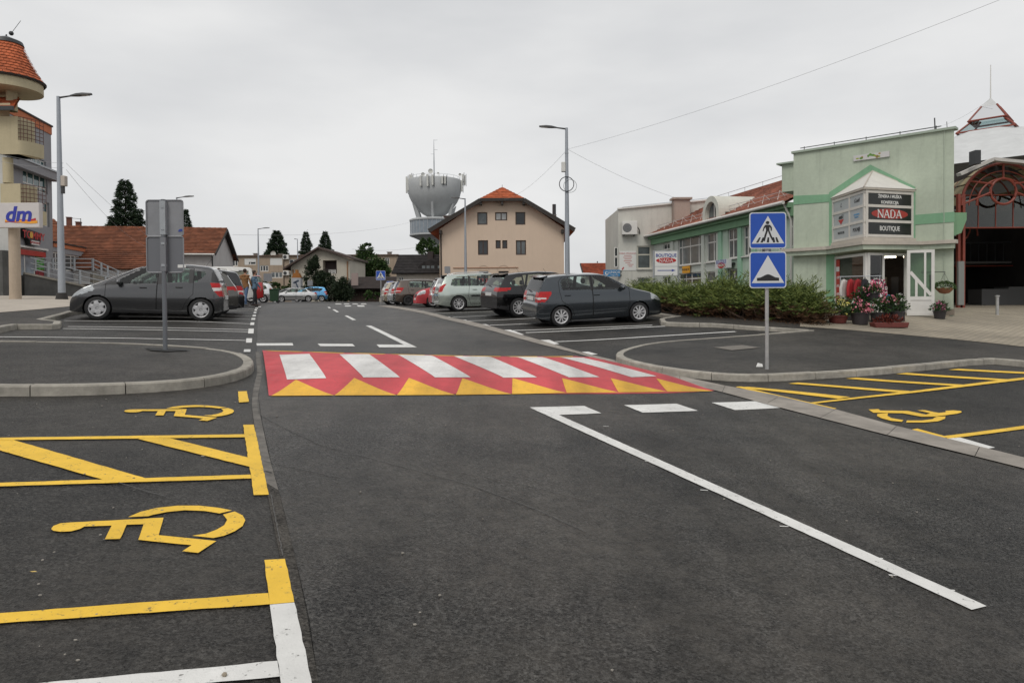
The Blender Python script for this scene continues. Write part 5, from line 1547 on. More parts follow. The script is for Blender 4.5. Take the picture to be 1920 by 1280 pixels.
for px, py in ((538, 482), (538, 512)):
    u, z = wpt(px, py, A, B, z0); ac = MB(); ac.box(u - .45, -.4, z - .35, u + .45, -.01, z + .35)
    o = ac.build('air_conditioner', frame_w, FL, bevel=.03); MB().lathe([(.01, -.41), (.27, -.415)], 16, (u - .1, 0, z), 'y').build('fan_grille', metal_d, o)
for px, t in ((466, 473), (515, 474), (664, 475), (724, 472)):
    u = px_u(px, A, B)[0]; c = MB(); c.box(u - .3, 3, FZ(479), u + .3, 3.6, FZ(t)); c.box(u - .4, 2.9, FZ(t), u + .4, 3.7, FZ(t - 1)); build_islands(c, 'chimney', mat('chimney_grey', (.22, .2, .18), .9), FL)
u, z = wpt(507, 474.5, A, B, z0)
d = MB(); d.lathe([(.01, .1), (.25, .06), (.42, -.04)], 16, (u, 1.5, z), 'y'); d.tube([(u, 1.6, z), (u, 1.6, FZ(479))], .04, 5); d.build('satellite_dish', ant_m, FL)
MB().tube([(px_u(533, A, B)[0], -.06, .1), (px_u(533, A, B)[0], -.06, FZ(480))], .06, 6).build('downpipe', fascia_b, FL)

# ------------------------------------------------------------------ cream gable house with balcony
Yg = 84.0; A = (at(546, 560, Yg).x, Yg); B = (at(656, 560, Yg).x, Yg); z0 = 1.2
GH, L = frame2('balcony_house', 'cream gabled house with a dark balcony recess above dark shrubs', 'house', A, B, z0)
creamw = plaster('render_cream', (0.50, 0.465, 0.39), .08)
def GZ(y): return at(600, y, Yg).z - z0
ax2 = px_u(600.5, A, B)[0]
bal = wrect(606, 488, 632, 513, A, B, z0)
mb = MB(); wall(mb, [(0, 0), (L, 0), (L, GZ(486)), (ax2, GZ(466)), (0, GZ(498))], [bal], 0, 1.2)
mb.quad((L, 0, 0), (L, 0, GZ(486)), (L, 9, GZ(486)), (L, 9, 0))
mb.build('wall', creamw, GH)
MB().box(bal[0], 1.15, bal[1], bal[2], 1.2, bal[3]).build('balcony_door', mat('dark_wood', (.045, .03, .03), .7), GH)
for i in range(6):
    u = bal[0] + (bal[2] - bal[0]) * (.45 + .09 * i); MB().box(u - .045, -.04, bal[1], u + .045, -.01, bal[1] + .5).build('baluster', frame_w, GH)
for i in range(5):
    u = bal[0] + (bal[2] - bal[0]) * (.045 + .09 * i); MB().box(u - .04, -.04, bal[1], u + .04, -.01, bal[1] + .5).build('baluster', fascia_b, GH)
MB().box(bal[0], -.06, bal[1] + .5, bal[2], 0, bal[1] + .58).build('handrail', fascia_b, GH)
r_ = MB()
for (xa, za, xb, zb) in ((px_u(535, A, B)[0], GZ(502.5), ax2, GZ(463)), (px_u(661, A, B)[0], GZ(483), ax2, GZ(463))):
    r_.add([(xa, -.8, za), (xb, -.8, zb), (xb, 9.5, zb), (xa, 9.5, za), (xa, -.8, za - .22), (xb, -.8, zb - .22), (xb, 9.5, zb - .22), (xa, 9.5, za - .22)], [(0, 1, 2, 3), (7, 6, 5, 4), (0, 4, 5, 1), (1, 5, 6, 2), (2, 6, 7, 3), (3, 7, 4, 0)])
build_islands(r_, 'roof', mat('roof_brown', (.075, .052, .045), .85, var=.3, scale=3), GH)
MB().tube([(L - .25, -.06, 0), (L - .25, -.06, GZ(490))], .08, 6).build('downpipe', mat('copper_pipe', (.3, .16, .08), .6), GH)
MB().tube([(.3, -.06, 0), (.3, -.06, GZ(505))], .08, 6).build('downpipe', MATS['copper_pipe'], GH)

# ------------------------------------------------------------------ low house with black roof beside the peach house
Yb = 63.0; A = (at(744, 560, Yb).x, Yb); B = (at(828, 560, Yb).x, Yb); z0 = 1.2
BH, L = frame2('black_roof_house', 'low white house with steep black roof and eyebrow dormer', 'house', A, B, z0)
def BZ(y): return at(780, y, Yb).z - z0
wr = [wrect(748, 519, 757, 526, A, B, z0)]
mb = MB(); wall(mb, [(0, 0), (L, 0), (L, BZ(512)), (0, BZ(512))], wr, 0, .12); mb.build('wall', plaster('render_white', (.52, .49, .44), .08), BH)
window(BH, *wr[0], .08, frame_w, win_dark, xs=(.5,), fw=.06)
roof_plane(BH, (px_u(736, A, B)[0], -.5, BZ(512.5)), (L + .3, -.5, BZ(512.5)), (L + .3, 2.6, BZ(474)), (px_u(741, A, B)[0], 2.6, BZ(474)), tile_dk, .3, .05)
dm = MB(); u0, u1 = px_u(780, A, B)[0], px_u(826, A, B)[0]
dm.prism([(u0, BZ(506)), (u1, BZ(506)), (u1, BZ(489)), (u0 + 1.0, BZ(489)), (u0 + .45, BZ(494))], .25, 2.6, 'y')
dmo = dm.build('dormer', tile_dk, BH)
for i in range(4):
    a = u0 + .55 + i * .42 + (.2 if i > 2 else 0); MB().box(a, .22, BZ(504.5), a + .3, .26, BZ(498)).build('dormer_pane', win_grey, BH)
MB().box(px_u(798, A, B)[0], 1.8, BZ(486), px_u(808, A, B)[0], 2.6, BZ(469)).build('chimney', mat('chimney_dark', (.05, .04, .04), .9), BH)
# dark timber yard building between the houses
Yd = 78.0; A = (at(655, 560, Yd).x, Yd); B = (at(742, 560, Yd).x, Yd)
DK, L = frame2('timber_shed', 'dark timber shed with low roof behind the far crossing sign', 'shed', A, B, 1.2)
def DZ(y): return at(700, y, Yd).z - 1.2
timb = mat('old_timber', (.045, .030, .022), .85, var=.35, scale=3)
for i in range(22):
    MB().box(L * i / 22 + .01, 0 + (i % 2) * .02, 0, L * (i + 1) / 22 - .01, .12, DZ(541)).build('plank', timb, DK)
roof_plane(DK, (-.4, -.8, DZ(541)), (L + .4, -.8, DZ(541)), (L + .4, 3.5, DZ(517)), (-.4, 3.5, DZ(517)), mat('roof_bark', (.04, .03, .027), .9, var=.4, scale=2), .35, .06)
MB().box(L * .66, -.35, 0, L * .75, -.02, DZ(549)).build('gate_post', plaster('render_white2', (.5, .45, .36), .1), DK)
MB().box(L * .06, -.3, DZ(535), L * .2, -.05, DZ(512)).build('annex', mat('annex_pink', (.34, .27, .25), .9), DK)

# ------------------------------------------------------------------ small red roof between peach house and the green wing
Yr = 74.0; A = (at(1097, 560, Yr).x, Yr); B = (at(1175, 560, Yr).x, Yr)
SH, L = frame2('small_house', 'small white house with bright red tiled roof behind the blue sign', 'house', A, B, 1.2)
def SZ(y): return at(1130, y, Yr).z - 1.2
MB().box(.2, 0, 0, L, 6, SZ(514)).build('wall', plaster('render_white', (.5, .5, .5)), SH)
roof_plane(SH, (-.15, -.4, SZ(515.5)), (L, -.4, SZ(515.5)), (L, 3, SZ(490.5)), (-.15, 3, SZ(490.5)), tile_red, .3, .07)
MB().bar((-.2, -.4, SZ(517)), (-.2, 3, SZ(492)), .1, .2).build('barge_board', fascia_b, SH)
MB().tube([(px_u(1127, A, B)[0], 3, SZ(490)), (px_u(1127, A, B)[0], 3, SZ(487))], .06, 6).build('vent', metal_d, SH)

# ================================================================== RIGHT SIDE: green wing, shop, market hall
def letters(parent, body, m, p0, ex, size, sx=1.0, bold=0.0, nrm_off=0.0, name='lettering', shear=0.0, extrude=.004):
    """upright lettering in the local frame: centre p0, written along direction ex (local 2d)"""
    a = math.atan2(ex[1], ex[0])
    return text(name, body, m, parent, p0, size, (R(90), 0, a), extrude, 'CENTER', bold, sx, shear)
GLY = {'N': [[(0, 0), (0, 1)], [(0, 1), (.78, 0)], [(.78, 0), (.78, 1)]], 'A': [[(0, 0), (.4, 1)], [(.4, 1), (.8, 0)], [(.16, .34), (.64, .34)]], 'D': [[(.08, 0), (.08, 1)], [(.08, 1), (.45, 1)], [(.45, 1), (.74, .75)], [(.74, .75), (.74, .25)], [(.74, .25), (.45, 0)], [(.45, 0), (.08, 0)]]}
SER = {'N': [(0, 0), (0, 1), (.78, 1)], 'A': [(0, 0), (.8, 0)], 'D': []}
def slab_word(parent, word, m, c, ex, h, w, d=.005, name='lettering'):
    """slab serif capitals built from strokes, centred on c"""
    n = len(word); cell = w / n; mb = MB(); ex = Vector((ex[0], ex[1], 0)).normalized()
    nn = Vector((ex.y, -ex.x, 0))
    def P(x, z): return Vector(c) + ex * x + Vector((0, 0, z))
    for i, chh in enumerate(word):
        x0 = -w / 2 + i * cell + cell * .06; sc = cell * .88
        def Q(p): return P(x0 + p[0] * sc * 1.1, (p[1] - .5) * h)
        for k, (a, b) in enumerate(GLY[chh]):
            th = (h * .17 if (chh == 'N' and k == 1) or (chh == 'A' and k == 1) or (chh == 'D' and k in (0, 3)) else h * .095)
            mb.bar(Q(a) + nn * (.001 * k), Q(b) + nn * (.001 * k), d, th, up=Vector((0, 0, 1)) if abs(a[1] - b[1]) < .3 else ex)
        for k, p in enumerate(SER[chh]):
            q = Q(p) + nn * .002; mb.bar(q - ex * sc * .15, q + ex * sc * .15, d, h * .08)
        if False: pass
    # bars were drawn with their thickness along ex for steep strokes
    return props(mb.build(name, m, parent), kind='stuff')
txt_w = mat('sign_white', (.70, .70, .68), .5)
txt_b = mat('sign_blue', (.03, .06, .30), .5)
txt_r = mat('sign_red', (.45, .02, .02), .5)
txt_k = mat('sign_black', (.014, .014, .015), .45)
pale = plaster('render_pale_mint', (0.52, 0.55, 0.50), .08)
mint = plaster('render_mint', (0.45, 0.51, 0.41), .11)
green = plaster('render_green', (0.19, 0.335, 0.20), .09)
accent = plaster('render_accent', (0.20, 0.375, 0.235), .10)
green2 = plaster('render_green_light', (0.30, 0.49, 0.36), .07)
def ellipse(parent, c, ex, rx, rz, m, y=0.0, n=28, name='oval'):
    ex = Vector((ex[0], ex[1], 0)).normalized(); nn = Vector((ex.y, -ex.x, 0))
    mb = MB(); V = [Vector(c) + ex * (rx * math.cos(2 * math.pi * k / n)) + Vector((0, 0, rz * math.sin(2 * math.pi * k / n))) for k in range(n)]
    mb.add([v + nn * y for v in V] + [v + nn * (y - .004) for v in V], [list(range(n)), list(range(2 * n - 1, n - 1, -1))] + [(k, (k + 1) % n, n + (k + 1) % n, n + k) for k in range(n)])
    return mb.build(name, m, parent)

# ---- two storey wing
A = (at(1222, 560, 51).x, 51.0); B = (at(1492, 560, 33).x, 33.0); z0 = 0.95
WG, L = frame2('green_wing', 'two storey mint green shop wing with red roof and arched dormer', 'building', A, B, z0)
ze = 5.35; zr = 8.0; D = 5.0
wins = [((1243.4, 456, 1256, 468), (.5,), (), win_dark), ((1271.8, 444, 1315.6, 496), (.16, .5, .86), (.66,), win_grey), ((1325, 437, 1342.6, 491), (.7,), (.68,), win_grey), ((1364.8, 428, 1384.7, 484), (.45,), (.62,), win_grey), ((1394, 423, 1408, 480), (.5,), (.62,), win_grey), ((1425, 418, 1446, 476), (.5,), (.62,), win_grey), ((1458, 412, 1470, 470), (.5,), (.62,), win_dark), ((1480.5, 408, 1489, 463), (.5,), (.7,), win_dark),
        ((1243, 518, 1256, 534), (.5,), (), win_dark), ((1273, 511, 1315.6, 534), (.3, .55), (.5,), win_dark), ((1324, 509, 1341, 545), (), (.5,), win_grey), ((1365, 504, 1386, 545), (.5,), (.5,), win_grey), ((1425, 500, 1470, 550), (.3, .6), (.6,), win_dark)]
rects = [wrect(*w[0], A, B, z0) for w in wins]
ug = px_u(1352, A, B)[0]
mb = MB()
wall(mb, [(0, 0), (ug, 0), (ug, ze - .75), (0, ze - .75)], [r for r in rects if r[2] < ug], 0, .14, 0)
wall(mb, [(ug, 0), (L, 0), (L, ze - .75), (ug, ze - .75)], [r for r in rects if r[0] >= ug], 0, .14, 1)
mb.build('wall', [pale, plaster('render_mint_pale', (.44, .545, .45), .08)], WG)
wall_p = MB(); wall_p.box(-.02, -.22, ze - .75, L, .2, ze - .1); wall_p.box(-.02, -.42, ze - .35, L, -.22, ze - .1)
build_islands(wall_p, 'frieze', green, WG)
for i, (w, r) in enumerate(zip(wins, rects)):
    wo = window(WG, *r, .1, frame_w, w[3], xs=w[1], zs=w[2], fw=.075, sill=frame_w if i < 5 else None)
    if i in (1, 2, 3): 
        for q in (0, 1): MB().box(r[0] + .1 + q * (r[2] - r[0]) * .5, .16, r[1] + .1, r[0] + (r[2] - r[0]) * (.36 + .5 * q), .18, r[3] - .8).build('curtain', curtain, wo)
for px in (1262, 1320, 1352, 1389, 1415):
    u = px_u(px, A, B)[0]; MB().box(u - .2, -.10, 0, u + .2, -.002, ze - .76).build('pilaster', pale if px < 1350 else green2, WG)
roof_plane(WG, (-.1, -.62, ze - .12), (L, -.62, ze - .12), (L, D, zr), (-.1, D, zr), tile_pk, .3, .06)
MB().tube([(0, -.66, ze - .12), (L, -.66, ze - .12)], .09, 8).build('gutter', frame_w, WG, .8)
MB().tube([(.1, -.5, ze - .15), (.15, -.12, ze - .7), (.15, -.12, .2)], .06, 6).build('downpipe', frame_w, WG, .8)
MB().tube([(L - .2, -.5, ze - .15), (L - .2, -.12, ze - .9), (L - .2, -.12, .2)], .06, 6).build('downpipe', frame_w, WG, .8)
def on_roof(u, t): return Vector((u, -.62 + (D + .62) * t, ze - .12 + (zr - ze + .12) * t))
nsg = 13
for i in range(nsg):
    u = .8 + (L - 1.0) * i / (nsg - 1)
    b = on_roof(u, .12); MB().tube([(u, b.y, b.z + .05), (u, b.y + .12, b.z + .5), (u, b.y + .42, b.z + .25)], .022, 5).build('snow_bracket', frame_w, WG)
    if i < nsg - 1:
        u2 = u + (L - 1.0) / (nsg - 1)
        for dz_ in (.22, .42):
            a_ = on_roof(u, .12) + Vector((0, .1, dz_)); b_ = on_roof(u2, .12) + Vector((0, .1, dz_))
            MB().tube([a_, b_], .014, 4).build('snow_rail', metal_g, WG)
MB().tube([(0, D, zr + .28), (L, D, zr + .28)], .018, 4).build('lightning_cable', metal_g, WG)
for i in range(9):
    u = L * i / 8; MB().tube([(u, D, zr), (u, D, zr + .3)], .015, 4).build('cable_post', metal_g, WG)
for px, t in ((1419, .62), (1396, .8)):
    u = px_u(px, A, B)[0] * 1.0; b = on_roof(min(L - 1, u + 1.5), t); MB().tube([b, b + Vector((0, 0, .55))], .11, 8).build('vent_pipe', mat('vent_red', (.3, .06, .03), .7), WG)
# arched dormer
uc = px_u(1347, A, B)[0]; rr_ = 1.05; zb = ze - .05
dm = MB(); n = 16
for k in range(n):
    a0, a1 = math.pi * k / n, math.pi * (k + 1) / n
    p0, p1 = (uc + rr_ * math.cos(a0), zb + .35 + rr_ * math.sin(a0)), (uc + rr_ * math.cos(a1), zb + .35 + rr_ * math.sin(a1))
    dm.quad((p0[0], -.5, p0[1]), (p1[0], -.5, p1[1]), (p1[0], 3.6, p1[1]), (p0[0], 3.6, p0[1]))
    q0, q1 = (uc + rr_ * .68 * math.cos(a0), zb + .35 + rr_ * .68 * math.sin(a0)), (uc + rr_ * .68 * math.cos(a1), zb + .35 + rr_ * .68 * math.sin(a1))
    dm.quad((p0[0], -.5, p0[1]), (q0[0], -.5, q0[1]), (q1[0], -.5, q1[1]), (p1[0], -.5, p1[1]))
    dm.quad((q0[0], -.5, q0[1]), (q0[0], -.2, q0[1]), (q1[0], -.2, q1[1]), (q1[0], -.5, q1[1]))
dm.box(uc - rr_, -.5, zb - .1, uc - rr_ * .68, -.1, zb + .35); dm.box(uc + rr_ * .68, -.5, zb - .1, uc + rr_, -.1, zb + .35); dm.box(uc - rr_ * .68, -.5, zb - .1, uc + rr_ * .68, -.2, zb + .05)
dmo = dm.build('dormer', plaster('dormer_cream', (.56, .56, .50), .08), WG)
pn = MB(); pn.add([(uc + rr_ * .68 * math.cos(math.pi * k / n), -.22, zb + .35 + rr_ * .68 * math.sin(math.pi * k / n)) for k in range(n + 1)] + [(uc - rr_ * .68, -.22, zb + .05), (uc + rr_ * .68, -.22, zb + .05)], [list(range(n + 3))]); pn.build('pane', win_grey, dmo)
MB().box(uc - .03, -.26, zb + .05, uc + .03, -.2, zb + .35 + rr_ * .66).build('mullion', frame_w, dmo)
# orange notice and small light box on the wing
def panel(parent, r, y, m, name, t=.06):
    return MB().box(r[0], y - t, r[1], r[2], y, r[3]).build(name, m, parent)
r = wrect(1284, 499, 1297, 512, A, B, z0)
o = panel(WG, r, -.12, mat('notice_orange', (.70, .33, .02), .6), 'notice_board'); letters(WG, 'PRODAJE SE', txt_k, ((r[0] + r[2]) / 2, -.185, (r[1] + r[3]) / 2), (1, 0), .2)
# its light box sign
LB = thing('light_box_sign', 'small white light box with red oval on the green wing wall', 'sign', (0, 0, 0))
LB.matrix_world = WG.matrix_basis.copy()
r = wrect(1359, 487, 1382.5, 503, A, B, z0)
panel(LB, r, -.35, mat('light_box', (.60, .61, .62), .4), 'box', .25)
letters(LB, 'BOUTIQUE', txt_b, ((r[0] + r[2]) / 2, -.605, r[1] + (r[3] - r[1]) * .72), (1, 0), .34, .7)
ellipse(LB, ((r[0] + r[2]) / 2, -.602, r[1] + (r[3] - r[1]) * .34), (1, 0), .42, .17, txt_r)
letters(LB, 'NADA', txt_w, ((r[0] + r[2]) / 2, -.612, r[1] + (r[3] - r[1]) * .34), (1, 0), .22)
MB().box(r[0] + .2, -.35, r[1] + .2, r[2] - .2, -.002, r[1] + .3).build('bracket', metal_d, LB)

# ---- white end block of the wing
A = (at(1160, 560, 50.6).x, 50.6); B = (at(1350, 560, 50.6).x, 50.6); z0 = 1.1
EB, L = frame2('white_block', 'off white end block with air conditioner, chimney and red lettered banner', 'building', A, B, z0)
def EZ(y): return at(1230, y, 50.6).z - z0
rects = [wrect(1195, 461, 1221, 504, A, B, z0), wrect(1195, 520, 1221, 550, A, B, z0)]
offw = plaster('render_off_white', (.55, .545, .50), .09)
mb = MB(); wall(mb, [(0, 0), (L, 0), (L, EZ(374)), (0, EZ(391.5))], rects, 0, .14); mb.quad((0, 0, 0), (0, 7, 0), (0, 7, EZ(391.5)), (0, 0, EZ(391.5)))
mb.build('wall', offw, EB)
window(EB, *rects[0], .1, mat('frame_cream', (.58, .56, .48), .6), win_grey, zs=(.62,), fw=.09, sill=frame_w); window(EB, *rects[1], .1, frame_w, win_grey, zs=(.7,), fw=.08)
MB().bar((-.05, .0, EZ(391.3)), (L, .0, EZ(373.8)), .3, .1).build('coping', frame_w, EB)
MB().tube([(.3, .1, EZ(388)), (L - .3, .1, EZ(370.5))], .02, 4).build('lightning_cable', metal_g, EB)
c = MB(); u0, u1 = px_u(1260, A, B)[0], px_u(1289, A, B)[0]
c.box(u0, -.8, EZ(430), u1, -.02, EZ(377)); c.box(u0 - .14, -.95, EZ(377), u1 + .14, .1, EZ(373.5))
build_islands(c, 'chimney', plaster('chimney_pink', (.36, .29, .25), .12), EB)
pnl = wrect(1162, 470.5, 1192.5, 507, A, B, z0)
panel(EB, pnl, -.01, txt_w, 'banner', .02)
cx = (pnl[0] + pnl[2]) / 2; hh = pnl[3] - pnl[1]
letters(EB, 'ZUBNA ORDINACIJA', txt_r, (cx, -.035, pnl[1] + hh * .87), (1, 0), .135)
for i, wv in enumerate((.62, .74, .55, .66, .42, .5, .3)):
    MB().box(cx - .45 * wv + (i > 4) * .2, -.034, pnl[1] + hh * (.75 - i * .092), cx + .45 * wv + (i > 4) * .2, -.031, pnl[1] + hh * (.75 - i * .092) + .035).build('text_line', txt_r, EB)
MB().bar((cx - .42, -.034, pnl[1] + .06), (cx - .3, -.034, pnl[1] + .24), .012, .09).build('banner_mark', txt_r, EB)
for zy0, zy1 in ((463, 480), (481, 500)):
    window(EB, -.28, EZ(zy1), -.02, EZ(zy0), .2, frame_w, win_dark, fw=.05)
AC = thing('air_conditioner', 'white air conditioner unit high on the off white end wall', 'air conditioner', (0, 0, 0)); AC.matrix_world = EB.matrix_basis.copy()
r = wrect(1165.5, 416, 1191, 441, A, B, z0)
MB().box(r[0], -.52, r[1], r[2] + .1, -.1, r[3]).build('casing', frame_w, AC, bevel=.03)
cxx, czz = r[0] + (r[2] - r[0]) * .35, (r[1] + r[3]) / 2
MB().lathe([(.01, -.53), (.28, -.535), (.33, -.52)], 24, (cxx, 0, czz), 'y').build('fan_grille', mat('grille_grey', (.12, .12, .12), .6), AC)
for k in range(5): MB().lathe([(.05 + .055 * k, -.545), (.062 + .055 * k, -.545)], 20, (cxx, 0, czz), 'y').build('grille_ring', metal_g, AC)
for x in (r[0] + .15, r[2] - .1): MB().box(x - .03, -.5, r[1] - .07, x + .03, -.001, r[1] - .002).build('bracket', metal_d, AC)
MB().tube([(r[2] + .1, -.3, czz + .1), (r[2] + .3, -.15, czz - .1), (r[2] + .35, -.05, czz - .4)], .035, 6).build('pipe', metal_d, AC)
# blue projecting sign
US = thing('insurance_sign', 'blue projecting sign with white lettering before the small red roof', 'sign', (0, 0, 0)); US.matrix_world = EB.matrix_basis.copy()
r = wrect(1131, 506, 1162, 518.5, A, B, z0)
r = (r[0], r[1], r[2], r[3])
panel(US, r, -.1, mat('sign_blue_light', (.04, .20, .42), .4), 'panel', .12)
letters(US, 'UNIQA', txt_w, (r[0] + (r[2] - r[0]) * .66, -.225, (r[1] + r[3]) / 2 + .06), (1, 0), .26, 1.0)
letters(US, 'Osiguranje', txt_w, (r[0] + (r[2] - r[0]) * .66, -.225, (r[1] + r[3]) / 2 - .14), (1, 0), .13)
ellipse(US, (r[0] + .24, -.1, (r[1] + r[3]) / 2), (1, 0), .13, .13, txt_w, .125); ellipse(US, (r[0] + .26, -.1, (r[1] + r[3]) / 2 + .02), (1, 0), .08, .08, MATS['sign_blue_light'], .13)
MB().bar((r[2], -.16, r[3] - .1), (r[2] + .14, -.0, r[3] - .1), .05).build('bracket', metal_d, US)
MB().bar((r[2], -.16, r[1] + .1), (r[2] + .14, -.0, r[1] + .1), .05).build('bracket', metal_d, US)

# ---- boutique direction board on two posts
Yn = 28.5; A = (at(1226, 560, Yn).x, Yn); B = (at(1272, 560, Yn).x, Yn); z0 = hgt(*A) + .1
NB_, L = frame2('boutique_board', 'boutique sign board on two grey posts with blue arrow', 'sign', A, B, z0)
def NZ(y): return at(1249, y, Yn).z - z0
for u in (0, L): MB().tube([(u, 0, 0), (u, 0, NZ(470))], .03, 8).build('post', metal_g, NB_, .8)
MB().box(.04, -.03, NZ(499), L - .04, .0, NZ(471.5)).build('board', txt_w, NB_); MB().box(.04, -.03, NZ(516), L - .04, .0, NZ(500)).build('board', txt_w, NB_)
for y in (470.8, 499.5, 516.4): MB().tube([(0, -.015, NZ(y)), (L, -.015, NZ(y))], .018, 6).build('rail', metal_g, NB_)
letters(NB_, 'BOUTIQUE', txt_b, (L / 2, -.036, NZ(479)), (1, 0), .19, .92, .003)
ellipse(NB_, (L / 2, 0, NZ(488.3)), (1, 0), L * .41, .115, txt_r, .034)
slab_word(NB_, 'NADA', txt_w, (L / 2, -.042, NZ(488.3)), (1, 0), .13, L * .58)
MB().prism([(.15, NZ(507) - .015), (L - .28, NZ(507) - .015), (L - .28, NZ(507) - .05), (L - .12, NZ(507)), (L - .28, NZ(507) + .05), (L - .28, NZ(507) + .015), (.15, NZ(507) + .015)], -.036, -.031, 'y').build('arrow', txt_b, NB_)

# ------------------------------------------------------------------ corner shop
A = Vector((at(1488, 560, 26.4).x, 26.4)); B = Vector((at(1788, 560, 22.7).x, 22.7)); z0 = 0.86
SHP, L = frame2('corner_shop', 'mint green two storey corner shop with bay window and NADA boutique lettering', 'shop', A, B, z0)
SHP['label'] = 'mint green two storey corner shop with bay window and dark boutique panels'
EX = (B - A).normalized(); IN = Vector((-EX.y, EX.x))
def loc(px, py, Y):
    """local point of the shop frame seen at px, py at forward distance Y"""
    p = at(px, py, Y); q = Vector((p.x, p.y)) - A
    return Vector((q.dot(EX), q.dot(IN), p.z - z0))
zt = wpt(1640, 265, A, B, z0)[1]
uL, uR = px_u(1561, A, B)[0], px_u(1712, A, B)[0]
zc = wpt(1760, 456, A, B, z0)[1]        # canopy height
ztl = (wpt(1500, 468, A, B, z0)[1])
ap = loc(1622, 445, 22.9)
zb0 = wpt(1712, 447, A, B, z0)[1]; zb1 = wpt(1712, 360, A, B, z0)[1]
# wall with the bay opening and the lower shop opening
hole_up = (uL + .05, zb0 + .1, uR - .05, zb1)
u1, u2 = px_u(1566, A, B)[0], px_u(1698, A, B)[0]
hole_dn = (u1, .12, u2, zc - .25)
mb = MB(); wall(mb, [(0, -.3), (L, -.3), (L, zt), (0, zt)], [hole_up, hole_dn], 0, .2)
mb.quad((L, 0, -.3), (L, 0, zt), (L - 2.2, 6, zt), (L - 2.2, 6, -.3)); mb.quad((0, 0, -.3), (0, 7, -.3), (0, 7, zt), (0, 0, zt)); mb.quad((0, 0, zt - .05), (L, 0, zt - .05), (L - 2.2, 6, zt - .05), (0, 6, zt - .05))
mb.build('wall', mint, SHP)
MB().box(-.06, -.08, zt, L + .06, .3, zt + .08).build('coping', mat('coping', (.34, .40, .33), .7), SHP)
MB().tube([(.2, .15, zt + .2), (L - .4, .15, zt + .2)], .016, 4).build('lightning_cable', metal_d, SHP)
for i in range(5): MB().tube([(.35 + i * (L - .9) / 4, .15, zt + .05), (.35 + i * (L - .9) / 4, .15, zt + .24)], .014, 4).build('cable_post', metal_d, SHP)
for px, y0, y1 in ((1747, 246, 217), (1770, 242, 224)):
    u = px_u(px, A, B)[0]; MB().tube([(u, .4, zt), (u - .02, .4, wpt(px, y1, A, B, z0)[1])], .02 if px < 1760 else .01, 6).build('aerial', metal_d, SHP)
u = px_u(1770, A, B)[0]; MB().tube([(u, -.03, -.2), (u, -.03, zt)], .012, 5).build('conductor', mat('conductor', (.42, .48, .40), .6), SHP)
# green bands and the pentagon frame
def band(poly, y0=-.02, y1=-.001, m=accent, name='band'):
    MB().prism(poly, y0, y1, 'y').build(name, m, SHP)
def WP(px, py): return wpt(px, py, A, B, z0)
bt, bb_ = WP(1735, 401.5)[1], WP(1735, 420)[1]
uF0, uF1 = px_u(1555, A, B)[0], px_u(1716, A, B)[0]; uapx = px_u(1632, A, B)[0]; zap = WP(1632, 309)[1]; zsh = WP(1714, 351)[1]
uI0, uI1 = uL - .02, uR + .02
fw_ = .3
band([(0, WP(1500, 383)[1]), (uF0, WP(1550, 379)[1]), (uF0, WP(1550, 365)[1]), (0, WP(1500, 366)[1])])
band([(uF1, bb_), (L + .02, bb_), (L + .02, bt), (uF1, bt)])
zs0 = WP(1555, 361)[1]
band([(uF0, zc + .02), (uF0 + .22, zc + .02), (uF0 + .22, zs0 - .1), (uapx, zap - .32), (uF1 - .2, zsh - .12), (uF1 - .2, zc + .02), (uF1, zc + .02), (uF1, zsh), (uapx, zap), (uF0, zs0)], -.03)
# bay window: two faces meeting at the apex edge
pL = Vector((uL, 0)); pR = Vector((uR, 0)); pA = Vector((ap.x, ap.y))
def bay_face(p, q, nx, nz, mats_f, name):
    d = (q - p); ln = d.length; e2 = d.normalized(); nrm = Vector((e2.y, -e2.x))
    o = bpy.data.objects.new(name, None); COL.objects.link(o); o.parent = SHP
    o.location = (p.x, p.y, zb0); o.rotation_euler = (0, 0, math.atan2(e2.y, e2.x))
    return o, ln
hB = zb1 - zb0
fL, lnL = bay_face(pL, pA, 2, 3, None, 'bay_side')
fR, lnR = bay_face(pA, pR, 1, 3, None, 'bay_front')
logo_bg = mat('logo_panel', (.40, .42, .43), .35, var=.06, scale=4)
blk_pan = mat('black_panel', (.010, .012, .011), .25, var=.2, scale=6)
bayf = mat('bay_frame', (.62, .59, .54), .55, var=.06, scale=4)
def grid(o, ln, xs, zs, m):
    X = [0.06] + [ln * a for a in xs] + [ln - .06]; Z = [.06] + [hB * a for a in zs] + [hB - .06]
    f = MB(); w = .045
    for a in X: f.box(a - w, -.03, 0, a + w, .04, hB)
    for a in Z: f.box(.0, -.032, a - w, ln, .038, a + w)
    f.build('frame', bayf, o)
    cells = []
    for j in range(len(Z) - 1):
        for i in range(len(X) - 1):
            c = (X[i] + w, Z[j] + w, X[i + 1] - w, Z[j + 1] - w); cells.append(c)
            MB().box(c[0] - .01, -.01, c[1] - .01, c[2] + .01, .01, c[3] + .01).build('panel', m, o)
    return cells
cl = grid(fL, lnL, (.56,), (.345, .665), logo_bg)
cr = grid(fR, lnR, (), (.345, .665), blk_pan)
def cc(c): return ((c[0] + c[2]) / 2, -.014, (c[1] + c[3]) / 2)
letters(fR, 'BOUTIQUE', txt_w, cc(cr[0]), (1, 0), .22, .8, .002); slab_w = (cr[1][2] - cr[1][0])
ellipse(fR, (cc(cr[1])[0], 0, cc(cr[1])[2]), (1, 0), slab_w * .42, (cr[1][3] - cr[1][1]) * .40, mat('nada_red', (.36, .035, .025), .4), .016)
slab_word(fR, 'NADA', txt_w, (cc(cr[1])[0], -.024, cc(cr[1])[2]), (1, 0), .26, slab_w * .56)
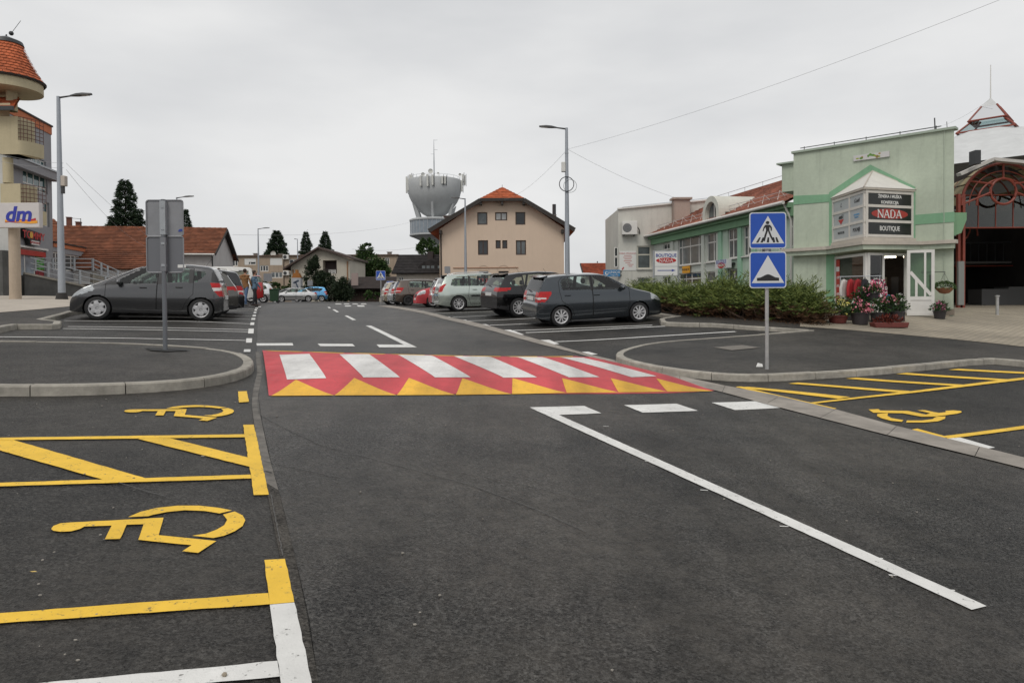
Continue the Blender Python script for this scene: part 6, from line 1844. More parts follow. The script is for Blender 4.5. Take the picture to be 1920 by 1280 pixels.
c = cc(cr[2]); letters(fR, 'ŽENSKA I MUŠKA', txt_w, (c[0], c[1], c[2] + .09), (1, 0), .145, .9, .003); letters(fR, 'KONFEKCIJA', txt_w, (c[0], c[1], c[2] - .11), (1, 0), .145, .9, .003)
c = cc(cl[0]); letters(fL, 'MULTICLUB', txt_k, c, (1, 0), .12, .8); c = cc(cl[1]); letters(fL, 'POUNJE', txt_k, c, (1, 0), .19, .8)
c = cc(cl[2]); letters(fL, 'mt61', txt_k, (c[0], c[1], c[2] + .07), (1, 0), .2, .9, .004, shear=.2)
MB().prism([(c[0] - .22, c[2] - .02), (c[0] + .22, c[2] - .02), (c[0], c[2] - .2)], -.018, -.013, 'y').build('logo_chevron', txt_r, fL)
c = cc(cl[3]); MB().box(c[0] - .2, -.018, c[2] - .0, c[0] + .2, -.013, c[2] + .05).build('logo_line', mat('logo_blue', (.1, .28, .5), .5), fL); letters(fL, 'fashion', MATS['logo_blue'], (c[0], c[1], c[2] - .06), (1, 0), .1)
c = cc(cl[4]); letters(fL, 'L', txt_k, c, (1, 0), .2, shear=.3); c = cc(cl[5]); letters(fL, 'Gold', txt_k, c, (1, 0), .2, shear=.35)
# bay floor, cornice, roof
def bay_slab(z_0, z_1, off, m, name):
    q = [pL + Vector((-off, .05)), pA + Vector((0, -off * 1.3)), pR + Vector((off, .05))]
    MB().prism([(p.x, p.y) for p in q], z_0, z_1, 'z').build(name, m, SHP)
stone = plaster('cornice_stone', (.50, .455, .395), .08)
bay_slab(zb1, zb1 + .07, .10, stone, 'bay_cornice'); bay_slab(zb0 - .12, zb0, .12, stone, 'bay_sill'); bay_slab(zb0 - .24, zb0 - .12, .05, stone, 'bay_base')
tip = Vector(((uL + uR) / 2 + .05, -.02, WP(1633, 321)[1]))
q = [pL + Vector((-.1, .0)), pA + Vector((0, -.13)), pR + Vector((.1, .0))]
rf = MB(); rf.add([(p.x, p.y, zb1 + .075) for p in q] + [tuple(tip)], [(0, 1, 3), (1, 2, 3), (0, 2, 1)]); rf.build('bay_roof', plaster('bay_roof_white', (.62, .60, .56), .06), SHP)
for p in q: MB().tube([(p.x, p.y, zb1 + .08), tuple(tip + Vector((0, -.01, 0)))], .022, 5).build('roof_hip_trim', stone, SHP)
# canopy slab following the bay
pC0 = Vector((-.35, -.55)); pC1 = Vector((ap.x, ap.y - .28)); pC2 = Vector((L + .08, -.12))
MB().prism([(-.35, .01), (-.35, -.3), (uL - .1, -.42), (pC1.x, pC1.y), (uR + .35, -.32), (L + .12, -.30), (L + .12, .01)], zc - .04, zc + .08, 'z').build('canopy', stone, SHP)
MB().prism([(-.3, .0), (-.3, -.22), (uL - .05, -.34), (pC1.x, pC1.y + .1), (uR + .3, -.24), (L + .04, -.22), (L + .04, .0)], zc - .2, zc - .045, 'z').build('canopy_soffit', mint, SHP)
# painted picture panel over the bay
u0, za = WP(1601, 303); u1_, zb_ = WP(1668, 285)
MB().box(u0, -.06, za, u1_, -.002, zb_ + .03).build('picture_panel', mat('picture_panel', (.55, .54, .53), .5), SHP)
for i in range(11):
    ellipse(SHP, (u0 + .08 + (u1_ - u0 - .16) * random.random(), 0, za + .05 + (zb_ - za - .06) * random.random()), (1, 0), random.uniform(.02, .07), random.uniform(.02, .06), mat('leaf_paint' + str(i % 3), ((.30, .36, .04), (.12, .26, .05), (.38, .27, .12))[i % 3], .6), .063, 10, 'picture_leaf')
# setback block left of the parapet and wall lamp
a0, b0 = loc(1466, 305, 29.5), loc(1489, 305, 29.5)
st = MB(); st.box(a0.x, a0.y, 5.3, a0.x + 2.2, a0.y + 3, loc(1477, 309, 29.5).z); st.build('setback_block', mint, SHP); MB().box(a0.x - .18, a0.y - .15, loc(1477, 309, 29.5).z, a0.x + 2.3, a0.y + 3, loc(1477, 306, 29.5).z).build('setback_coping', MATS['coping'], SHP)
# shop front: side window, corner post, glazed strip, door gap (all on the lower bay)
zsill = .12
glass_shop = glass('shop_glass', (.72, .76, .74))
pA2 = Vector((ap.x, ap.y + .18)); pL2 = Vector((px_u(1566, A, B)[0], .02)); pR2 = Vector((px_u(1700, A, B)[0], -.02))
ztop = zc - .3
def shopface(p, q, name):
    d = q - p; o = bpy.data.objects.new(name, None); COL.objects.link(o); o.parent = SHP
    o.location = (p.x, p.y, zsill); o.rotation_euler = (0, 0, math.atan2(d.y, d.x)); return o, d.length
hS = ztop - zsill
s1_, l1 = shopface(pL2, pA2, 'shop_window'); s2_, l2 = shopface(pA2, pR2, 'shop_entrance')
f = MB(); f.box(0, -.04, 0, .09, .04, hS); f.box(l1 - .14, -.05, 0, l1, .05, hS); f.box(.09, -.04, hS - .09, l1 - .14, .04, hS); f.box(.09, -.04, 0, l1 - .14, .04, .32)
f.build('frame', frame_w, s1_); MB().box(.08, -.008, .3, l1 - .13, .008, hS - .08).build('pane', glass_shop, s1_)
MB().box(.11, -.022, .45, .11 + .26, -.012, hS - .12).build('sale_poster', mat('poster_red', (.42, .035, .025), .5), s1_)
MB().box(.115, -.026, hS - .55, .365, -.0225, hS - .38).build('poster_label', txt_w, s1_)
for i, tx in enumerate(('-20%', '-30%', '-40%', '-50%')): letters(s1_, tx, txt_w, (.24, -.024, hS - .78 - i * .3), (1, 0), .13)
dw = l2 * .40
f = MB(); f.box(0, -.05, 0, .1, .05, hS); f.box(dw - .05, -.04, 0, dw + .03, .04, hS); f.box(l2 - .08, -.04, 0, l2, .04, hS); f.box(.1, -.04, hS - .08, l2 - .08, .04, hS); f.box(.1, -.04, 0, dw - .05, .04, .4)
f.build('frame', frame_w, s2_); MB().box(.09, -.008, .38, dw - .04, .008, hS - .07).build('pane', glass_shop, s2_)
for k, (x, z, w, h) in enumerate(((.14, hS - 1.15, .13, .24), (.30, hS - 1.45, .16, .6), (.15, hS - 1.75, .13, .2))):
    MB().box(x, -.016, z, x + w, -.010, z + h).build('door_notice', txt_w, s2_)
# interior of the shop
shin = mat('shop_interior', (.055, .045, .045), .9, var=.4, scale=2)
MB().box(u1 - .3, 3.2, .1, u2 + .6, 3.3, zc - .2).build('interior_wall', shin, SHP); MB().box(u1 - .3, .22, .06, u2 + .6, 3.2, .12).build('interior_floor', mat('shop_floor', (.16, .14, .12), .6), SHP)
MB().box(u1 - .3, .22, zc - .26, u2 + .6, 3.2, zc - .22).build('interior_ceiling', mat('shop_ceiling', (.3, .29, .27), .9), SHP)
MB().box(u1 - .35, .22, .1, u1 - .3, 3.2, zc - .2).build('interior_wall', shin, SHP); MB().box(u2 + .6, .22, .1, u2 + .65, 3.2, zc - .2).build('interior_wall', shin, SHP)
for i in range(3):
    x = u1 + .3 + i * .8
    MB().box(x, .8 + .3 * i, zc - .36, x + .6, .95 + .3 * i, zc - .3).build('strip_light', mat('strip_light', (1, .9, .75), .5, emit=(1.0, .86, .62, 6.0)), SHP)
for i in range(9):
    x = u1 + .1 + i * .32; c_ = random.choice(((.05, .05, .06), (.2, .05, .06), (.06, .08, .16), (.22, .2, .18)))
    MB().box(x, 1.5 + (i % 3) * .35, .5, x + .24, 1.6 + (i % 3) * .35, 1.5).build('hanging_garment', mat('garment%d' % (i % 5), c_, .9), SHP)
# steps
stp = mat('step_stone', (.28, .23, .175), .9, var=.2, scale=5, bump=.3)
MB().box(u2 - 1.0, -1.15, -.25, L + .0, -.02, -.02).build('step', stp, SHP, bevel=.02); MB().box(u2 - .9, -.62, -.02, L - .1, -.02, .14).build('step', stp, SHP, bevel=.02)
# plinth
MB().box(u1 - .32, -.012, -.2, u1 - .004, -.001, zc - .21).build('accent_strip', accent, SHP)
MB().box(-.03, -.03, -.3, u1 - .02, -.002, .2).build('plinth', mat('plinth', (.26, .22, .18), .9), SHP); MB().box(u2 + .02, -.03, .141, L + .03, -.002, .35).build('plinth', MATS['plinth'], SHP)
# open door leaf
pd0 = loc(1700.5, 560, 22.35); pd1 = loc(1752, 560, 22.05)
d = Vector((pd1.x - pd0.x, pd1.y - pd0.y))
DR = bpy.data.objects.new('door', None); COL.objects.link(DR); DR.parent = SHP; DR.location = (pd0.x, pd0.y, .15); DR.rotation_euler = (0, 0, math.atan2(d.y, d.x))
wD = d.length; hD = 2.13; t = .03
f = MB()
for (x0, z_0, x1, z_1) in ((0, 0, .09, hD), (wD - .09, 0, wD, hD), (.09, hD - .09, wD - .09, hD), (.09, 0, wD - .09, .09), (.09, .5, wD - .09, .62), (wD * .62, .62, wD * .62 + .06, hD - .09)):
    f.box(x0, -t, z_0, x1, t, z_1)
f.bar((.09, 0, 1.42), (wD - .09, 0, .66), .064, .1, up=Vector((0, 0, 1))); f.bar((wD * .34, 0, .6), (wD * .34, 0, 1.18), .062, .07, up=Vector((1, 0, 0)))
f.build('leaf_frame', frame_w, DR); MB().box(.09, -.012, .09, wD - .09, .012, .5).build('leaf_panel', frame_w, DR)
MB().box(.09, -.006, .62, wD - .09, .006, hD - .09).build('leaf_pane', glass('door_glass', (.5, .62, .52)), DR)
MB().tube([(wD - .13, -.03, .85), (wD - .13, -.09, .88), (wD - .13, -.09, 1.3), (wD - .13, -.03, 1.33)], .016, 6).build('handle', metal_d, DR)

# ------------------------------------------------------------------ market hall
Ym = 29.0; c0 = at(1792, 560, Ym); zm0 = .95
MH = thing('market_hall', 'dark open market hall with white roof, glazed cupola and red arched fan window', 'market hall', (c0.x, c0.y, zm0))
kk = Ym / FPX
def ml(px, py, Y=Ym):
    p = at(px, py, Y); return Vector((p.x - c0.x, p.y - c0.y, p.z - zm0))
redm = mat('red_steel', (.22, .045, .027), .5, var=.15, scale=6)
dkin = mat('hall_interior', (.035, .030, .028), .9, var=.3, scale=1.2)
W2 = ml(2090, 560).x
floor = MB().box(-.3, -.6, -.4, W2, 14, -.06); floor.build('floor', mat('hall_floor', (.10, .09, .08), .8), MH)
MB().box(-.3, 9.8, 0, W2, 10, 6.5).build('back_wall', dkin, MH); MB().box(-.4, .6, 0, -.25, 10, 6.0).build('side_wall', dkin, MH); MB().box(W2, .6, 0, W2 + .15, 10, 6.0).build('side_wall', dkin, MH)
for px, py, w, h in ((1808, 585, 16, 22), (1888, 583, 30, 18)):
    p = ml(px, py, Ym + 9.6); p.y = 9.7
    window(MH, p.x, p.z, p.x + w * .03, p.z + h * .03, 9.72, frame_w, win_grey, xs=(.5,), fw=.05)
# galleries in the dark
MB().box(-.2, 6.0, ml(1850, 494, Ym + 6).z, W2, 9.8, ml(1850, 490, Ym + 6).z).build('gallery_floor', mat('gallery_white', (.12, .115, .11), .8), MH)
for i in range(16):
    x = i * W2 / 16; MB().tube([(x, 6, ml(1850, 490, Ym + 6).z), (x, 6, ml(1850, 455, Ym + 6).z)], .025, 5).build('baluster', metal_d, MH)
MB().tube([(-.2, 6, ml(1850, 455, Ym + 6).z), (W2, 6, ml(1850, 455, Ym + 6).z)], .04, 6).build('gallery_rail', metal_d, MH)
for px in (1815, 1872, 1930):
    p = ml(px, 560, Ym + 7); window(MH, p.x, ml(px, 478, Ym + 9).z + 1.1, p.x + 1.1, ml(px, 478, Ym + 9).z + 2.6, 9.7, frame_w, win_grey, xs=(.5,), fw=.06)
# front portal: columns, beam, roof edge
for px in (1797, 1806):
    p = ml(px, 560); MB().box(p.x - .05, -.05, -.06, p.x + .05, .1, 5.0).build('column', redm, MH)
MB().box(.05, -.1, .3, .3, .02, 1.55 + .6).build('notice_board', mat('notice_grey', (.22, .23, .22), .7), MH)
p0, p1, p2 = ml(1789, 330), ml(1851, 302), ml(2060, 322)
for a_, b_ in ((p0, p1), (p1, p2)):
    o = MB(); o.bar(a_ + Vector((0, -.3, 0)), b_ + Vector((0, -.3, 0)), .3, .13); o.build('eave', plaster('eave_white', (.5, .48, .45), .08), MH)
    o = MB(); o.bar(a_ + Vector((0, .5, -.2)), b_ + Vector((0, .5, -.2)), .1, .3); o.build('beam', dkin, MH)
# red fan arch
ac = ml(1881, 385); ra_ = 78 * kk
def arc(r, a0, a1, n, z=0, y=0, th=.05, m=redm, name='arch_bar'):
    MB().tube([(ac.x + r * math.cos(a0 + (a1 - a0) * k / n), y, ac.z + z + r * math.sin(a0 + (a1 - a0) * k / n)) for k in range(n + 1)], th, 6).build(name, m, MH, .8)
arc(ra_, 0, math.pi, 28, th=.06); arc(ra_ * .64, 0, math.pi, 24, th=.04); arc(ra_ * .82, 0, math.pi, 24, th=.025); arc(24 * kk, 0, 2 * math.pi, 24, z=(385 - 359) * kk, th=.055, name='arch_ring')
cz = ac.z + (385 - 359) * kk
for a in (0.02, .62, math.pi / 2, math.pi - .62, math.pi - .02):
    r0 = Vector((ac.x + 24 * kk * math.cos(a), 0, cz + 24 * kk * math.sin(a)))
    if a in (.02,) or a > 3: r0.z = cz - 2 * kk
    r1 = Vector((ac.x + ra_ * math.cos(a), 0, ac.z + ra_ * math.sin(a)))
    MB().tube([r0, r1], .045, 6).build('arch_spoke', redm, MH, .8)
# barrel vault of ribs and pale panes behind the arch
vp = mat('vault_pane', (.36, .31, .19), .6, var=.35, scale=2)
for j in range(5):
    y0, y1 = j * .9, j * .9 + .84
    arc(ra_ * .985, 0, math.pi, 22, y=y0 + .0, th=.035, name='vault_rib')
    n = 12
    for k in range(n):
        a0, a1 = math.pi * k / n + .02, math.pi * (k + 1) / n - .02
        if j > 0 and k % 5 == 2: continue
        r = ra_ * 1.01
        MB().add([(ac.x + r * math.cos(a0), y0, ac.z + r * math.sin(a0)), (ac.x + r * math.cos(a1), y0, ac.z + r * math.sin(a1)), (ac.x + r * math.cos(a1), y1, ac.z + r * math.sin(a1)), (ac.x + r * math.cos(a0), y1, ac.z + r * math.sin(a0))], [(0, 1, 2, 3)]).build('vault_pane', vp, MH)
# roof: octagonal skirt, glazed lantern, spire
Yc = Ym + 6.5; kc = Yc / FPX
def mc(px, py): return ml(px, py, Yc)
cc0 = mc(1857, 250)
roofw = mat('roof_membrane', (.55, .56, .56), .7, var=.08, scale=1.5)
def octa(r0, z_0, r1, z_1, m, name, gap=0.0, n=8, rot=math.pi / 8):
    for k in range(n):
        a0, a1 = 2 * math.pi * k / n + rot, 2 * math.pi * (k + 1) / n + rot
        MB().add([(cc0.x + r * math.cos(a), cc0.y + r * math.sin(a), z) for r, z in ((r0, z_0), (r1, z_1)) for a in (a0, a1)], [(0, 1, 3, 2)]).build(name, m, MH)
R0 = 240 * kc * 1.0
ze_ = p1.z + .2
octa(7.6, ze_, 60 * kc, cc0.z - .05, roofw, 'roof_facet')
pg = glass('lantern_glass', (.72, .80, .80))
tiers = [(64, 250, 27, 222), (42, 228, 17, 200)]
for (ra0, y0, ra1, y1) in tiers:
    r0, r1, za_, zb_ = ra0 * kc, ra1 * kc, mc(1857, y0).z, mc(1857, y1).z
    octa(r0, za_, r1, zb_, pg, 'lantern_pane', n=4, rot=-math.pi / 2)
    for k in range(4):
        a, a2 = 2 * math.pi * k / 4 - math.pi / 2, 2 * math.pi * (k + 1) / 4 - math.pi / 2
        MB().tube([(cc0.x + r0 * math.cos(a), cc0.y + r0 * math.sin(a), za_), (cc0.x + r1 * math.cos(a), cc0.y + r1 * math.sin(a), zb_)], .05, 5).build('lantern_bar', redm, MH)
        MB().tube([(cc0.x + r0 * math.cos(a), cc0.y + r0 * math.sin(a), za_), (cc0.x + r0 * math.cos(a2), cc0.y + r0 * math.sin(a2), za_)], .05, 5).build('lantern_bar', redm, MH)
octa(18 * kc, mc(1857, 201).z, .03, mc(1857, 184).z, roofw, 'cap_facet', n=4, rot=-math.pi / 2)
MB().tube([(cc0.x, cc0.y, mc(1857, 188).z), (cc0.x, cc0.y, mc(1857, 122).z)], [.035, .02], 6).build('spire', frame_w, MH)
# black loudspeaker box at the eave and green capital at the shop corner
MB().box(ml(1800, 0).x, -1.0, ml(1800, 316).z, ml(1810, 0).x, -.6, ml(1800, 291).z).build('floodlight', metal_d, MH)
p = ml(1800, 410); MB().prism([(-.5, p.z - .8), (-.1, p.z - .65), (.12, p.z - .1), (.12, p.z + .2), (-.5, p.z + .2)], -.5, .4, 'y').build('corner_capital', green, MH)
for y_, z_ in ((.4, 5.0), (.4, 3.6), (5.9, 2.2)):
    MB().tube([(.1, y_, z_), (W2, y_, z_)], .03, 5).build('transom', redm, MH)
for i in range(14):
    x = .5 + i * .75; MB().tube([(x, .45, 3.6), (x, .45, 5.0)], .02, 5).build('glazing_bar', redm, MH)
MB().box(.3, .46, 3.62, W2, .47, 4.98).build('glazing', glass('hall_glass', (.4, .42, .4)), MH)
arc(ra_ * .62, 0, math.pi, 20, z=-1.0, y=3.2, th=.04, name='rear_arch'); arc(.75, 0, 2 * math.pi, 20, z=-.6, y=3.2, th=.04, name='rear_ring')
# stalls in the dark
for px, h in ((1830, 1.0), (1880, 1.1), (1915, .95)):
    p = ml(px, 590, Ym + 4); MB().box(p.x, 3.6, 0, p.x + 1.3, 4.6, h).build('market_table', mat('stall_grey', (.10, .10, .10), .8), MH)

# ================================================================== LEFT SIDE: supermarket block, turret house, ramp
A = (-27.9, 34.0); B = (-31.19, 49.9); z0 = 1.6
SM, L = frame2('supermarket_block', 'grey supermarket block with orange bands and glazed upper floors', 'building', A, B, z0)
greyb = plaster('render_mid_grey', (.275, .275, .29), .06)
orange = plaster('render_orange', (.50, .165, .075), .06)
def S_(px, py): return wpt(px, py, A, B, z0)
uT = px_u(101, A, B)[0]
zT = S_(95, 236)[1]; zO = S_(95, 250)[1]; zStep = S_(101, 326)[1]; zLow = S_(125, 460)[1]
R1 = [wrect(47, 322, 93, 369, A, B, z0), wrect(60, 296, 91, 311, A, B, z0), wrect(86, 378, 95, 424, A, B, z0), wrect(38, 463, 88, 562, A, B, z0)]
def yfix(px0, y0, px1, y1):   # rectangles on a receding wall: use the heights measured at their near edge
    u0, z_0 = S_(px0, y1); u1, _ = S_(px1, y1); return (u0, z_0, u1, S_(px0, y0)[1])
R1 = [yfix(47, 316, 93, 350), yfix(60, 290, 91, 306), yfix(86, 378, 95.5, 424), yfix(38, 463, 88, 545)]
mb = MB(); wall(mb, [(0, -.3), (uT, -.3), (uT, zT), (0, zT)], R1, 0, .25)
mb.quad((uT, 0, zLow - .5), (uT, 0, zT), (uT, 8, zT), (uT, 8, zLow - .5)); mb.build('wall', greyb, SM)
MB().box(-.05, -.05, zO, uT + .02, -.001, zT + .02).build('orange_band', orange, SM)
MB().box(-.05, -.12, zT + .02, uT + .05, .2, zT + .12).build('coping', fascia_b, SM)
# the lower two floors stand a little forward
fwd = .45
MB().box(-.05, -fwd, zStep - .5, uT + .15, -.002, zStep).build('floor_band', greyb, SM)
MB().box(-.05, -fwd - .08, zStep, uT + .2, -.002, zStep + .1).build('floor_coping', metal_g, SM)
for i, r in enumerate(R1[:3]):
    window(SM, *r, .15, frame_w, win_teal, xs=(.25, .5, .75) if i < 2 else (), zs=(.3,) if i != 1 else (), fw=.08)
r = R1[3]
w = window(SM, *r, .15, frame_w, mat('shop_front_glass', (.26, .30, .34), .12, var=.3, scale=1), xs=(.26, .62), zs=(), fw=.09, name='shop_front')
MB().box(r[0] + .1, -.02, r[3] - .42, r[2] - .1, .1, r[3] - .1).build('red_strip', mat('poster_red', (.42, .035, .025), .5), w)
px0 = r[0] + (r[2] - r[0]) * .64; px1 = r[2] - .12
MB().box(px0, .08, r[1] + .1, px1, .118, r[3] - .45).build('poster', mat('poster_berry', (.22, .012, .02), .5, var=.8, scale=4), w)
MB().box(px0, .076, r[1] + (r[3] - r[1]) * .52, px1, .08, r[3] - .45).build('poster_leaf', mat('poster_leaf', (.06, .24, .04), .5, var=.7, scale=5), w)
MB().box(r[0] - .1, -.1, r[3], r[2] + .1, .0, r[3] + .12).build('lintel', frame_w, w)
# lettered sign above the entrance
SG = thing('shop_sign', 'black and red supermarket sign above the glazed entrance', 'sign', (0, 0, 0)); SG.matrix_world = SM.matrix_basis.copy()
u0, za = S_(39, 454); u1, _ = S_(71, 458); zb_ = S_(39, 432)[1]
MB().prism([(u0, zb_ + .15), (u1, zb_), (u1 - .25, za + .1), (u1 - .5, za - .1), (u0 + .6, za - .1), (u0 + .5, za + .2), (u0 + .1, za + .3)], -.3, -.05, 'y').build('panel', txt_k, SG)
letters(SG, 'TOMMY', txt_r, ((u0 + u1) / 2, -.31, (za + zb_) / 2 + .12), (1, 0), .62, 1.25, .012)
ellipse(SG, (u0 + (u1 - u0) * .33, -.01, (za + zb_) / 2 + .15), (1, 0), .2, .2, mat('sign_gold', (.65, .36, .04), .5), .316)
MB().box(u0 + .7, -.33, za - .08, u1 - .45, -.31, za + .18).build('strip', txt_w, SG)
letters(SG, 'SUPERMARKET', txt_r, ((u0 + u1) / 2 + .1, -.336, za + .05), (1, 0), .2)
# low annex with orange parapet
LR = [yfix(94, 470, 116, 505), yfix(124, 476, 155, 508)]
mb = MB(); wall(mb, [(uT + .02, -.3), (L, -.3), (L, zLow), (uT + .02, zLow)], LR, 0, .2); mb.quad((L, 0, -.3), (L, 0, zLow), (L, 6, zLow), (L, 6, -.3)); mb.build('annex_wall', greyb, SM)
zl2 = S_(125, 476)[1]
MB().box(uT + .02, -.06, zl2 + .35, L + .06, -.001, zLow + .02).build('orange_band', orange, SM); MB().box(L + .001, -.06, zl2 + .35, L + .06, 6, zLow + .02).build('orange_band', orange, SM)
MB().box(uT, -.12, zLow + .02, L + .1, .2, zLow + .12).build('coping', fascia_b, SM)
for i, r in enumerate(LR):
    w = window(SM, *r, .12, frame_w, win_grey, xs=(.4, .65), fw=.1)

# ------------------------------------------------------------------ ramp: concrete wall and galvanised railings
Ar = (at(46, 560, 35.5).x, 35.5); Br = (at(262, 560, 40.0).x, 40.0); zr0 = 1.55
RP, L = frame2('access_ramp', 'dark concrete access ramp leading up to the supermarket door', 'ramp', Ar, Br, zr0)
def P_(px, py): return wpt(px, py, Ar, Br, zr0)
top = [P_(47, 514), P_(110, 527), P_(170, 541), P_(240, 556)]
rampc = mat('ramp_concrete', (.085, .085, .082), .85, var=.25, scale=2, var2=.25, scale2=.6)
mb = MB(); mb.prism([(0, -.3), (top[-1][0], -.3)] + top[::-1], 0, .25, 'y'); mb.build('wall', rampc, RP)
cp = MB()
for a, b in zip(top, top[1:]): cp.bar((a[0], .1, a[1] + .05), (b[0], .1, b[1] + .05), .36, .1)
cp.build('coping', conc, RP)
MB().box(-2, .25, -.2, top[0][0] + .2, 6, top[0][1] - .05).build('landing', rampc, RP)
def railing(name, label, pts, posts, hgt_px, A_, B_, z_0, y, n=4):
    """railing along a line of photograph points (foot line), posts at columns, rails parallel to the foot"""
    o, _ = frame2(name, label, 'railing', A_, B_, z_0, 'galvanised railings of the ramp')
    F = [wpt(px, py, A_, B_, z_0) for px, py in pts]
    Hh = hgt_px
    us = [f[0] for f in F]; zs = [f[1] for f in F]
    for px in posts:
        u = px_u(px, A_, B_)[0]; z = float(np.interp(u, us, zs)); MB().box(u - .05, y - .05, z, u + .05, y + .05, z + Hh).build('post', metal_g, o)
    for k in range(n):
        h = Hh * (k + 1) / n - .03
        for a, b in zip(F, F[1:]): MB().bar((a[0], y, a[1] + h), (b[0], y, b[1] + h), .05).build('rail', metal_g, o)
    return o
railing('ramp_railing', 'sloping railing standing on the concrete ramp wall', [(60, 512), (110, 525), (170, 539), (240, 554)], (93, 122, 152, 200), .85, Ar, Br, zr0, .12, 3)
A3 = (at(60, 560, 38).x, 38.0); B3 = (at(178, 560, 41.5).x, 41.5)
railing('landing_railing', 'level railing along the landing in front of the annex', [(64, 508), (120, 508), (176, 507.5)], (67, 100, 140, 175), .75, A3, B3, zr0, 0, 3)
A4 = (at(174, 560, 41.5).x, 41.5); B4 = (at(262, 560, 43).x, 43.0)
railing('stair_railing', 'stair railing running down to the right behind the graphite car', [(175, 508), (240, 537), (262, 537)], (175, 191, 203, 222, 240), .75, A4, B4, zr0, 0, 3)
ST, L4 = frame2('stairs', 'concrete steps beside the ramp behind the graphite car', 'stairs', A4, B4, zr0)
zt_, zb2 = wpt(175, 508, A4, B4, zr0), wpt(240, 537, A4, B4, zr0)
for i in range(9):
    u0 = zt_[0] + (zb2[0] - zt_[0]) * i / 9; u1 = zt_[0] + (zb2[0] - zt_[0]) * (i + 1) / 9; z = zt_[1] + (zb2[1] - zt_[1]) * (i + .5) / 9
    MB().box(u0, .1, -.3, u1 - .003, 1.8, z).build('step', conc, ST)

# ------------------------------------------------------------------ turret house at the left edge
Yv = 34.0
TH = thing('turret_house', 'cream corner house with round balconies and red tiled turret', 'house', (at(0, 560, Yv).x, Yv, 1.6))
tx0 = at(0, 560, Yv).x
kv = Yv / FPX
def V_(px, py, dy=0.0):
    p = at(px, py, Yv + dy); return Vector((p.x - tx0, dy, p.z - 1.6))
cream = plaster('render_cream_yellow', (.46, .40, .265), .07); whit = plaster('render_white_wall', (.50, .505, .49), .06)
def slant(x0, x1, y0, d): return [(x0, y0), (x1, y0), (x1 - .8 * d, y0 + d), (x0 - .8 * d, y0 + d)]
m_ = MB(); m_.prism(slant(V_(-120, 560).x, V_(12, 560).x, .2, 6), -.3, V_(5, 232).z, 'z'); m_.build('wall', whit, TH)
m_ = MB(); m_.box(V_(-80, 560).x, -.4, -.3, V_(17, 560).x, .19, V_(5, 470).z); m_.build('entrance_block', rampc, TH)
for y0, y1, x1, o_ in ((232, 222, 16, .3), (221, 205, 24, .55), (204.8, 200, 32, .8)):
    MB().prism(slant(V_(-120, 0).x, V_(x1, 0).x, .2 - o_, 6), V_(10, y0).z, V_(10, y1).z, 'z').build('cornice', cream, TH)
# eave roof strip
a0, b0, c0_, d0 = V_(-60, 160), V_(50, 214), V_(30, 200, 3), V_(-60, 140, 3)
roof_plane(TH, (V_(-90, 0).x, -1.0, V_(40, 213).z), (V_(49, 0).x, -1.0, V_(49, 213).z), (V_(10, 0).x, .9, V_(20, 172).z), (V_(-90, 0).x, .9, V_(20, 172).z), tile_or, .25, .05)
MB().bar((V_(-90, 0).x, -1.05, V_(40, 214).z), (V_(50, 0).x, -1.05, V_(49, 214).z), .12, .2).build('gutter', metal_d, TH)
def balcony(y_top_rail, y_par, y_bot, y_under, xs0, xs1, xr_, name='balcony'):
    """solid cream flank and a rounded parapet with a bowed railing"""
    o = bpy.data.objects.new(name, None); COL.objects.link(o); o.parent = TH
    x0, x1, x2 = V_(xs0, 0).x, V_(xs1, 0).x, V_(xr_, 0).x
    zt, zp, zb, zu = V_(40, y_top_rail).z, V_(40, y_par).z, V_(40, y_bot).z, V_(40, y_under).z
    MB().box(x0, -.6, zb, x1, .6, zt).build('flank', cream, o)
    n = 14
    def arcp(r, k): 
        a = -math.pi / 2 + math.pi / 2 * k / n
        return (x1 - .02 + (x2 - x1 + .02) * math.cos(a) * r, .6 + 1.2 * math.sin(a) * r)
    mb = MB()
    for k in range(n):
        p, q = arcp(1, k), arcp(1, k + 1); mb.quad((*p, zb), (*q, zb), (*q, zp), (*p, zp))
    mb.add([(x0, -.6, zb), (x0, .6, zb), (x1, .6, zb)] + [(*arcp(1, k), zb) for k in range(n, -1, -1)], [list(range(n + 4))])
    mb.add([(x1, .6, zp)] + [(*arcp(1, k), zp) for k in range(n, -1, -1)], [list(range(n + 2))])
    mb.build('parapet', cream, o, .5)
    for j in range(6):
        z = zp + (zt - zp) * (j + 1) / 6 - .03
        MB().tube([(*arcp(.97, k), z) for k in range(n + 1)], .016, 4).build('rail', mat('rust_rail', (.10, .035, .025), .6), o)
    for k in range(0, n + 1, 2):
        MB().tube([(*arcp(.97, k), zp), (*arcp(.97, k), zt)], .014, 4).build('rail_post', MATS['rust_rail'], o)
    return o
balcony(224, 268, 294, 298, 11, 45, 62)
balcony(348, 395, 421, 424, 11, 48, 65)
p = V_(25, 560); MB().lathe([(.22, V_(25, 345).z), (.22, V_(25, 298).z)], 20, (p.x, -.2, 0)).build('column', cream, TH, .6)
p = V_(18, 560); MB().lathe([(.24, V_(18, 205).z), (.24, V_(18, 150).z)], 20, (p.x, .4, 0)).build('column', cream, TH, .6)
MB().tube([(V_(14, 0).x, .1, V_(14, 345).z), (V_(14, 0).x, .1, V_(14, 235).z)], .05, 6).build('downpipe', mat('copper_green', (.12, .2, .16), .6), TH)
cx = V_(10, 560).x; rr0, rr1 = 60 * kv, 25 * kv
MB().lathe([(.01, V_(22, 168).z), (57 * kv, V_(22, 168).z), (57 * kv, V_(22, 146).z)], 40, (cx, .4, 0)).build('turret_ring', cream, TH, .5)
nrow = 11; nt = 30
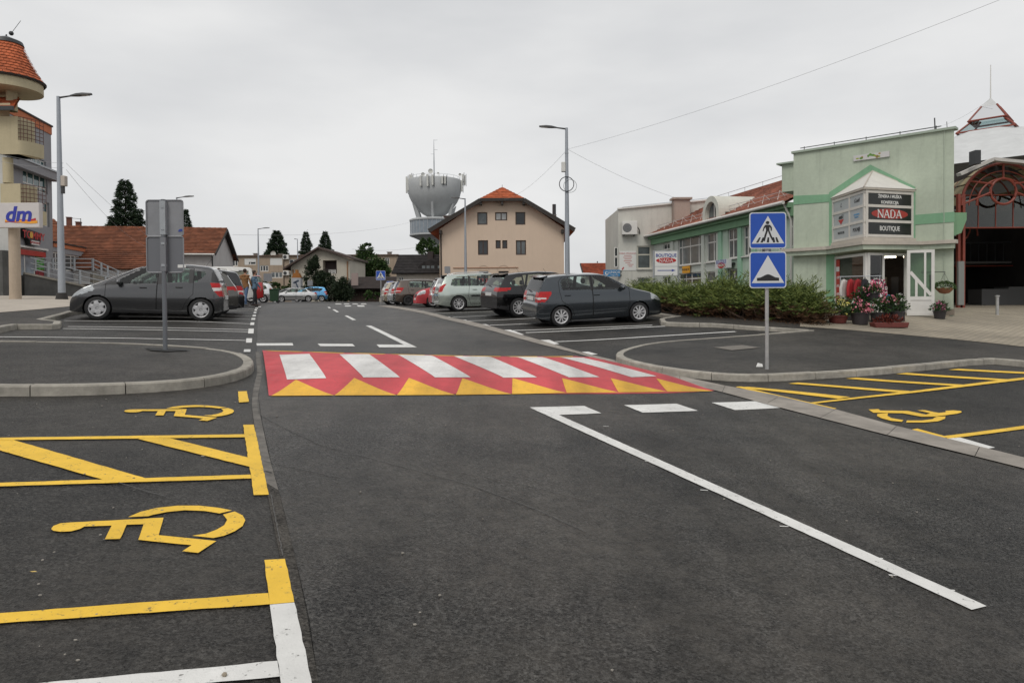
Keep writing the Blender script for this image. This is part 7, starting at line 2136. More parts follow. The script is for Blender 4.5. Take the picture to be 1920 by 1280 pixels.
for i in range(nrow):
    t0, t1 = i / nrow, (i + 1) / nrow
    bell = lambda t: rr0 + (rr1 - rr0) * (t ** .8)
    z_a, z_b = V_(22, 146).z + (V_(22, 78).z - V_(22, 146).z) * t0, V_(22, 146).z + (V_(22, 78).z - V_(22, 146).z) * t1
    for k in range(nt):
        a0_, a1_ = 2 * math.pi * (k + .5 * (i % 2)) / nt, 2 * math.pi * (k + .96 + .5 * (i % 2)) / nt
        if math.sin((a0_ + a1_) / 2) > .55: continue
        r0_, r1_ = bell(t0) + .035, bell(t1) + .0
        q = MB(); am = (a0_ + a1_) / 2
        q.add([(cx + r0_ * math.cos(a0_), .4 + r0_ * math.sin(a0_), z_a), (cx + (r0_ + .03) * math.cos(am), .4 + (r0_ + .03) * math.sin(am), z_a - .03), (cx + r0_ * math.cos(a1_), .4 + r0_ * math.sin(a1_), z_a), (cx + r1_ * math.cos(a1_), .4 + r1_ * math.sin(a1_), z_b), (cx + r1_ * math.cos(a0_), .4 + r1_ * math.sin(a0_), z_b)], [(0, 1, 3, 4), (1, 2, 3)])
        q.build('turret_tile', tile_or, TH)
MB().lathe([(rr0 + .0, V_(22, 151).z), (rr0 + .06, V_(22, 148).z), (rr0 - .06, V_(22, 144).z)] + [(rr0 + (rr1 - rr0) * t ** .8 - .06, V_(22, 144).z + (V_(22, 78).z - V_(22, 144).z) * t) for t in (.25, .5, .75, 1)], 30, (cx, .4, 0)).build('turret_lining', fascia_b, TH)
MB().lathe([(rr1 + .08, V_(22, 79).z), (rr1 + .02, V_(22, 72).z), (.04, V_(22, 62).z), (.03, V_(22, 59).z)], 24, (cx, .4, 0)).build('turret_cap', metal_d, TH, .5)
bq = V_(10, 57); f = MB(); f.ball((bq.x, .4, bq.z), .11, 12, 8); e_ = V_(28, 33); f.tube([(bq.x, .4, bq.z), (e_.x, .4, e_.z)], .012, 5); f.build('finial', metal_d, TH, .8)

# ------------------------------------------------------------------ drugstore sign on round pillar
Yd = 31.0; p = at(29, 560, Yd); zg = hgt(p.x, p.y) + KH
DM = thing('pillar_sign', 'white light box sign with blue letters on a round cream pillar', 'sign', (p.x, p.y, zg))
def D_(px, py): 
    q = at(px, py, Yd); return Vector((q.x - p.x, 0, q.z - zg))
MB().lathe([(.25, -.1), (.23, .3), (.22, D_(29, 400).z)], 24).build('pillar', plaster('pillar_cream', (.42, .34, .26), .1), DM, .6)
a, b = [at(x_, y_, Yd - .5) - Vector((p.x, p.y, zg)) for x_, y_ in ((-22, 427), (73, 380))]
MB().box(a.x, -.5, a.z, b.x, -.24, b.z).build('light_box', mat('light_box_white', (.56, .53, .52), .45, var=.04, scale=3), DM, bevel=.02)
def D_(px, py):
    q = at(px, py, Yd - .5); return Vector((q.x - p.x, 0, q.z - zg))
c = D_(34, 402); text('lettering', 'dm', mat('logo_blue_deep', (.025, .035, .33), .45), DM, (c.x, -.51, c.z - .02), .92, (R(90), 0, 0), .008, 'CENTER', .028, 1.0, .18)
def ribbon(z_off, m, x0, x1, amp, ph, th0, th1, yy, name):
    mb = MB(); n = 20; V = []
    for k in range(n + 1):
        t = k / n; x = D_(x0 + (x1 - x0) * t, 0).x; z = D_(0, z_off).z + amp * math.sin(ph + 2 * math.pi * t * .8); th = th0 + (th1 - th0) * t
        V += [(x, yy, z - th / 2), (x, yy, z + th / 2)]
    mb.add(V, [(2 * k, 2 * k + 2, 2 * k + 3, 2 * k + 1) for k in range(n)])
    mb.build(name, m, DM)
ribbon(416, mat('logo_red', (.45, .02, .03), .45), 2, 34, .03, .6, .11, .02, -.512, 'ribbon_red'); ribbon(413, MATS['logo_red'], 30, 60, .03, 2.2, .03, .13, -.512, 'ribbon_red')
ribbon(415.4, mat('logo_yellow', (.75, .33, .03), .45), 2, 63, .045, .8, .10, .12, -.515, 'ribbon_yellow')

# ================================================================== STREET FURNITURE
sign_blue = mat('sign_face_blue', (.012, .075, .42), .35, var=.03, scale=8)
sign_white = mat('sign_face_white', (.62, .64, .66), .35)
sign_grey = mat('sign_back_grey', (.255, .26, .275), .5, metal=.25, var=.1, scale=4)
pole_m = mat('sign_pole', (.40, .40, .40), .5, metal=.3, var=.15, scale=8)
def rrect(cx, cz, w, h, r, n=5):
    P = []
    for sx, sz, a0 in ((1, -1, -90), (1, 1, 0), (-1, 1, 90), (-1, -1, 180)):
        for k in range(n + 1):
            a = R(a0 + 90 * k / n); P.append((cx + sx * (w / 2 - r) + r * math.cos(a), cz + sz * (h / 2 - r) + r * math.sin(a)))
    return P
def sign_face(parent, cz, w, kind, y=-.045):
    """one square sign panel, front towards -y"""
    b = MB(); b.prism(rrect(0, cz, w, w, .05), y - .012, y, 'y'); pn = b.build('panel', sign_white, parent)
    MB().prism(rrect(0, cz, w - .035, w - .035, .04), y - .0145, y - .0121, 'y').build('blue_field', sign_blue, pn)
    t = w * .44
    MB().prism([(-t, cz - w * .36), (t, cz - w * .36), (0, cz + w * .40)], y - .017, y - .0146, 'y').build('triangle', sign_white, pn)
    yy0, yy1 = y - .0195, y - .0171
    k = MB()
    if kind == 'hump':
        prof = [(-.30, -.30), (.30, -.30), (.30, -.22), (.2, -.205), (.12, -.165), (.05, -.13), (0, -.12), (-.05, -.13), (-.12, -.165), (-.2, -.205), (-.30, -.22)]
        k.prism([(x * w, cz + z * w) for x, z in prof], yy0, yy1, 'y'); k.build('hump_symbol', txt_k, pn)
    else:
        S = lambda P: [(x * w, cz + z * w) for x, z in P]
        ped = MB(); ped.prism(S([(.05 * math.cos(R(30 * i)) - .01, .215 + .045 * math.sin(R(30 * i))) for i in range(12)]), yy0, yy1, 'y')
        ped.prism(S([(-.075, .155), (.055, .155), (.11, .08), (.105, -.01), (.075, -.01), (.07, .06), (.04, .10), (.04, .0), (-.05, .0), (-.06, .09), (-.10, .055), (-.12, -.02), (-.145, -.01), (-.12, .085)]), yy0 - .0003, yy1, 'y')
        ped.prism(S([(-.05, .0), (-.0, .0), (-.05, -.16), (-.085, -.30), (-.125, -.285), (-.10, -.15)]), yy0, yy1, 'y'); ped.prism(S([(-.005, .0), (.04, .0), (.10, -.15), (.15, -.25), (.115, -.28), (.06, -.17)]), yy0 - .0006, yy1, 'y')
        props(ped.build('pedestrian_symbol', txt_k, pn), kind='stuff')
        for x in (-.29, -.17, -.0, .17, .27):
            MB().prism(S([(x - .035, -.33), (x + .03, -.33), (x * .78 + .035, -.19), (x * .78 - .01, -.19)]), y - .0188, yy1, 'y').build('zebra_symbol', txt_k, pn)
    return pn
def two_sign(name, label, base, rz, faces, w, z_list, h, up=KH, r=.03, group=None, back=False):
    z = hgt(base.x, base.y) + up
    o = thing(name, label, 'sign', (base.x, base.y, z), rz, group)
    MB().tube([(0, 0, -.05), (0, 0, h)], r, 12).build('pole', pole_m if not back else mat('sign_pole_dark', (.15, .16, .175), .5, metal=.3), o, .8)
    for kd, cz in zip(faces, z_list):
        if back:
            b = MB(); b.prism(rrect(0, cz, w, w * 1.0, .04), .05, .06, 'y'); pn = b.build('panel', sign_grey if kd == 'a' else mat('sign_back_dark', (.16, .165, .18), .5, metal=.25), o)
            rim_ = MB(); P = rrect(0, cz, w, w, .04); 
            rim_.tube([(a, .045, b_) for a, b_ in P] + [(P[0][0], .045, P[0][1])], .012, 5); rim_.build('rim', sign_grey, pn)
            MB().box(-.045, -.035, cz - w / 2 + .02, .045, .05, cz + w / 2 - .02).build('rail', metal_g if kd == 'a' else mat('rail_grey', (.2, .205, .22), .5, metal=.3), pn)
        else:
            sign_face(o, cz, w, kd)
        for dz_ in (-w * .3, w * .3): MB().lathe([(r + .012, -.02), (r + .012, .02)], 12, (0, 0, cz + dz_)).build('clamp', metal_g, o)
    return o
# right: pedestrian crossing over speed hump
bs = gp(1438, 690.5, KH); Ys = bs.y; zs_ = hgt(bs.x, bs.y) + KH
def sz(y): return at(1440, y, Ys).z - zs_
w1 = 67.5 / FPX * Ys
two_sign('crossing_sign', 'pole with blue pedestrian crossing sign above blue speed hump sign', bs, R(-3), ('ped', 'hump'), w1, ((sz(397) + sz(468.5)) / 2, (sz(470.5) + sz(542)) / 2), sz(400), r=.032)
# left: backs of two signs
bl = gp(310, 656, KH); Yl_ = bl.y; zl_ = hgt(bl.x, bl.y) + KH
def sz2(y): return at(308, y, Yl_).z - zl_
w2 = 67.5 / FPX * Yl_
o = two_sign('road_sign', 'grey backs of two square signs on a pole on the left island', bl, R(2), ('a', 'b'), w2, ((sz2(375) + sz2(442)) / 2, (sz2(444) + sz2(510)) / 2), sz2(374), r=.035, back=True)
MB().box(.2, .0425, sz2(502), .33, .0495, sz2(496)).build('sticker', txt_w, o); MB().lathe([(.01, .044), (.045, .044)], 14, (.26, 0, sz2(434)), 'y', a0=0, a1=math.pi).build('sticker', txt_b, o)
dirt = drape('patched_footing', [bl + Vector((.32 * math.cos(a) * (1 + .3 * math.sin(3 * a)), .2 * math.sin(a))) for a in np.linspace(0, 2 * math.pi, 16)[:-1]], KH + .006, mat('fresh_tar', (.022, .022, .022), .9, bump=.6, bscale=60), isl, .5)
# litter at the foot of the sign
lt = gp(1424, 688, KH); zz_ = hgt(lt.x, lt.y) + KH
MB().add([(lt.x - .06, lt.y, zz_ + .005), (lt.x + .05, lt.y - .03, zz_ + .008), (lt.x + .07, lt.y + .05, zz_ + .05), (lt.x - .01, lt.y + .06, zz_ + .07), (lt.x, lt.y, zz_ + .06)], [(0, 1, 4), (1, 2, 4), (2, 3, 4), (3, 0, 4)]).build('crumpled_paper', txt_w)
props(bpy.data.objects['crumpled_paper'], 'crumpled white paper on the ground beside the sign pole', 'litter')
# far crossing signs
for px, Y, wpx, yc, lab in ((714.5, 45, 17.5, 516.3, 'blue pedestrian crossing sign on pole left of the beige car'), (732, 58, 13, 533.5, 'second smaller pedestrian crossing sign half hidden by the beige car')):
    b = at(px, 560, Y); z = hgt(b.x, b.y)
    o = thing('crossing_sign', lab, 'sign', (b.x, b.y, z), 0, 'far crossing signs')
    zc_ = at(px, yc, Y).z - z; w = wpx / FPX * Y
    MB().tube([(0, 0, 0), (0, 0, zc_ + w / 2)], .03, 8).build('pole', pole_m, o); sign_face(o, zc_, w, 'ped')
# other far sign backs
for px, Y, w, h, yc, lab in ((582, 76, 10, 10, 531, 'small grey sign back before the dark shrubs'), (503, 66, 16, 15, 520, 'large grey board on a pole before the flats'), (839.5, 50, 11, 13, 506, 'small grey sign back by the peach house corner')):
    b = at(px, 560, Y); z = hgt(b.x, b.y); kx = Y / FPX
    o = thing('grey_sign', lab, 'sign', (b.x, b.y, z)); zc_ = at(px, yc, Y).z - z
    MB().tube([(0, 0, 0), (0, 0, zc_ + h * kx / 2)], .035, 8).build('pole', pole_m, o); MB().prism(rrect(0, zc_, w * kx, h * kx, .05), -.07, -.04, 'y').build('panel', sign_grey, o)
# ------------------------------------------------------------------ street lamps
lamp_m = mat('lamp_pole', (.34, .365, .40), .5, metal=.35, var=.06, scale=3)
lamp_h = mat('lamp_head', (.055, .056, .058), .5, metal=.3)
def street_lamp(px, y_top, Y, head_px, lab, sleeve=False, coil=False, r0=.105, r1=.05, py_lean=0):
    b = at(px, 560, Y); z = hgt(b.x, b.y)
    o = thing('street_lamp', lab, 'street lamp', (b.x, b.y, z), 0, 'street lamps')
    H_ = at(px, y_top, Y).z - z
    MB().tube([(0, 0, 0), (0, 0, H_ * .35), (0, 0, H_)], [r0, (r0 + r1) / 2 + .015, r1], 12).build('pole', lamp_m, o, .8)
    dx = (head_px - px) / FPX * Y; s_ = 1 if dx > 0 else -1
    arm0 = H_ - .05; arm = MB(); arm.tube([(0, 0, arm0), (dx * .4, 0, arm0 + abs(dx) * .055)], [.04, .03], 8); arm.build('arm', lamp_h, o)
    hd = MB(); za = arm0 + abs(dx) * .05
    prof = [(dx * .36, .03, -.02), (dx * .55, .075, .055), (dx * .75, .085, .06), (dx * 1.0, .04, .03)]
    V = []
    for x, hw, hh in prof:
        zc_ = za + (abs(x) - abs(dx) * .36) * .07
        V += [(x, -hw * 1.6, zc_ - .015), (x, hw * 1.6, zc_ - .015), (x, hw, zc_ + abs(hh) + .01), (x, -hw, zc_ + abs(hh) + .01)]
    F = [(0, 1, 2, 3), (15, 14, 13, 12)] + [(4 * i + a, 4 * i + (a + 1) % 4, 4 * i + 4 + (a + 1) % 4, 4 * i + 4 + a) for i in range(3) for a in range(4)]
    hd.add(V, F); ho = hd.build('head', lamp_h, o, .6)
    MB().box(min(dx * .6, dx * .92), -.07, za + abs(dx) * .012, max(dx * .6, dx * .92), .07, za + abs(dx) * .016).build('lens', mat('lamp_lens', (.5, .5, .48), .2), ho)
    if sleeve:
        MB().lathe([(.24, -.05), (.22, .12), (.17, .36), (.11, .38)], 12).build('base_sleeve', mat('sleeve_tar', (.03, .028, .026), .85), o, .6)
        MB().box(.08, -.1, H_ * .565, .25, .1, H_ * .615).build('junction_box', mat('box_beige', (.45, .40, .35), .7), o, bevel=.02); MB().box(.07, -.06, H_ * .53, .16, .06, H_ * .565).build('cable_clamp', metal_d, o)
    if coil:
        MB().box(-.24, -.09, H_ * .755, -.06, .09, H_ * .81).build('junction_box', frame_w, o, bevel=.02)
        rc_ = 13.5 / FPX * Y
        MB().tube([(rc_ * math.cos(a) - .02, -.12, H_ * .685 + rc_ * math.sin(a)) for a in np.linspace(0, 2 * math.pi, 25)], .02, 5).build('cable_coil', metal_d, o); MB().tube([(.14 + rc_ * .9 * math.cos(a), -.1, H_ * .675 + rc_ * .9 * math.sin(a)) for a in np.linspace(0, 2 * math.pi, 25)], .012, 5).build('cable_coil', metal_g, o)
        for dz_ in (.43, .52, .86): MB().lathe([(.085, -.03), (.085, .03)], 12, (0, 0, H_ * dz_)).build('band_clamp', metal_g, o)
    return o, H_
lmpL, HL = street_lamp(116, 181, 26.5, 178, 'tall street lamp at the left before the ramp', sleeve=True, r0=.13, r1=.065)
lmpC, HC = street_lamp(1064, 240, 31.0, 1013, 'tall street lamp with coiled cable right of the peach house', coil=True, r0=.12, r1=.065)
street_lamp(873.5, 372, 52.0, 848, 'street lamp standing before the peach house', r0=.13)
street_lamp(485.5, 428.5, 74.0, 507, 'street lamp before the beige flats', r0=.13)
street_lamp(334, 370, 51.0, 366, 'street lamp behind the sign backs, only its head showing', r0=.1)
street_lamp(559, 448, 98.0, 553, 'small far lamp behind the gabled house', r0=.1)
# ------------------------------------------------------------------ overhead wires
wire_m = mat('wire', (.28, .28, .29), .7)
def wire(a, b, sag, lab, r=.011):
    a, b = Vector(a), Vector(b); n = 24
    P = [a.lerp(b, k / n) - Vector((0, 0, sag * 4 * (k / n) * (1 - k / n))) for k in range(n + 1)]
    o = MB().tube(P, r * .55, 4).build('overhead_wire', wire_m)
    return props(o, lab, 'wire', 'overhead wires')
pc = at(1064, 280, 31.0); pl_ = at(119, 306, 26.5)
wire(pc, at(1900, -10, 17), .25, 'wire from the middle lamp rising to the upper right corner', .008)
wire(pc, at(1345, 390, 46), .4, 'wire from the middle lamp down to the green wing roof')
wire(pc, at(940, 375, 59), .5, 'wire from the middle lamp to the peach house roof')
wire(pl_, at(-60, 268, 33), .2, 'upper wire from the left lamp to the turret house', .010)
wire(pl_ + Vector((0, 0, -.18)), at(-60, 284, 33), .2, 'lower wire from the left lamp to the turret house', .010)
wire(pl_ + Vector((.1, 0, 0)), at(445, 520, 60), 1.2, 'upper wire from the left lamp across the red roof', .012)
wire(pl_ + Vector((.1, 0, -.25)), at(300, 470, 50), .7, 'lower wire from the left lamp towards the red roof', .012)
wire(at(436, 440, 72), at(800, 408, 150), 1.2, 'thin far wire passing above the trees', .02)
wire(at(660, 467, 90), at(820, 455, 110), .6, 'thin far wire left of the water tower', .02)
wire(at(1857, 186, 35), at(1700, 250, 40), .4, 'guy wire from the cupola spire', .008)
wire(at(1064, 520, 45), at(1160, 505, 50.5), .4, 'low cable running to the off white block', .012)
# ------------------------------------------------------------------ bin, poster column, bollard
Yw = 50.0; b = at(514.5, 560, Yw); z = hgt(b.x, b.y)
WB = thing('wheelie_bin', 'dark green wheeled rubbish bin at the road edge', 'bin', (b.x, b.y, z), R(15))
gb = mat('bin_green', (.022, .06, .028), .5, var=.1, scale=5)
k_ = MB(); k_.add([(-.27, -.3, .12), (.27, -.3, .12), (.27, .3, .12), (-.27, .3, .12), (-.33, -.37, .95), (.33, -.37, .95), (.33, .37, .95), (-.33, .37, .95)], [(3, 2, 1, 0), (4, 5, 6, 7), (0, 1, 5, 4), (1, 2, 6, 5), (2, 3, 7, 6), (3, 0, 4, 7)]); k_.build('body', gb, WB, bevel=.03)
MB().box(-.36, -.4, .955, .36, .4, 1.04).build('lid', gb, WB, bevel=.03); MB().tube([(.38, -.25, .98), (.45, -.25, 1.0), (.45, .25, 1.0), (.38, .25, .98)], .02, 6).build('handle', gb, WB)
for sy in (-.25, .25): MB().lathe([(.01, -.03), (.1, -.03), (.1, .03), (.01, .03)], 14, (.25, sy, .1), 'y').build('wheel', rubber, WB)
Yp = 79.0; b = at(557.5, 560, Yp); z = hgt(b.x, b.y)
PC = thing('poster_kiosk', 'small poster kiosk with orange stepped top before the gabled house', 'kiosk', (b.x, b.y, z)); kx = Yp / FPX
zb_, zt_ = at(557, 541, Yp).z - z, at(557, 521, Yp).z - z
MB().box(-8.5 * kx, -.4, 0, 8.5 * kx, .4, zt_).build('body', mat('kiosk_white', (.42, .43, .45), .6, var=.25, scale=1.5), PC)
om = mat('kiosk_orange', (.33, .13, .025), .6)
for i, (w, h0, h1) in enumerate(((8.2, 521, 518.5), (6.5, 518.4, 515), (5.2, 514.9, 512), (2, 511.9, 506))): MB().box(-w * kx, -.4 + .05 * i, at(557, h0, Yp).z - z, w * kx, .4 - .05 * i, at(557, h1, Yp).z - z).build('roof_step', om, PC)
MB().bar((-5 * kx, -.41, zt_ - .6), (5 * kx, -.41, zt_ - .3), .02, .2).build('poster_figure', mat('poster_ink', (.06, .08, .12), .6), PC); MB().bar((-1 * kx, -.41, zt_ - .45), (4 * kx, -.41, zt_ - 1.2), .02, .15).build('poster_figure', MATS['poster_ink'], PC)
b = gp(1870, 602, KH); b = Vector((at(1870, 560, 24).x, 24)); z = hgt(b.x, b.y) + KH
BO = thing('bollard', 'grey metal bollard before the dark market hall', 'bollard', (b.x, b.y, z)); hb = at(1870, 556, 24).z - z
MB().tube([(0, 0, -.05), (0, 0, hb)], .05, 12).build('post', pole_m, BO, .8); MB().lathe([(.075, hb), (.075, hb + .04), (.01, hb + .05)], 14).build('cap', pole_m, BO, .6)

# ================================================================== PLANTS
def leaf_mat(name, dark, light, rough=.65, trans=.0):
    m = bpy.data.materials.new(name); m.use_nodes = True
    t = m.node_tree; b = t.nodes['Principled BSDF']; b.inputs['Roughness'].default_value = rough; b.inputs['Specular IOR Level'].default_value = .25
    g = t.nodes.new('ShaderNodeNewGeometry'); r = t.nodes.new('ShaderNodeValToRGB')
    r.color_ramp.elements[0].color = (*dark, 1); r.color_ramp.elements[1].color = (*light, 1)
    t.links.new(g.outputs['Random Per Island'], r.inputs['Fac']); t.links.new(r.outputs['Color'], b.inputs['Base Color'])
    MATS[name] = m
    return m
def unit(a): return a / np.maximum(np.linalg.norm(a, axis=1, keepdims=True), 1e-9)
def leaves(P, D, ln, wd, name, m, parent, jit=.5):
    """a cloud of small pointed leaves: base points P, directions D"""
    n = len(P); D = unit(D + rng.normal(0, jit, D.shape))
    S = unit(np.cross(D, rng.normal(0, 1, D.shape)))
    ln = np.broadcast_to(ln, (n,))[:, None]; wd = np.broadcast_to(wd, (n,))[:, None]
    V = np.stack([P, P + D * ln * .45 + S * wd, P + D * ln, P + D * ln * .45 - S * wd], 1).reshape(-1, 3)
    me = bpy.data.meshes.new(name); me.vertices.add(4 * n); me.vertices.foreach_set('co', V.ravel())
    me.loops.add(4 * n); me.loops.foreach_set('vertex_index', np.arange(4 * n, dtype=np.int32))
    me.polygons.add(n); me.polygons.foreach_set('loop_start', np.arange(0, 4 * n, 4, dtype=np.int32)); me.polygons.foreach_set('loop_total', np.full(n, 4, dtype=np.int32))
    me.materials.append(m); me.update(calc_edges=True); me.validate()
    return props(link(name, me, parent), kind='stuff')
bark = mat('bark', (.055, .04, .03), .95, var=.3, scale=4)
spruce = leaf_mat('spruce_needles', (.008, .019, .011), (.042, .068, .032))
cypress = leaf_mat('cypress_scales', (.008, .017, .009), (.036, .055, .024))
broad = leaf_mat('broad_leaves', (.015, .04, .010), (.075, .13, .035))
broad2 = leaf_mat('broad_leaves_dark', (.012, .032, .010), (.065, .11, .03))
junip = leaf_mat('juniper_green', (.026, .056, .015), (.23, .275, .07))
junip_b = leaf_mat('juniper_brown', (.045, .024, .013), (.15, .08, .042))
def conifer(px, y_top, Y, half_px, lab, y_base=None, dens=1.0, group='conifers behind the houses', shape=.85, gaps=.0):
    b = at(px, 560, Y); z = hgt(b.x, b.y)
    o = thing('conifer_tree', lab, 'tree', (b.x, b.y, z), 0, group)
    H_ = at(px, y_top, Y).z - z; Rm = half_px * 1.12 / FPX * Y
    MB().tube([(0, 0, 0), (0, 0, H_ * .6), (0, 0, H_ * .97)], [H_ * .016 + .05, H_ * .009 + .03, .02], 8).build('trunk', bark, o)
    P, D = [], []
    z_ = H_ * .10
    while z_ < H_ * .985:
        f = 1 - z_ / H_; r = Rm * min(1.08, f ** shape * 1.35) * random.uniform(.85, 1.12)
        nb = int(7 + 5 * f)
        off = random.random() * 6
        for k in range(nb):
            if random.random() < gaps: continue
            a = off + 2 * math.pi * k / nb + random.uniform(-.25, .25); rl_ = r * random.uniform(.65, 1.1)
            nl = max(6, int(dens * 120 * (rl_ / Rm + .15)))
            t = np.sqrt(rng.random(nl)) * rl_
            wv = (rl_ * .20) * (1.1 - t / (rl_ + 1e-6)) + .06
            side = rng.normal(0, 1, nl) * wv
            x = t * math.cos(a) - side * math.sin(a); y = t * math.sin(a) + side * math.cos(a)
            zz = z_ - .22 * t + .10 * t * t / max(rl_, .1) + rng.normal(0, .08 * H_ / 8, nl)
            P.append(np.stack([x, y, zz], 1)); D.append(np.stack([np.full(nl, math.cos(a)), np.full(nl, math.sin(a)), np.full(nl, -.25)], 1))
        z_ += H_ * .03 * random.uniform(.7, 1.25)
    P = np.concatenate(P); D = np.concatenate(D); s_ = Rm * .13
    leaves(P, D, rng.uniform(.6, 1.3, len(P)) * s_, s_ * .15, 'crown', spruce, o, .35)
    return o
conifer(238, 335, 72, 40, 'tall dark spruce behind the long red roof', dens=1.5, shape=.6, gaps=.15)
conifer(351, 392, 80, 28, 'spruce top peeping out right of the sign backs', dens=1.1)
conifer(520, 430, 122, 34, 'broad dark spruce behind the beige flats', dens=1.5, shape=.75)
conifer(575, 430, 122, 22, 'slender spruce left of the house gable', dens=1.2, shape=.8)
conifer(611, 432, 122, 26, 'spruce right above the gabled house', dens=1.3, shape=.8)
def blobs(px, py, Y, lumps, lab, m, name='leafy_tree', trunk=True, n=2600, leaf=.22, group='leafy trees and shrubs'):
    """lumps: (dx px, dy px, rx px, ry px) around the photograph position; crown of leaf sized faces in uneven clumps"""
    b = at(px, 560, Y); z = hgt(b.x, b.y); k = Y / FPX
    o = thing(name, lab, 'tree' if 'tree' in name else 'shrub', (b.x, b.y, z), 0, group)
    P, D = [], []
    for (dx, dy, rx, ry) in lumps:
        c = at(px + dx, py + dy, Y) - Vector((b.x, b.y, z)); nn = int(n * (rx * ry) / sum(l[2] * l[3] for l in lumps))
        sub = max(4, nn // 60)
        u = unit(rng.normal(0, 1, (sub, 3))); rad = rng.uniform(.55, 1.0, (sub, 1)) ** .5
        cs = np.array([c.x, c.y, c.z]) + u * rad * np.array([rx * k, rx * k * .9, ry * k])
        per = nn // sub + 1
        Q = np.repeat(cs, per, 0) + rng.normal(0, .16 * min(rx, ry) * k, (sub * per, 3))
        P.append(Q); D.append(np.repeat(u, per, 0) + np.array([0, 0, .3]))
    P = np.concatenate(P); D = np.concatenate(D)
    P[:, 2] = np.maximum(P[:, 2], .02)
    leaves(P, D, rng.uniform(.7, 1.3, len(P)) * leaf, leaf * .32, 'crown', m, o, .8)
    if trunk:
        c = at(px, py, Y) - Vector((b.x, b.y, z))
        tb = MB(); tb.tube([(0, 0, 0), (0, 0, max(.3, c.z * .6)), (c.x, c.y, c.z + .1)], [.18, .13, .05], 7)
        for i in range(5):
            a = 1.3 * i; tb.tube([(0, 0, c.z * (.45 + .08 * i)), (math.cos(a) * 14 * k, math.sin(a) * 10 * k, c.z * (.75 + .08 * i))], [.07, .02], 5)
        tb.build('trunk', bark, o)
    return o
blobs(690, 500, 96, [(0, 0, 30, 22), (-5, -22, 14, 16), (18, 5, 20, 18), (-18, 12, 18, 20), (-2, -34, 7, 8)], 'round green tree left of the black roofed house', broad2, n=11000, leaf=.28)
blobs(806, 468, 100, [(0, 0, 22, 14), (-8, -12, 14, 8), (10, 6, 14, 10), (-16, -10, 9, 5)], 'bushy tree in front of the water tower shaft', broad2, n=5200, leaf=.28)
for px, py, Y, l, lab in ((588, 520, 77, [(0, 0, 15, 36), (0, -22, 9, 18), (6, 18, 16, 22)], 'tall dark cypress shrub left of the balcony'), (613, 538, 76, [(0, 0, 18, 24), (-6, -12, 12, 14), (6, 10, 18, 16)], 'dark cypress shrub below the balcony'), (640, 542, 75, [(0, 0, 16, 20), (5, 6, 16, 15)], 'low dark shrub beside the house corner'), (572, 552, 78, [(0, 0, 10, 12)], 'small dark shrub behind the blue car')):
    blobs(px, py, Y, l, lab, cypress, 'cypress_shrub', False, 9500 if 'tall' in lab else 6500, .17)
blobs(505, 537, 88, [(-12, 0, 16, 9), (10, 2, 16, 7), (30, 3, 18, 6), (44, 2, 10, 6)], 'low green hedge before the beige flats', broad, 'clipped_hedge', False, 3400, .22)
blobs(548, 522, 92, [(0, 0, 5, 6), (-3, 4, 5, 4)], 'thin bush against the flats wall', broad, 'young_shrub', False, 500, .2)
blobs(700, 552, 70, [(-6, 0, 9, 6), (8, 3, 7, 5), (-14, 5, 5, 4)], 'flowering bush beside the timber shed', broad, 'flowering_shrub', False, 1200, .16)
blobs(1010, 556, 40, [(0, 0, 40, 8), (50, 2, 30, 7)], 'low greenery behind the parked cars', broad2, 'low_shrub', False, 1600, .14)
# ------------------------------------------------------------------ juniper hedge along the pavement
fr = [gp(x, y, KH) for x, y in ((1196, 572), (1240, 583), (1290, 590), (1340, 594), (1400, 598), (1460, 603), (1510, 607), (1546, 609))]
HG = thing('juniper_hedge', 'sprawling juniper hedge with brown lower branches along the pavement', 'hedge', (fr[3].x, fr[3].y, hgt(fr[3].x, fr[3].y) + KH))
org = np.array([fr[3].x, fr[3].y, hgt(fr[3].x, fr[3].y) + KH])
tops = [(1196, 535), (1240, 525), (1290, 532), (1340, 527), (1400, 522), (1460, 519), (1512, 516), (1546, 538)]
tp = [at(x, y, f.y + .9).z for (x, y), f in zip(tops, fr)]
def hedge_pt(t):
    i = min(int(t * (len(fr) - 1)), len(fr) - 2); f = t * (len(fr) - 1) - i
    p = fr[i].lerp(fr[i + 1], f); return p, tp[i] * (1 - f) + tp[i + 1] * f
P, D, LN, Pb, Db = [], [], [], [], []
for i in range(4300):
    t = random.random(); p, zt = hedge_pt(t); g0 = hgt(p.x, p.y) + KH
    hh = zt - g0; dep_ = random.uniform(0, 2.0)
    lump = .80 + .30 * math.sin(t * 19 + dep_ * 1.7) * math.sin(t * 9 + 1.0) + .12 * math.sin(t * 47 + dep_ * 2)
    prof = math.sin(math.pi * min(1, (dep_ + .25) / 2.4)) ** .6
    hmax = hh * lump * prof
    fz = random.random() ** .55
    base = np.array([p.x + .15 * dep_, p.y + dep_ * .98 + .25, g0 + hmax * fz * .78])
    out = np.array([random.gauss(0, .75), -.9 + .75 * fz * dep_ - (.4 if fz < .5 else 0), random.uniform(-.05, .55) + fz * .35])
    out /= np.linalg.norm(out)
    ln = random.uniform(.4, .85); nl = 19
    s = np.linspace(.15, 1, nl)[:, None]
    droop = np.array([0, 0, -.18 * ln]) * s ** 2
    sidev = np.cross(out, [0, 0, 1.0]); sidev /= (np.linalg.norm(sidev) + 1e-6)
    sgn = np.where(np.arange(nl) % 2 == 0, 1.0, -1.0)[:, None]
    pts = base + out * ln * s + droop
    dr = out[None] * .8 + sidev[None] * sgn * .8 + np.array([0, 0, .15])
    low = fz < .62 - .12 * dep_ and random.random() < .9
    if low and fz < .12: continue
    (Pb if low else P).append(pts); (Db if low else D).append(dr)
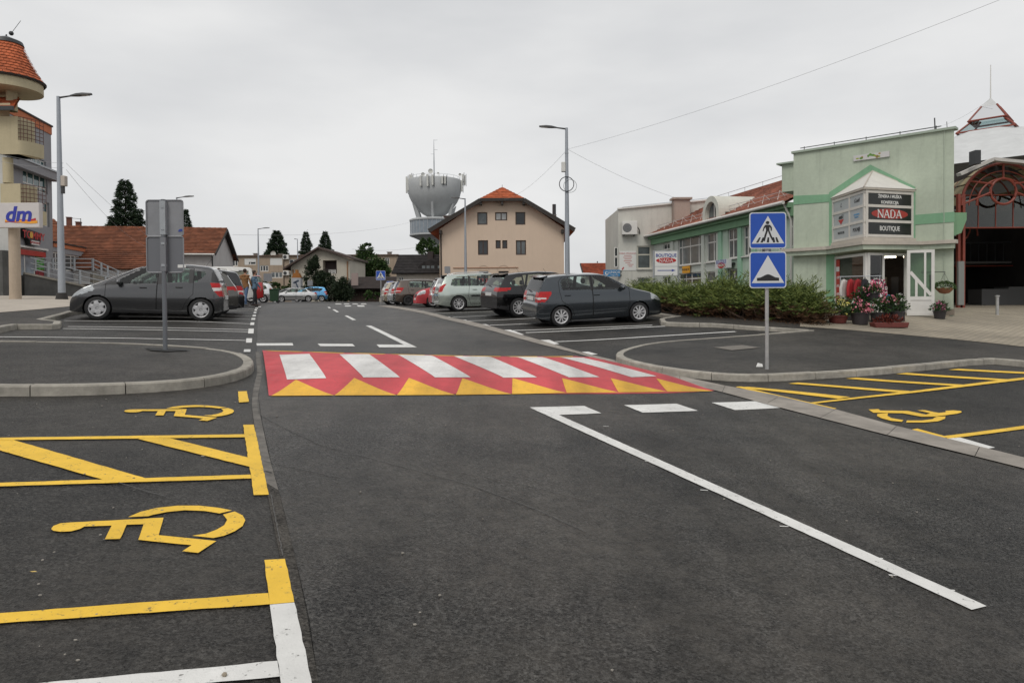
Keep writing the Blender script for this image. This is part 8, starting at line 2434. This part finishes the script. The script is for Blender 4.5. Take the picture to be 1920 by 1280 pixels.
P = np.concatenate(P) - org; D = np.concatenate(D); Pb = np.concatenate(Pb) - org; Db = np.concatenate(Db)
leaves(P, D, rng.uniform(.10, .2, len(P)), .0105, 'foliage', junip, HG, .22)
leaves(Pb, Db, rng.uniform(.08, .18, len(Pb)), .010, 'dead_foliage', junip_b, HG, .4)
tw = MB()
for i in range(150):
    t = random.random(); p, zt = hedge_pt(t); g0 = hgt(p.x, p.y) + KH
    a = Vector((p.x + random.uniform(-.2, .2), p.y + random.uniform(.4, 1.3), g0)) - Vector(org)
    e = a + Vector((random.gauss(0, .4), random.uniform(-.6, .1), random.uniform(.2, .75)))
    tw.tube([a, a.lerp(e, .5) + Vector((0, -.08, -.05)), e], [.022, .014, .006], 5)
props(tw.build('twigs', mat('twig', (.10, .065, .045), .95, var=.3, scale=5), HG), kind='stuff')
core = MB()  # near-black balls within the foliage, their colour stands in for inner shade
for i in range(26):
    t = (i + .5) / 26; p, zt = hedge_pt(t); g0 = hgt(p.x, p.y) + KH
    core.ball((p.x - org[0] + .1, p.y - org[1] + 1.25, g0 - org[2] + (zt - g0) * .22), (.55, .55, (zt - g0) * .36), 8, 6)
core.build('shade_core', mat('hedge_core', (.012, .012, .008), 1.0), HG)
# leaf litter at the hedge foot
P = []
for i in range(900):
    p, _ = hedge_pt(random.random()); x, y = p.x + random.gauss(0, .2), p.y + random.gauss(.1, .16)
    P.append((x, y, hgt(x, y) + KH + .012))
P = np.array(P); leaves(P, np.tile([0, 0, .05], (len(P), 1)) + rng.normal(0, .6, (len(P), 3)) * [1, 1, .1], .05, .014, 'leaf_litter', junip_b, None, .05)
props(bpy.data.objects['leaf_litter'], 'dry brown leaf litter at the foot of the juniper hedge', 'leaf litter', kind='stuff')
# ------------------------------------------------------------------ pots and display before the shop
pot_d = mat('pot_dark', (.035, .03, .032), .6); pot_r = mat('pot_red', (.13, .028, .022), .7, var=.2, scale=8); terr = mat('terracotta', (.30, .13, .07), .85)
pleaf = leaf_mat('pot_leaves', (.010, .03, .010), (.05, .10, .028)); redleaf = leaf_mat('red_leaves', (.05, .010, .008), (.17, .035, .02))
def bloom_mat(n, c1, c2): return leaf_mat(n, c1, c2, .6)
pink = bloom_mat('petal_pink', (.52, .10, .17), (.75, .34, .38)); yel = bloom_mat('petal_yellow', (.55, .45, .05), (.72, .70, .35)); whi = bloom_mat('petal_white', (.55, .55, .5), (.75, .75, .7)); purp = bloom_mat('petal_purple', (.30, .05, .16), (.55, .2, .3))
def pot(lab, px, py, Y, r, h, fol_r, fol_h, petals, npet, pm=pot_d, trough=0.0, lift=0.0, fm=None, psz=.045, name='flower_pot', cat='flower pot', cl=6):
    b = at(px, 560, Y); z = hgt(b.x, b.y) + KH + lift
    o = thing(name, lab, cat, (b.x, b.y, z), 0, 'pots at the shop entrance')
    if trough:
        q = MB(); q.prism([(-trough, 0), (trough, 0), (trough + .04, h), (-trough - .04, h)], -r, r, 'y'); q.build('trough', pm, o, bevel=.015)
    else:
        MB().lathe([(.01, 0), (r * .75, 0), (r, h), (r * 1.06, h), (r * 1.06, h - .03), (r * .9, h - .03), (.01, h - .03)], 20).build('pot', pm, o, .5)
    n = int(260 * max(1, fol_r / .2))
    u = unit(rng.normal(0, 1, (n, 3))); u[:, 2] = abs(u[:, 2]); rad = rng.random((n, 1)) ** .4
    ex_ = trough if trough else fol_r
    P = u * rad * np.array([max(ex_, fol_r), fol_r if not trough else r * 1.1, fol_h]) + np.array([0, 0, h])
    leaves(P, u + np.array([0, 0, .3]), rng.uniform(.05, .11, n), .02, 'foliage', fm or pleaf, o, .6)
    if npet:
        nc = max(3, npet // cl); u = unit(rng.normal(0, 1, (nc, 3))); u[:, 2] = abs(u[:, 2]) * .9 + .15; u[:, 1] = -abs(u[:, 1])
        C = u * np.array([max(ex_, fol_r) * .9, fol_r * .95, fol_h * 1.02]) + np.array([0, 0, h])
        Q = np.repeat(C, cl, 0) + rng.normal(0, psz * .55, (nc * cl, 3))
        leaves(Q, np.repeat(u, cl, 0), psz, psz * .5, 'blooms', petals, o, .9)
    return o
pot('low red pot with small yellow flowers at the hedge end', 1571, 0, 19.6, .28, .22, .40, .42, yel, 150, pot_r, psz=.04)
pot('dark pot of pink geraniums beside the yellow flowers', 1613, 0, 19.4, .26, .34, .30, .26, pink, 110, psz=.06, cl=9)
pot('long red leaved planter trough on the paving', 1667, 0, 18.9, .16, .14, .25, .20, pink, 0, pot_r, .44, fm=redleaf)
pot('pink geranium pot raised behind the trough', 1637, 0, 20.4, .17, .22, .24, .26, pink, 90, lift=.62, psz=.06, cl=9)
pot('pink geraniums in front of the blue lantern', 1665, 0, 19.9, .15, .25, .24, .24, pink, 80, lift=.28, psz=.06, cl=9)
pot('leafy dark shrub pot behind the geraniums', 1616, 0, 20.6, .22, .4, .34, .52, purp, 24, lift=.1)
pot('trailing green pot right of the blue lantern', 1682, 0, 19.7, .17, .28, .30, .46, whi, 20, lift=.1)
pot('tall bushy pot in the middle of the display', 1645, 0, 19.9, .2, .3, .32, .42, pink, 24)
pot('dark pot of purple flowers on the shop step', 1762, 0, 21.6, .19, .26, .26, .26, purp, 60, lift=.0, psz=.05)
pot('small white flowered pot under the clothes rail', 1590, 0, 20.4, .2, .3, .30, .36, whi, 30)
# wooden plank stand under the raised pots
b = at(1640, 560, 20.4); z = hgt(b.x, b.y) + KH
PS = thing('plant_stand', 'dark stepped stand holding the raised flower pots', 'stand', (b.x, b.y, z))
for i, (y, h) in enumerate(((-.15, .26), (.12, .6))): MB().box(-.55, y - .16, h - .03, .75, y + .16, h).build('shelf', pot_d, PS)
for sx in (-.52, .72): MB().box(sx - .025, -.28, 0, sx + .025, .28, .57).build('side', pot_d, PS)
# blue tiered lantern
b = at(1666, 560, 20.3); z = hgt(b.x, b.y) + KH
BL = thing('blue_lantern', 'bright blue tiered garden lantern among the flower pots', 'lantern', (b.x, b.y, z))
bm_ = mat('lantern_blue', (.04, .27, .55), .5); z1 = at(1666, 598, 20.3).z - z; kz = 20.3 / FPX
MB().lathe([(.12, 0), (.12, max(.3, at(1666, 588, 20.3).z - z))], 10).build('stand', pot_d, BL)
zz0 = at(1666, 588, 20.3).z - z
for i, (r, a, bq, c) in enumerate(((.16, 0, .12, .05), (.13, .16, .25, .05), (.17, .28, .36, .02), (.10, .38, .45, .04), (.06, .47, .56, .0))):
    MB().lathe([(r, zz0 + a), (r * 1.05, zz0 + a + .02), (c + .03, zz0 + bq), (.01, zz0 + bq)], 16).build('tier', bm_, BL, .4)
# clothes rail with garments
b = at(1612, 560, 21.2); z = hgt(b.x, b.y) + KH
CR = thing('clothes_rail', 'metal clothes rail standing before the shop window', 'clothes rail', (b.x, b.y, z), R(-35))
hr = at(1612, 518, 21.2).z - z
for sx in (-.55, .55): MB().tube([(sx, 0, 0), (sx, 0, hr)], .016, 6).build('post', metal_g, CR)
MB().tube([(-.6, 0, hr), (.6, 0, hr)], .014, 6).build('bar', metal_g, CR)
for sx in (-.55, .55): MB().tube([(sx, -.25, .03), (sx, .25, .03)], .016, 6).build('foot', metal_g, CR)
def garment(lab, x, m, turn, ln=.85, w=.26):
    o = thing('garment', lab, 'garment', CR.matrix_basis @ Vector((x, 0, hr)), R(-35) + turn, 'garments on the clothes rail')
    MB().tube([(-w * .75, 0, -.1), (0, 0, -.03), (w * .75, 0, -.1)], .008, 5).build('hanger', metal_d, o)
    mb = MB(); rows = [(-.08, .22, .03), (-.12, .8, .05), (-.2, 1.0, .07), (-.45, .92, .09), (-ln, 1.1, .12)]; n = 16; V = []
    for z_, ww, dd in rows:
        for k in range(n):
            a = 2 * math.pi * k / n; fold = 1 + .12 * math.sin(5 * a + z_ * 6)
            V.append((w * ww * math.cos(a), dd * math.sin(a) * fold, z_))
    F = [(i * n + k, i * n + (k + 1) % n, (i + 1) * n + (k + 1) % n, (i + 1) * n + k) for i in range(len(rows) - 1) for k in range(n)]
    mb.add(V, F); mb.build('cloth', m, o, .8)
    for s_ in (-1, 1): MB().tube([(s_ * w * .85, 0, -.13), (s_ * w * 1.25, 0, -.35), (s_ * w * 1.3, 0, -.6)], [.05, .055, .05], 8).build('sleeve', m, o, .8)
fl = mat('floral_cloth', (.62, .45, .48), .9)
t_ = fl.node_tree; v_ = t_.nodes.new('ShaderNodeTexVoronoi'); v_.inputs['Scale'].default_value = 22; rp_ = t_.nodes.new('ShaderNodeValToRGB'); rp_.color_ramp.interpolation = 'CONSTANT'
rp_.color_ramp.elements[0].color = (.45, .04, .12, 1); rp_.color_ramp.elements[1].position = .33; rp_.color_ramp.elements[1].color = (.65, .6, .58, 1); e_ = rp_.color_ramp.elements.new(.62); e_.color = (.05, .02, .03, 1)
tc_ = t_.nodes.new('ShaderNodeTexCoord'); t_.links.new(tc_.outputs['Object'], v_.inputs['Vector']); sc_ = t_.nodes.new('ShaderNodeSeparateColor'); t_.links.new(v_.outputs['Color'], sc_.inputs['Color']); t_.links.new(sc_.outputs['Red'], rp_.inputs['Fac']); t_.links.new(rp_.outputs['Color'], t_.nodes['Principled BSDF'].inputs['Base Color'])
garment('pink and white floral blouse hanging at the front of the rail', .5, fl, R(60), .8, .27)
for i, (c_, lab) in enumerate((((.55, .53, .5), 'white garment at the far end of the rail'), ((.35, .02, .025), 'red garment next to the white one'), ((.28, .015, .02), 'dark red garment in the middle of the rail'), ((.02, .02, .024), 'black garment hanging behind the floral blouse'))):
    garment(lab, -.45 + i * .2, mat('cloth%d' % i, c_, .9), R(85), .95, .24)
# hanging basket
b = at(1771, 560, 22.3); zb_ = at(1771, 551, 22.3).z
HB = thing('hanging_basket', 'hanging flower basket on a bracket beside the open door', 'hanging basket', (b.x, b.y, zb_))
MB().lathe([(.01, 0), (.14, .03), (.24, .14), (.26, .2), (.01, .2)], 18).build('bowl', terr, HB, .6)
u = unit(rng.normal(0, 1, (320, 3))); u[:, 2] = abs(u[:, 2]); leaves(u * np.array([.28, .28, .2]) + np.array([0, 0, .18]), u + [0, 0, -.2], rng.uniform(.05, .1, 320), .02, 'foliage', broad, HB, .6)
for a in (0, 2.1, 4.2): MB().tube([(.24 * math.cos(a), .24 * math.sin(a), .2), (0, 0, .68)], .005, 4).build('chain', metal_d, HB)
MB().tube([(0, 0, .68), (.02, .0, .72), (-.5, .45, .72)], .012, 5).build('bracket', metal_d, HB)

# ================================================================== PEOPLE
skin_m = mat('skin', (.36, .20, .14), .6); hair_m = mat('hair_brown', (.035, .02, .013), .8, bump=.5, bscale=120)
jean = mat('jeans', (.085, .14, .24), .85, var=.2, scale=12); dkp = mat('dark_trousers', (.022, .022, .026), .85, var=.2, scale=12)
jack = mat('jacket_brown', (.22, .105, .038), .8, var=.2, scale=10, bump=.3, bscale=20); shirt = mat('denim_shirt', (.10, .165, .235), .85, var=.2, scale=10, bump=.3, bscale=20)
shoe = mat('shoe', (.3, .3, .3), .7); shoe2 = mat('shoe_brown', (.06, .035, .025), .6)
def person(lab, px, y_foot, Y, h, heading, top, legs, sh, stride=.14, hood=False, arm=0.1, z=None):
    b = at(px, y_foot, Y); zg = hgt(b.x, b.y) if z is None else z
    o = thing('person', lab, 'person', (b.x, b.y, zg), heading, 'people by the left row of cars', (h / 1.78,) * 3)
    m = MB()
    # x forward, y left; the figure faces +x
    hipz = .93
    for s_, st in ((1, stride), (-1, -stride)):
        hip = Vector((0, s_ * .095, hipz)); kn = Vector((st * .55 + .03, s_ * .10, .50)); an = Vector((st, s_ * .10, .09 + (.03 if st < 0 else 0)))
        m.tube([hip + Vector((0, 0, .06)), hip.lerp(kn, .35), kn, kn.lerp(an, .4), an], [.105, .092, .064, .062, .045], 12)
        m.tube([an + Vector((-.06, 0, -.04)), an + Vector((.03, 0, -.045)), an + Vector((.17, 0, -.06))], [.042, .048, .034], 10); m.ball(an + Vector((.17, 0, -.062)), (.045, .042, .028), 8, 6); m.ball(an + Vector((-.055, 0, -.045)), (.045, .038, .04), 8, 6)
        shd = Vector((0, s_ * .20, 1.43)); el = Vector((-s_ * arm * .6 - .03, s_ * .265, 1.14)); wr = Vector((-s_ * arm * 1.0 + .10, s_ * .255, .90))
        m.tube([shd + Vector((0, -s_ * .05, .01)), shd, shd.lerp(el, .5), el, el.lerp(wr, .4), wr], [.07, .072, .056, .047, .046, .032], 10)
        hd = wr + Vector((.02, 0, -.07)); m.ball(hd, (.036, .018, .05), 8, 6)
        for k in range(4):
            q = hd + Vector((.028 - .018 * k, 0, -.04)); m.tube([q, q + Vector((.006, -s_ * .006, -.035)), q + Vector((.004, -s_ * .018, -.062 + .006 * abs(k - 1)))], [.0105, .0095, .008], 6)
        m.tube([hd + Vector((.03, 0, .02)), hd + Vector((.05, -s_ * .012, -.01)), hd + Vector((.052, -s_ * .018, -.035))], [.0115, .0105, .009], 6)
    m.tube([(0, 0, .86), (0, 0, .98), (0, 0, 1.15), (0, 0, 1.32), (0, 0, 1.43)], [.13, .15, .14, .16, .13], 14)
    for z_, w_, d_ in ((.92, .17, .125), (1.05, .165, .12), (1.2, .18, .125), (1.34, .205, .125), (1.42, .20, .10)): m.ball((0, 0, z_), (d_, w_, .10), 12, 8)
    m.tube([(0, 0, 1.42), (.01, 0, 1.50), (.02, 0, 1.58)], [.075, .056, .056], 10)
    m.ball((.02, 0, 1.655), (.095, .075, .115), 14, 10); m.ball((.045, 0, 1.60), (.065, .055, .06), 10, 8); m.ball((.118, 0, 1.635), (.018, .014, .026), 8, 6)
    for s_ in (-1, 1): m.ball((.01, s_ * .078, 1.64), (.02, .012, .03), 8, 6)
    me = m.mesh('body', skin_m); tmp = bpy.data.objects.new('tmp', me); COL.objects.link(tmp)
    md = tmp.modifiers.new('r', 'REMESH'); md.mode = 'VOXEL'; md.voxel_size = .0125; sm = tmp.modifiers.new('s', 'SMOOTH'); sm.iterations = 2; sm.factor = .5
    dg = bpy.context.evaluated_depsgraph_get(); me2 = bpy.data.meshes.new_from_object(tmp.evaluated_get(dg)); bpy.data.objects.remove(tmp)
    me2.name = 'body'; me2.materials.clear()
    for q in (skin_m, top, legs, sh, hair_m, mat('lips', (.3, .1, .09), .5), mat('eye', (.03, .02, .02), .3)): me2.materials.append(q)
    n = len(me2.polygons); C = np.zeros(n * 3); me2.polygons.foreach_get('center', C); C = C.reshape(-1, 3)
    x, y, z_ = C.T
    idx = np.zeros(n, int)
    idx[z_ < .99] = 2; idx[(z_ >= .90) & (z_ < 1.475)] = 1; idx[(abs(y) > .20) & (z_ < .99) & (z_ > .62)] = 1
    idx[(abs(y) > .20) & (z_ < .895) & (z_ > .6)] = 0; idx[z_ < .085] = 3
    idx[(z_ > 1.60) & (x < .045 + (z_ - 1.68) * .6) & (abs(y) < .073 + (z_ > 1.67) * .1)] = 4; idx[z_ > 1.715] = 4
    idx[(x > .085) & (abs(z_ - 1.592) < .007) & (abs(y) < .025)] = 5
    idx[(x > .078) & (abs(z_ - 1.655) < .008) & (abs(abs(y) - .032) < .011)] = 6
    me2.polygons.foreach_set('material_index', idx.astype(np.int32)); me2.polygons.foreach_set('use_smooth', [True] * n)
    link('body', me2, o)
    # jacket hem and hair as pieces of their own
    MB().lathe([(.165, .84), (.175, .87), (.178, .97), (.172, 1.05)], 24).build('jacket_hem' if hood else 'shirt_tail', top, o, .8)
    for c in o.children:
        if c.name.startswith(('jacket_hem', 'shirt_tail')): c.scale = (.82, 1.1, 1)
    hb = MB(); hb.ball((-.005, 0, 1.69), (.098, .084, .098), 14, 10); ho = hb.build('hair', hair_m, o, .8)
    if hood:
        h_ = MB(); h_.ball((-.10, 0, 1.44), (.06, .12, .075), 12, 8); h_.build('hood', top, o, .8)
    return o
person('person in brown hooded jacket and blue jeans walking away between the cars', 460, 573, 33.0, 1.80, R(75), jack, jean, shoe, .2, True)
person('person in blue denim shirt and dark trousers beside the brown jacket', 477.5, 573.2, 33.2, 1.74, R(40), shirt, dkp, shoe2, .12, False)
person('person almost hidden behind the dark grey car, only the head showing', 411, 573, 30.5, 1.72, R(100), shirt, dkp, shoe2, .08)
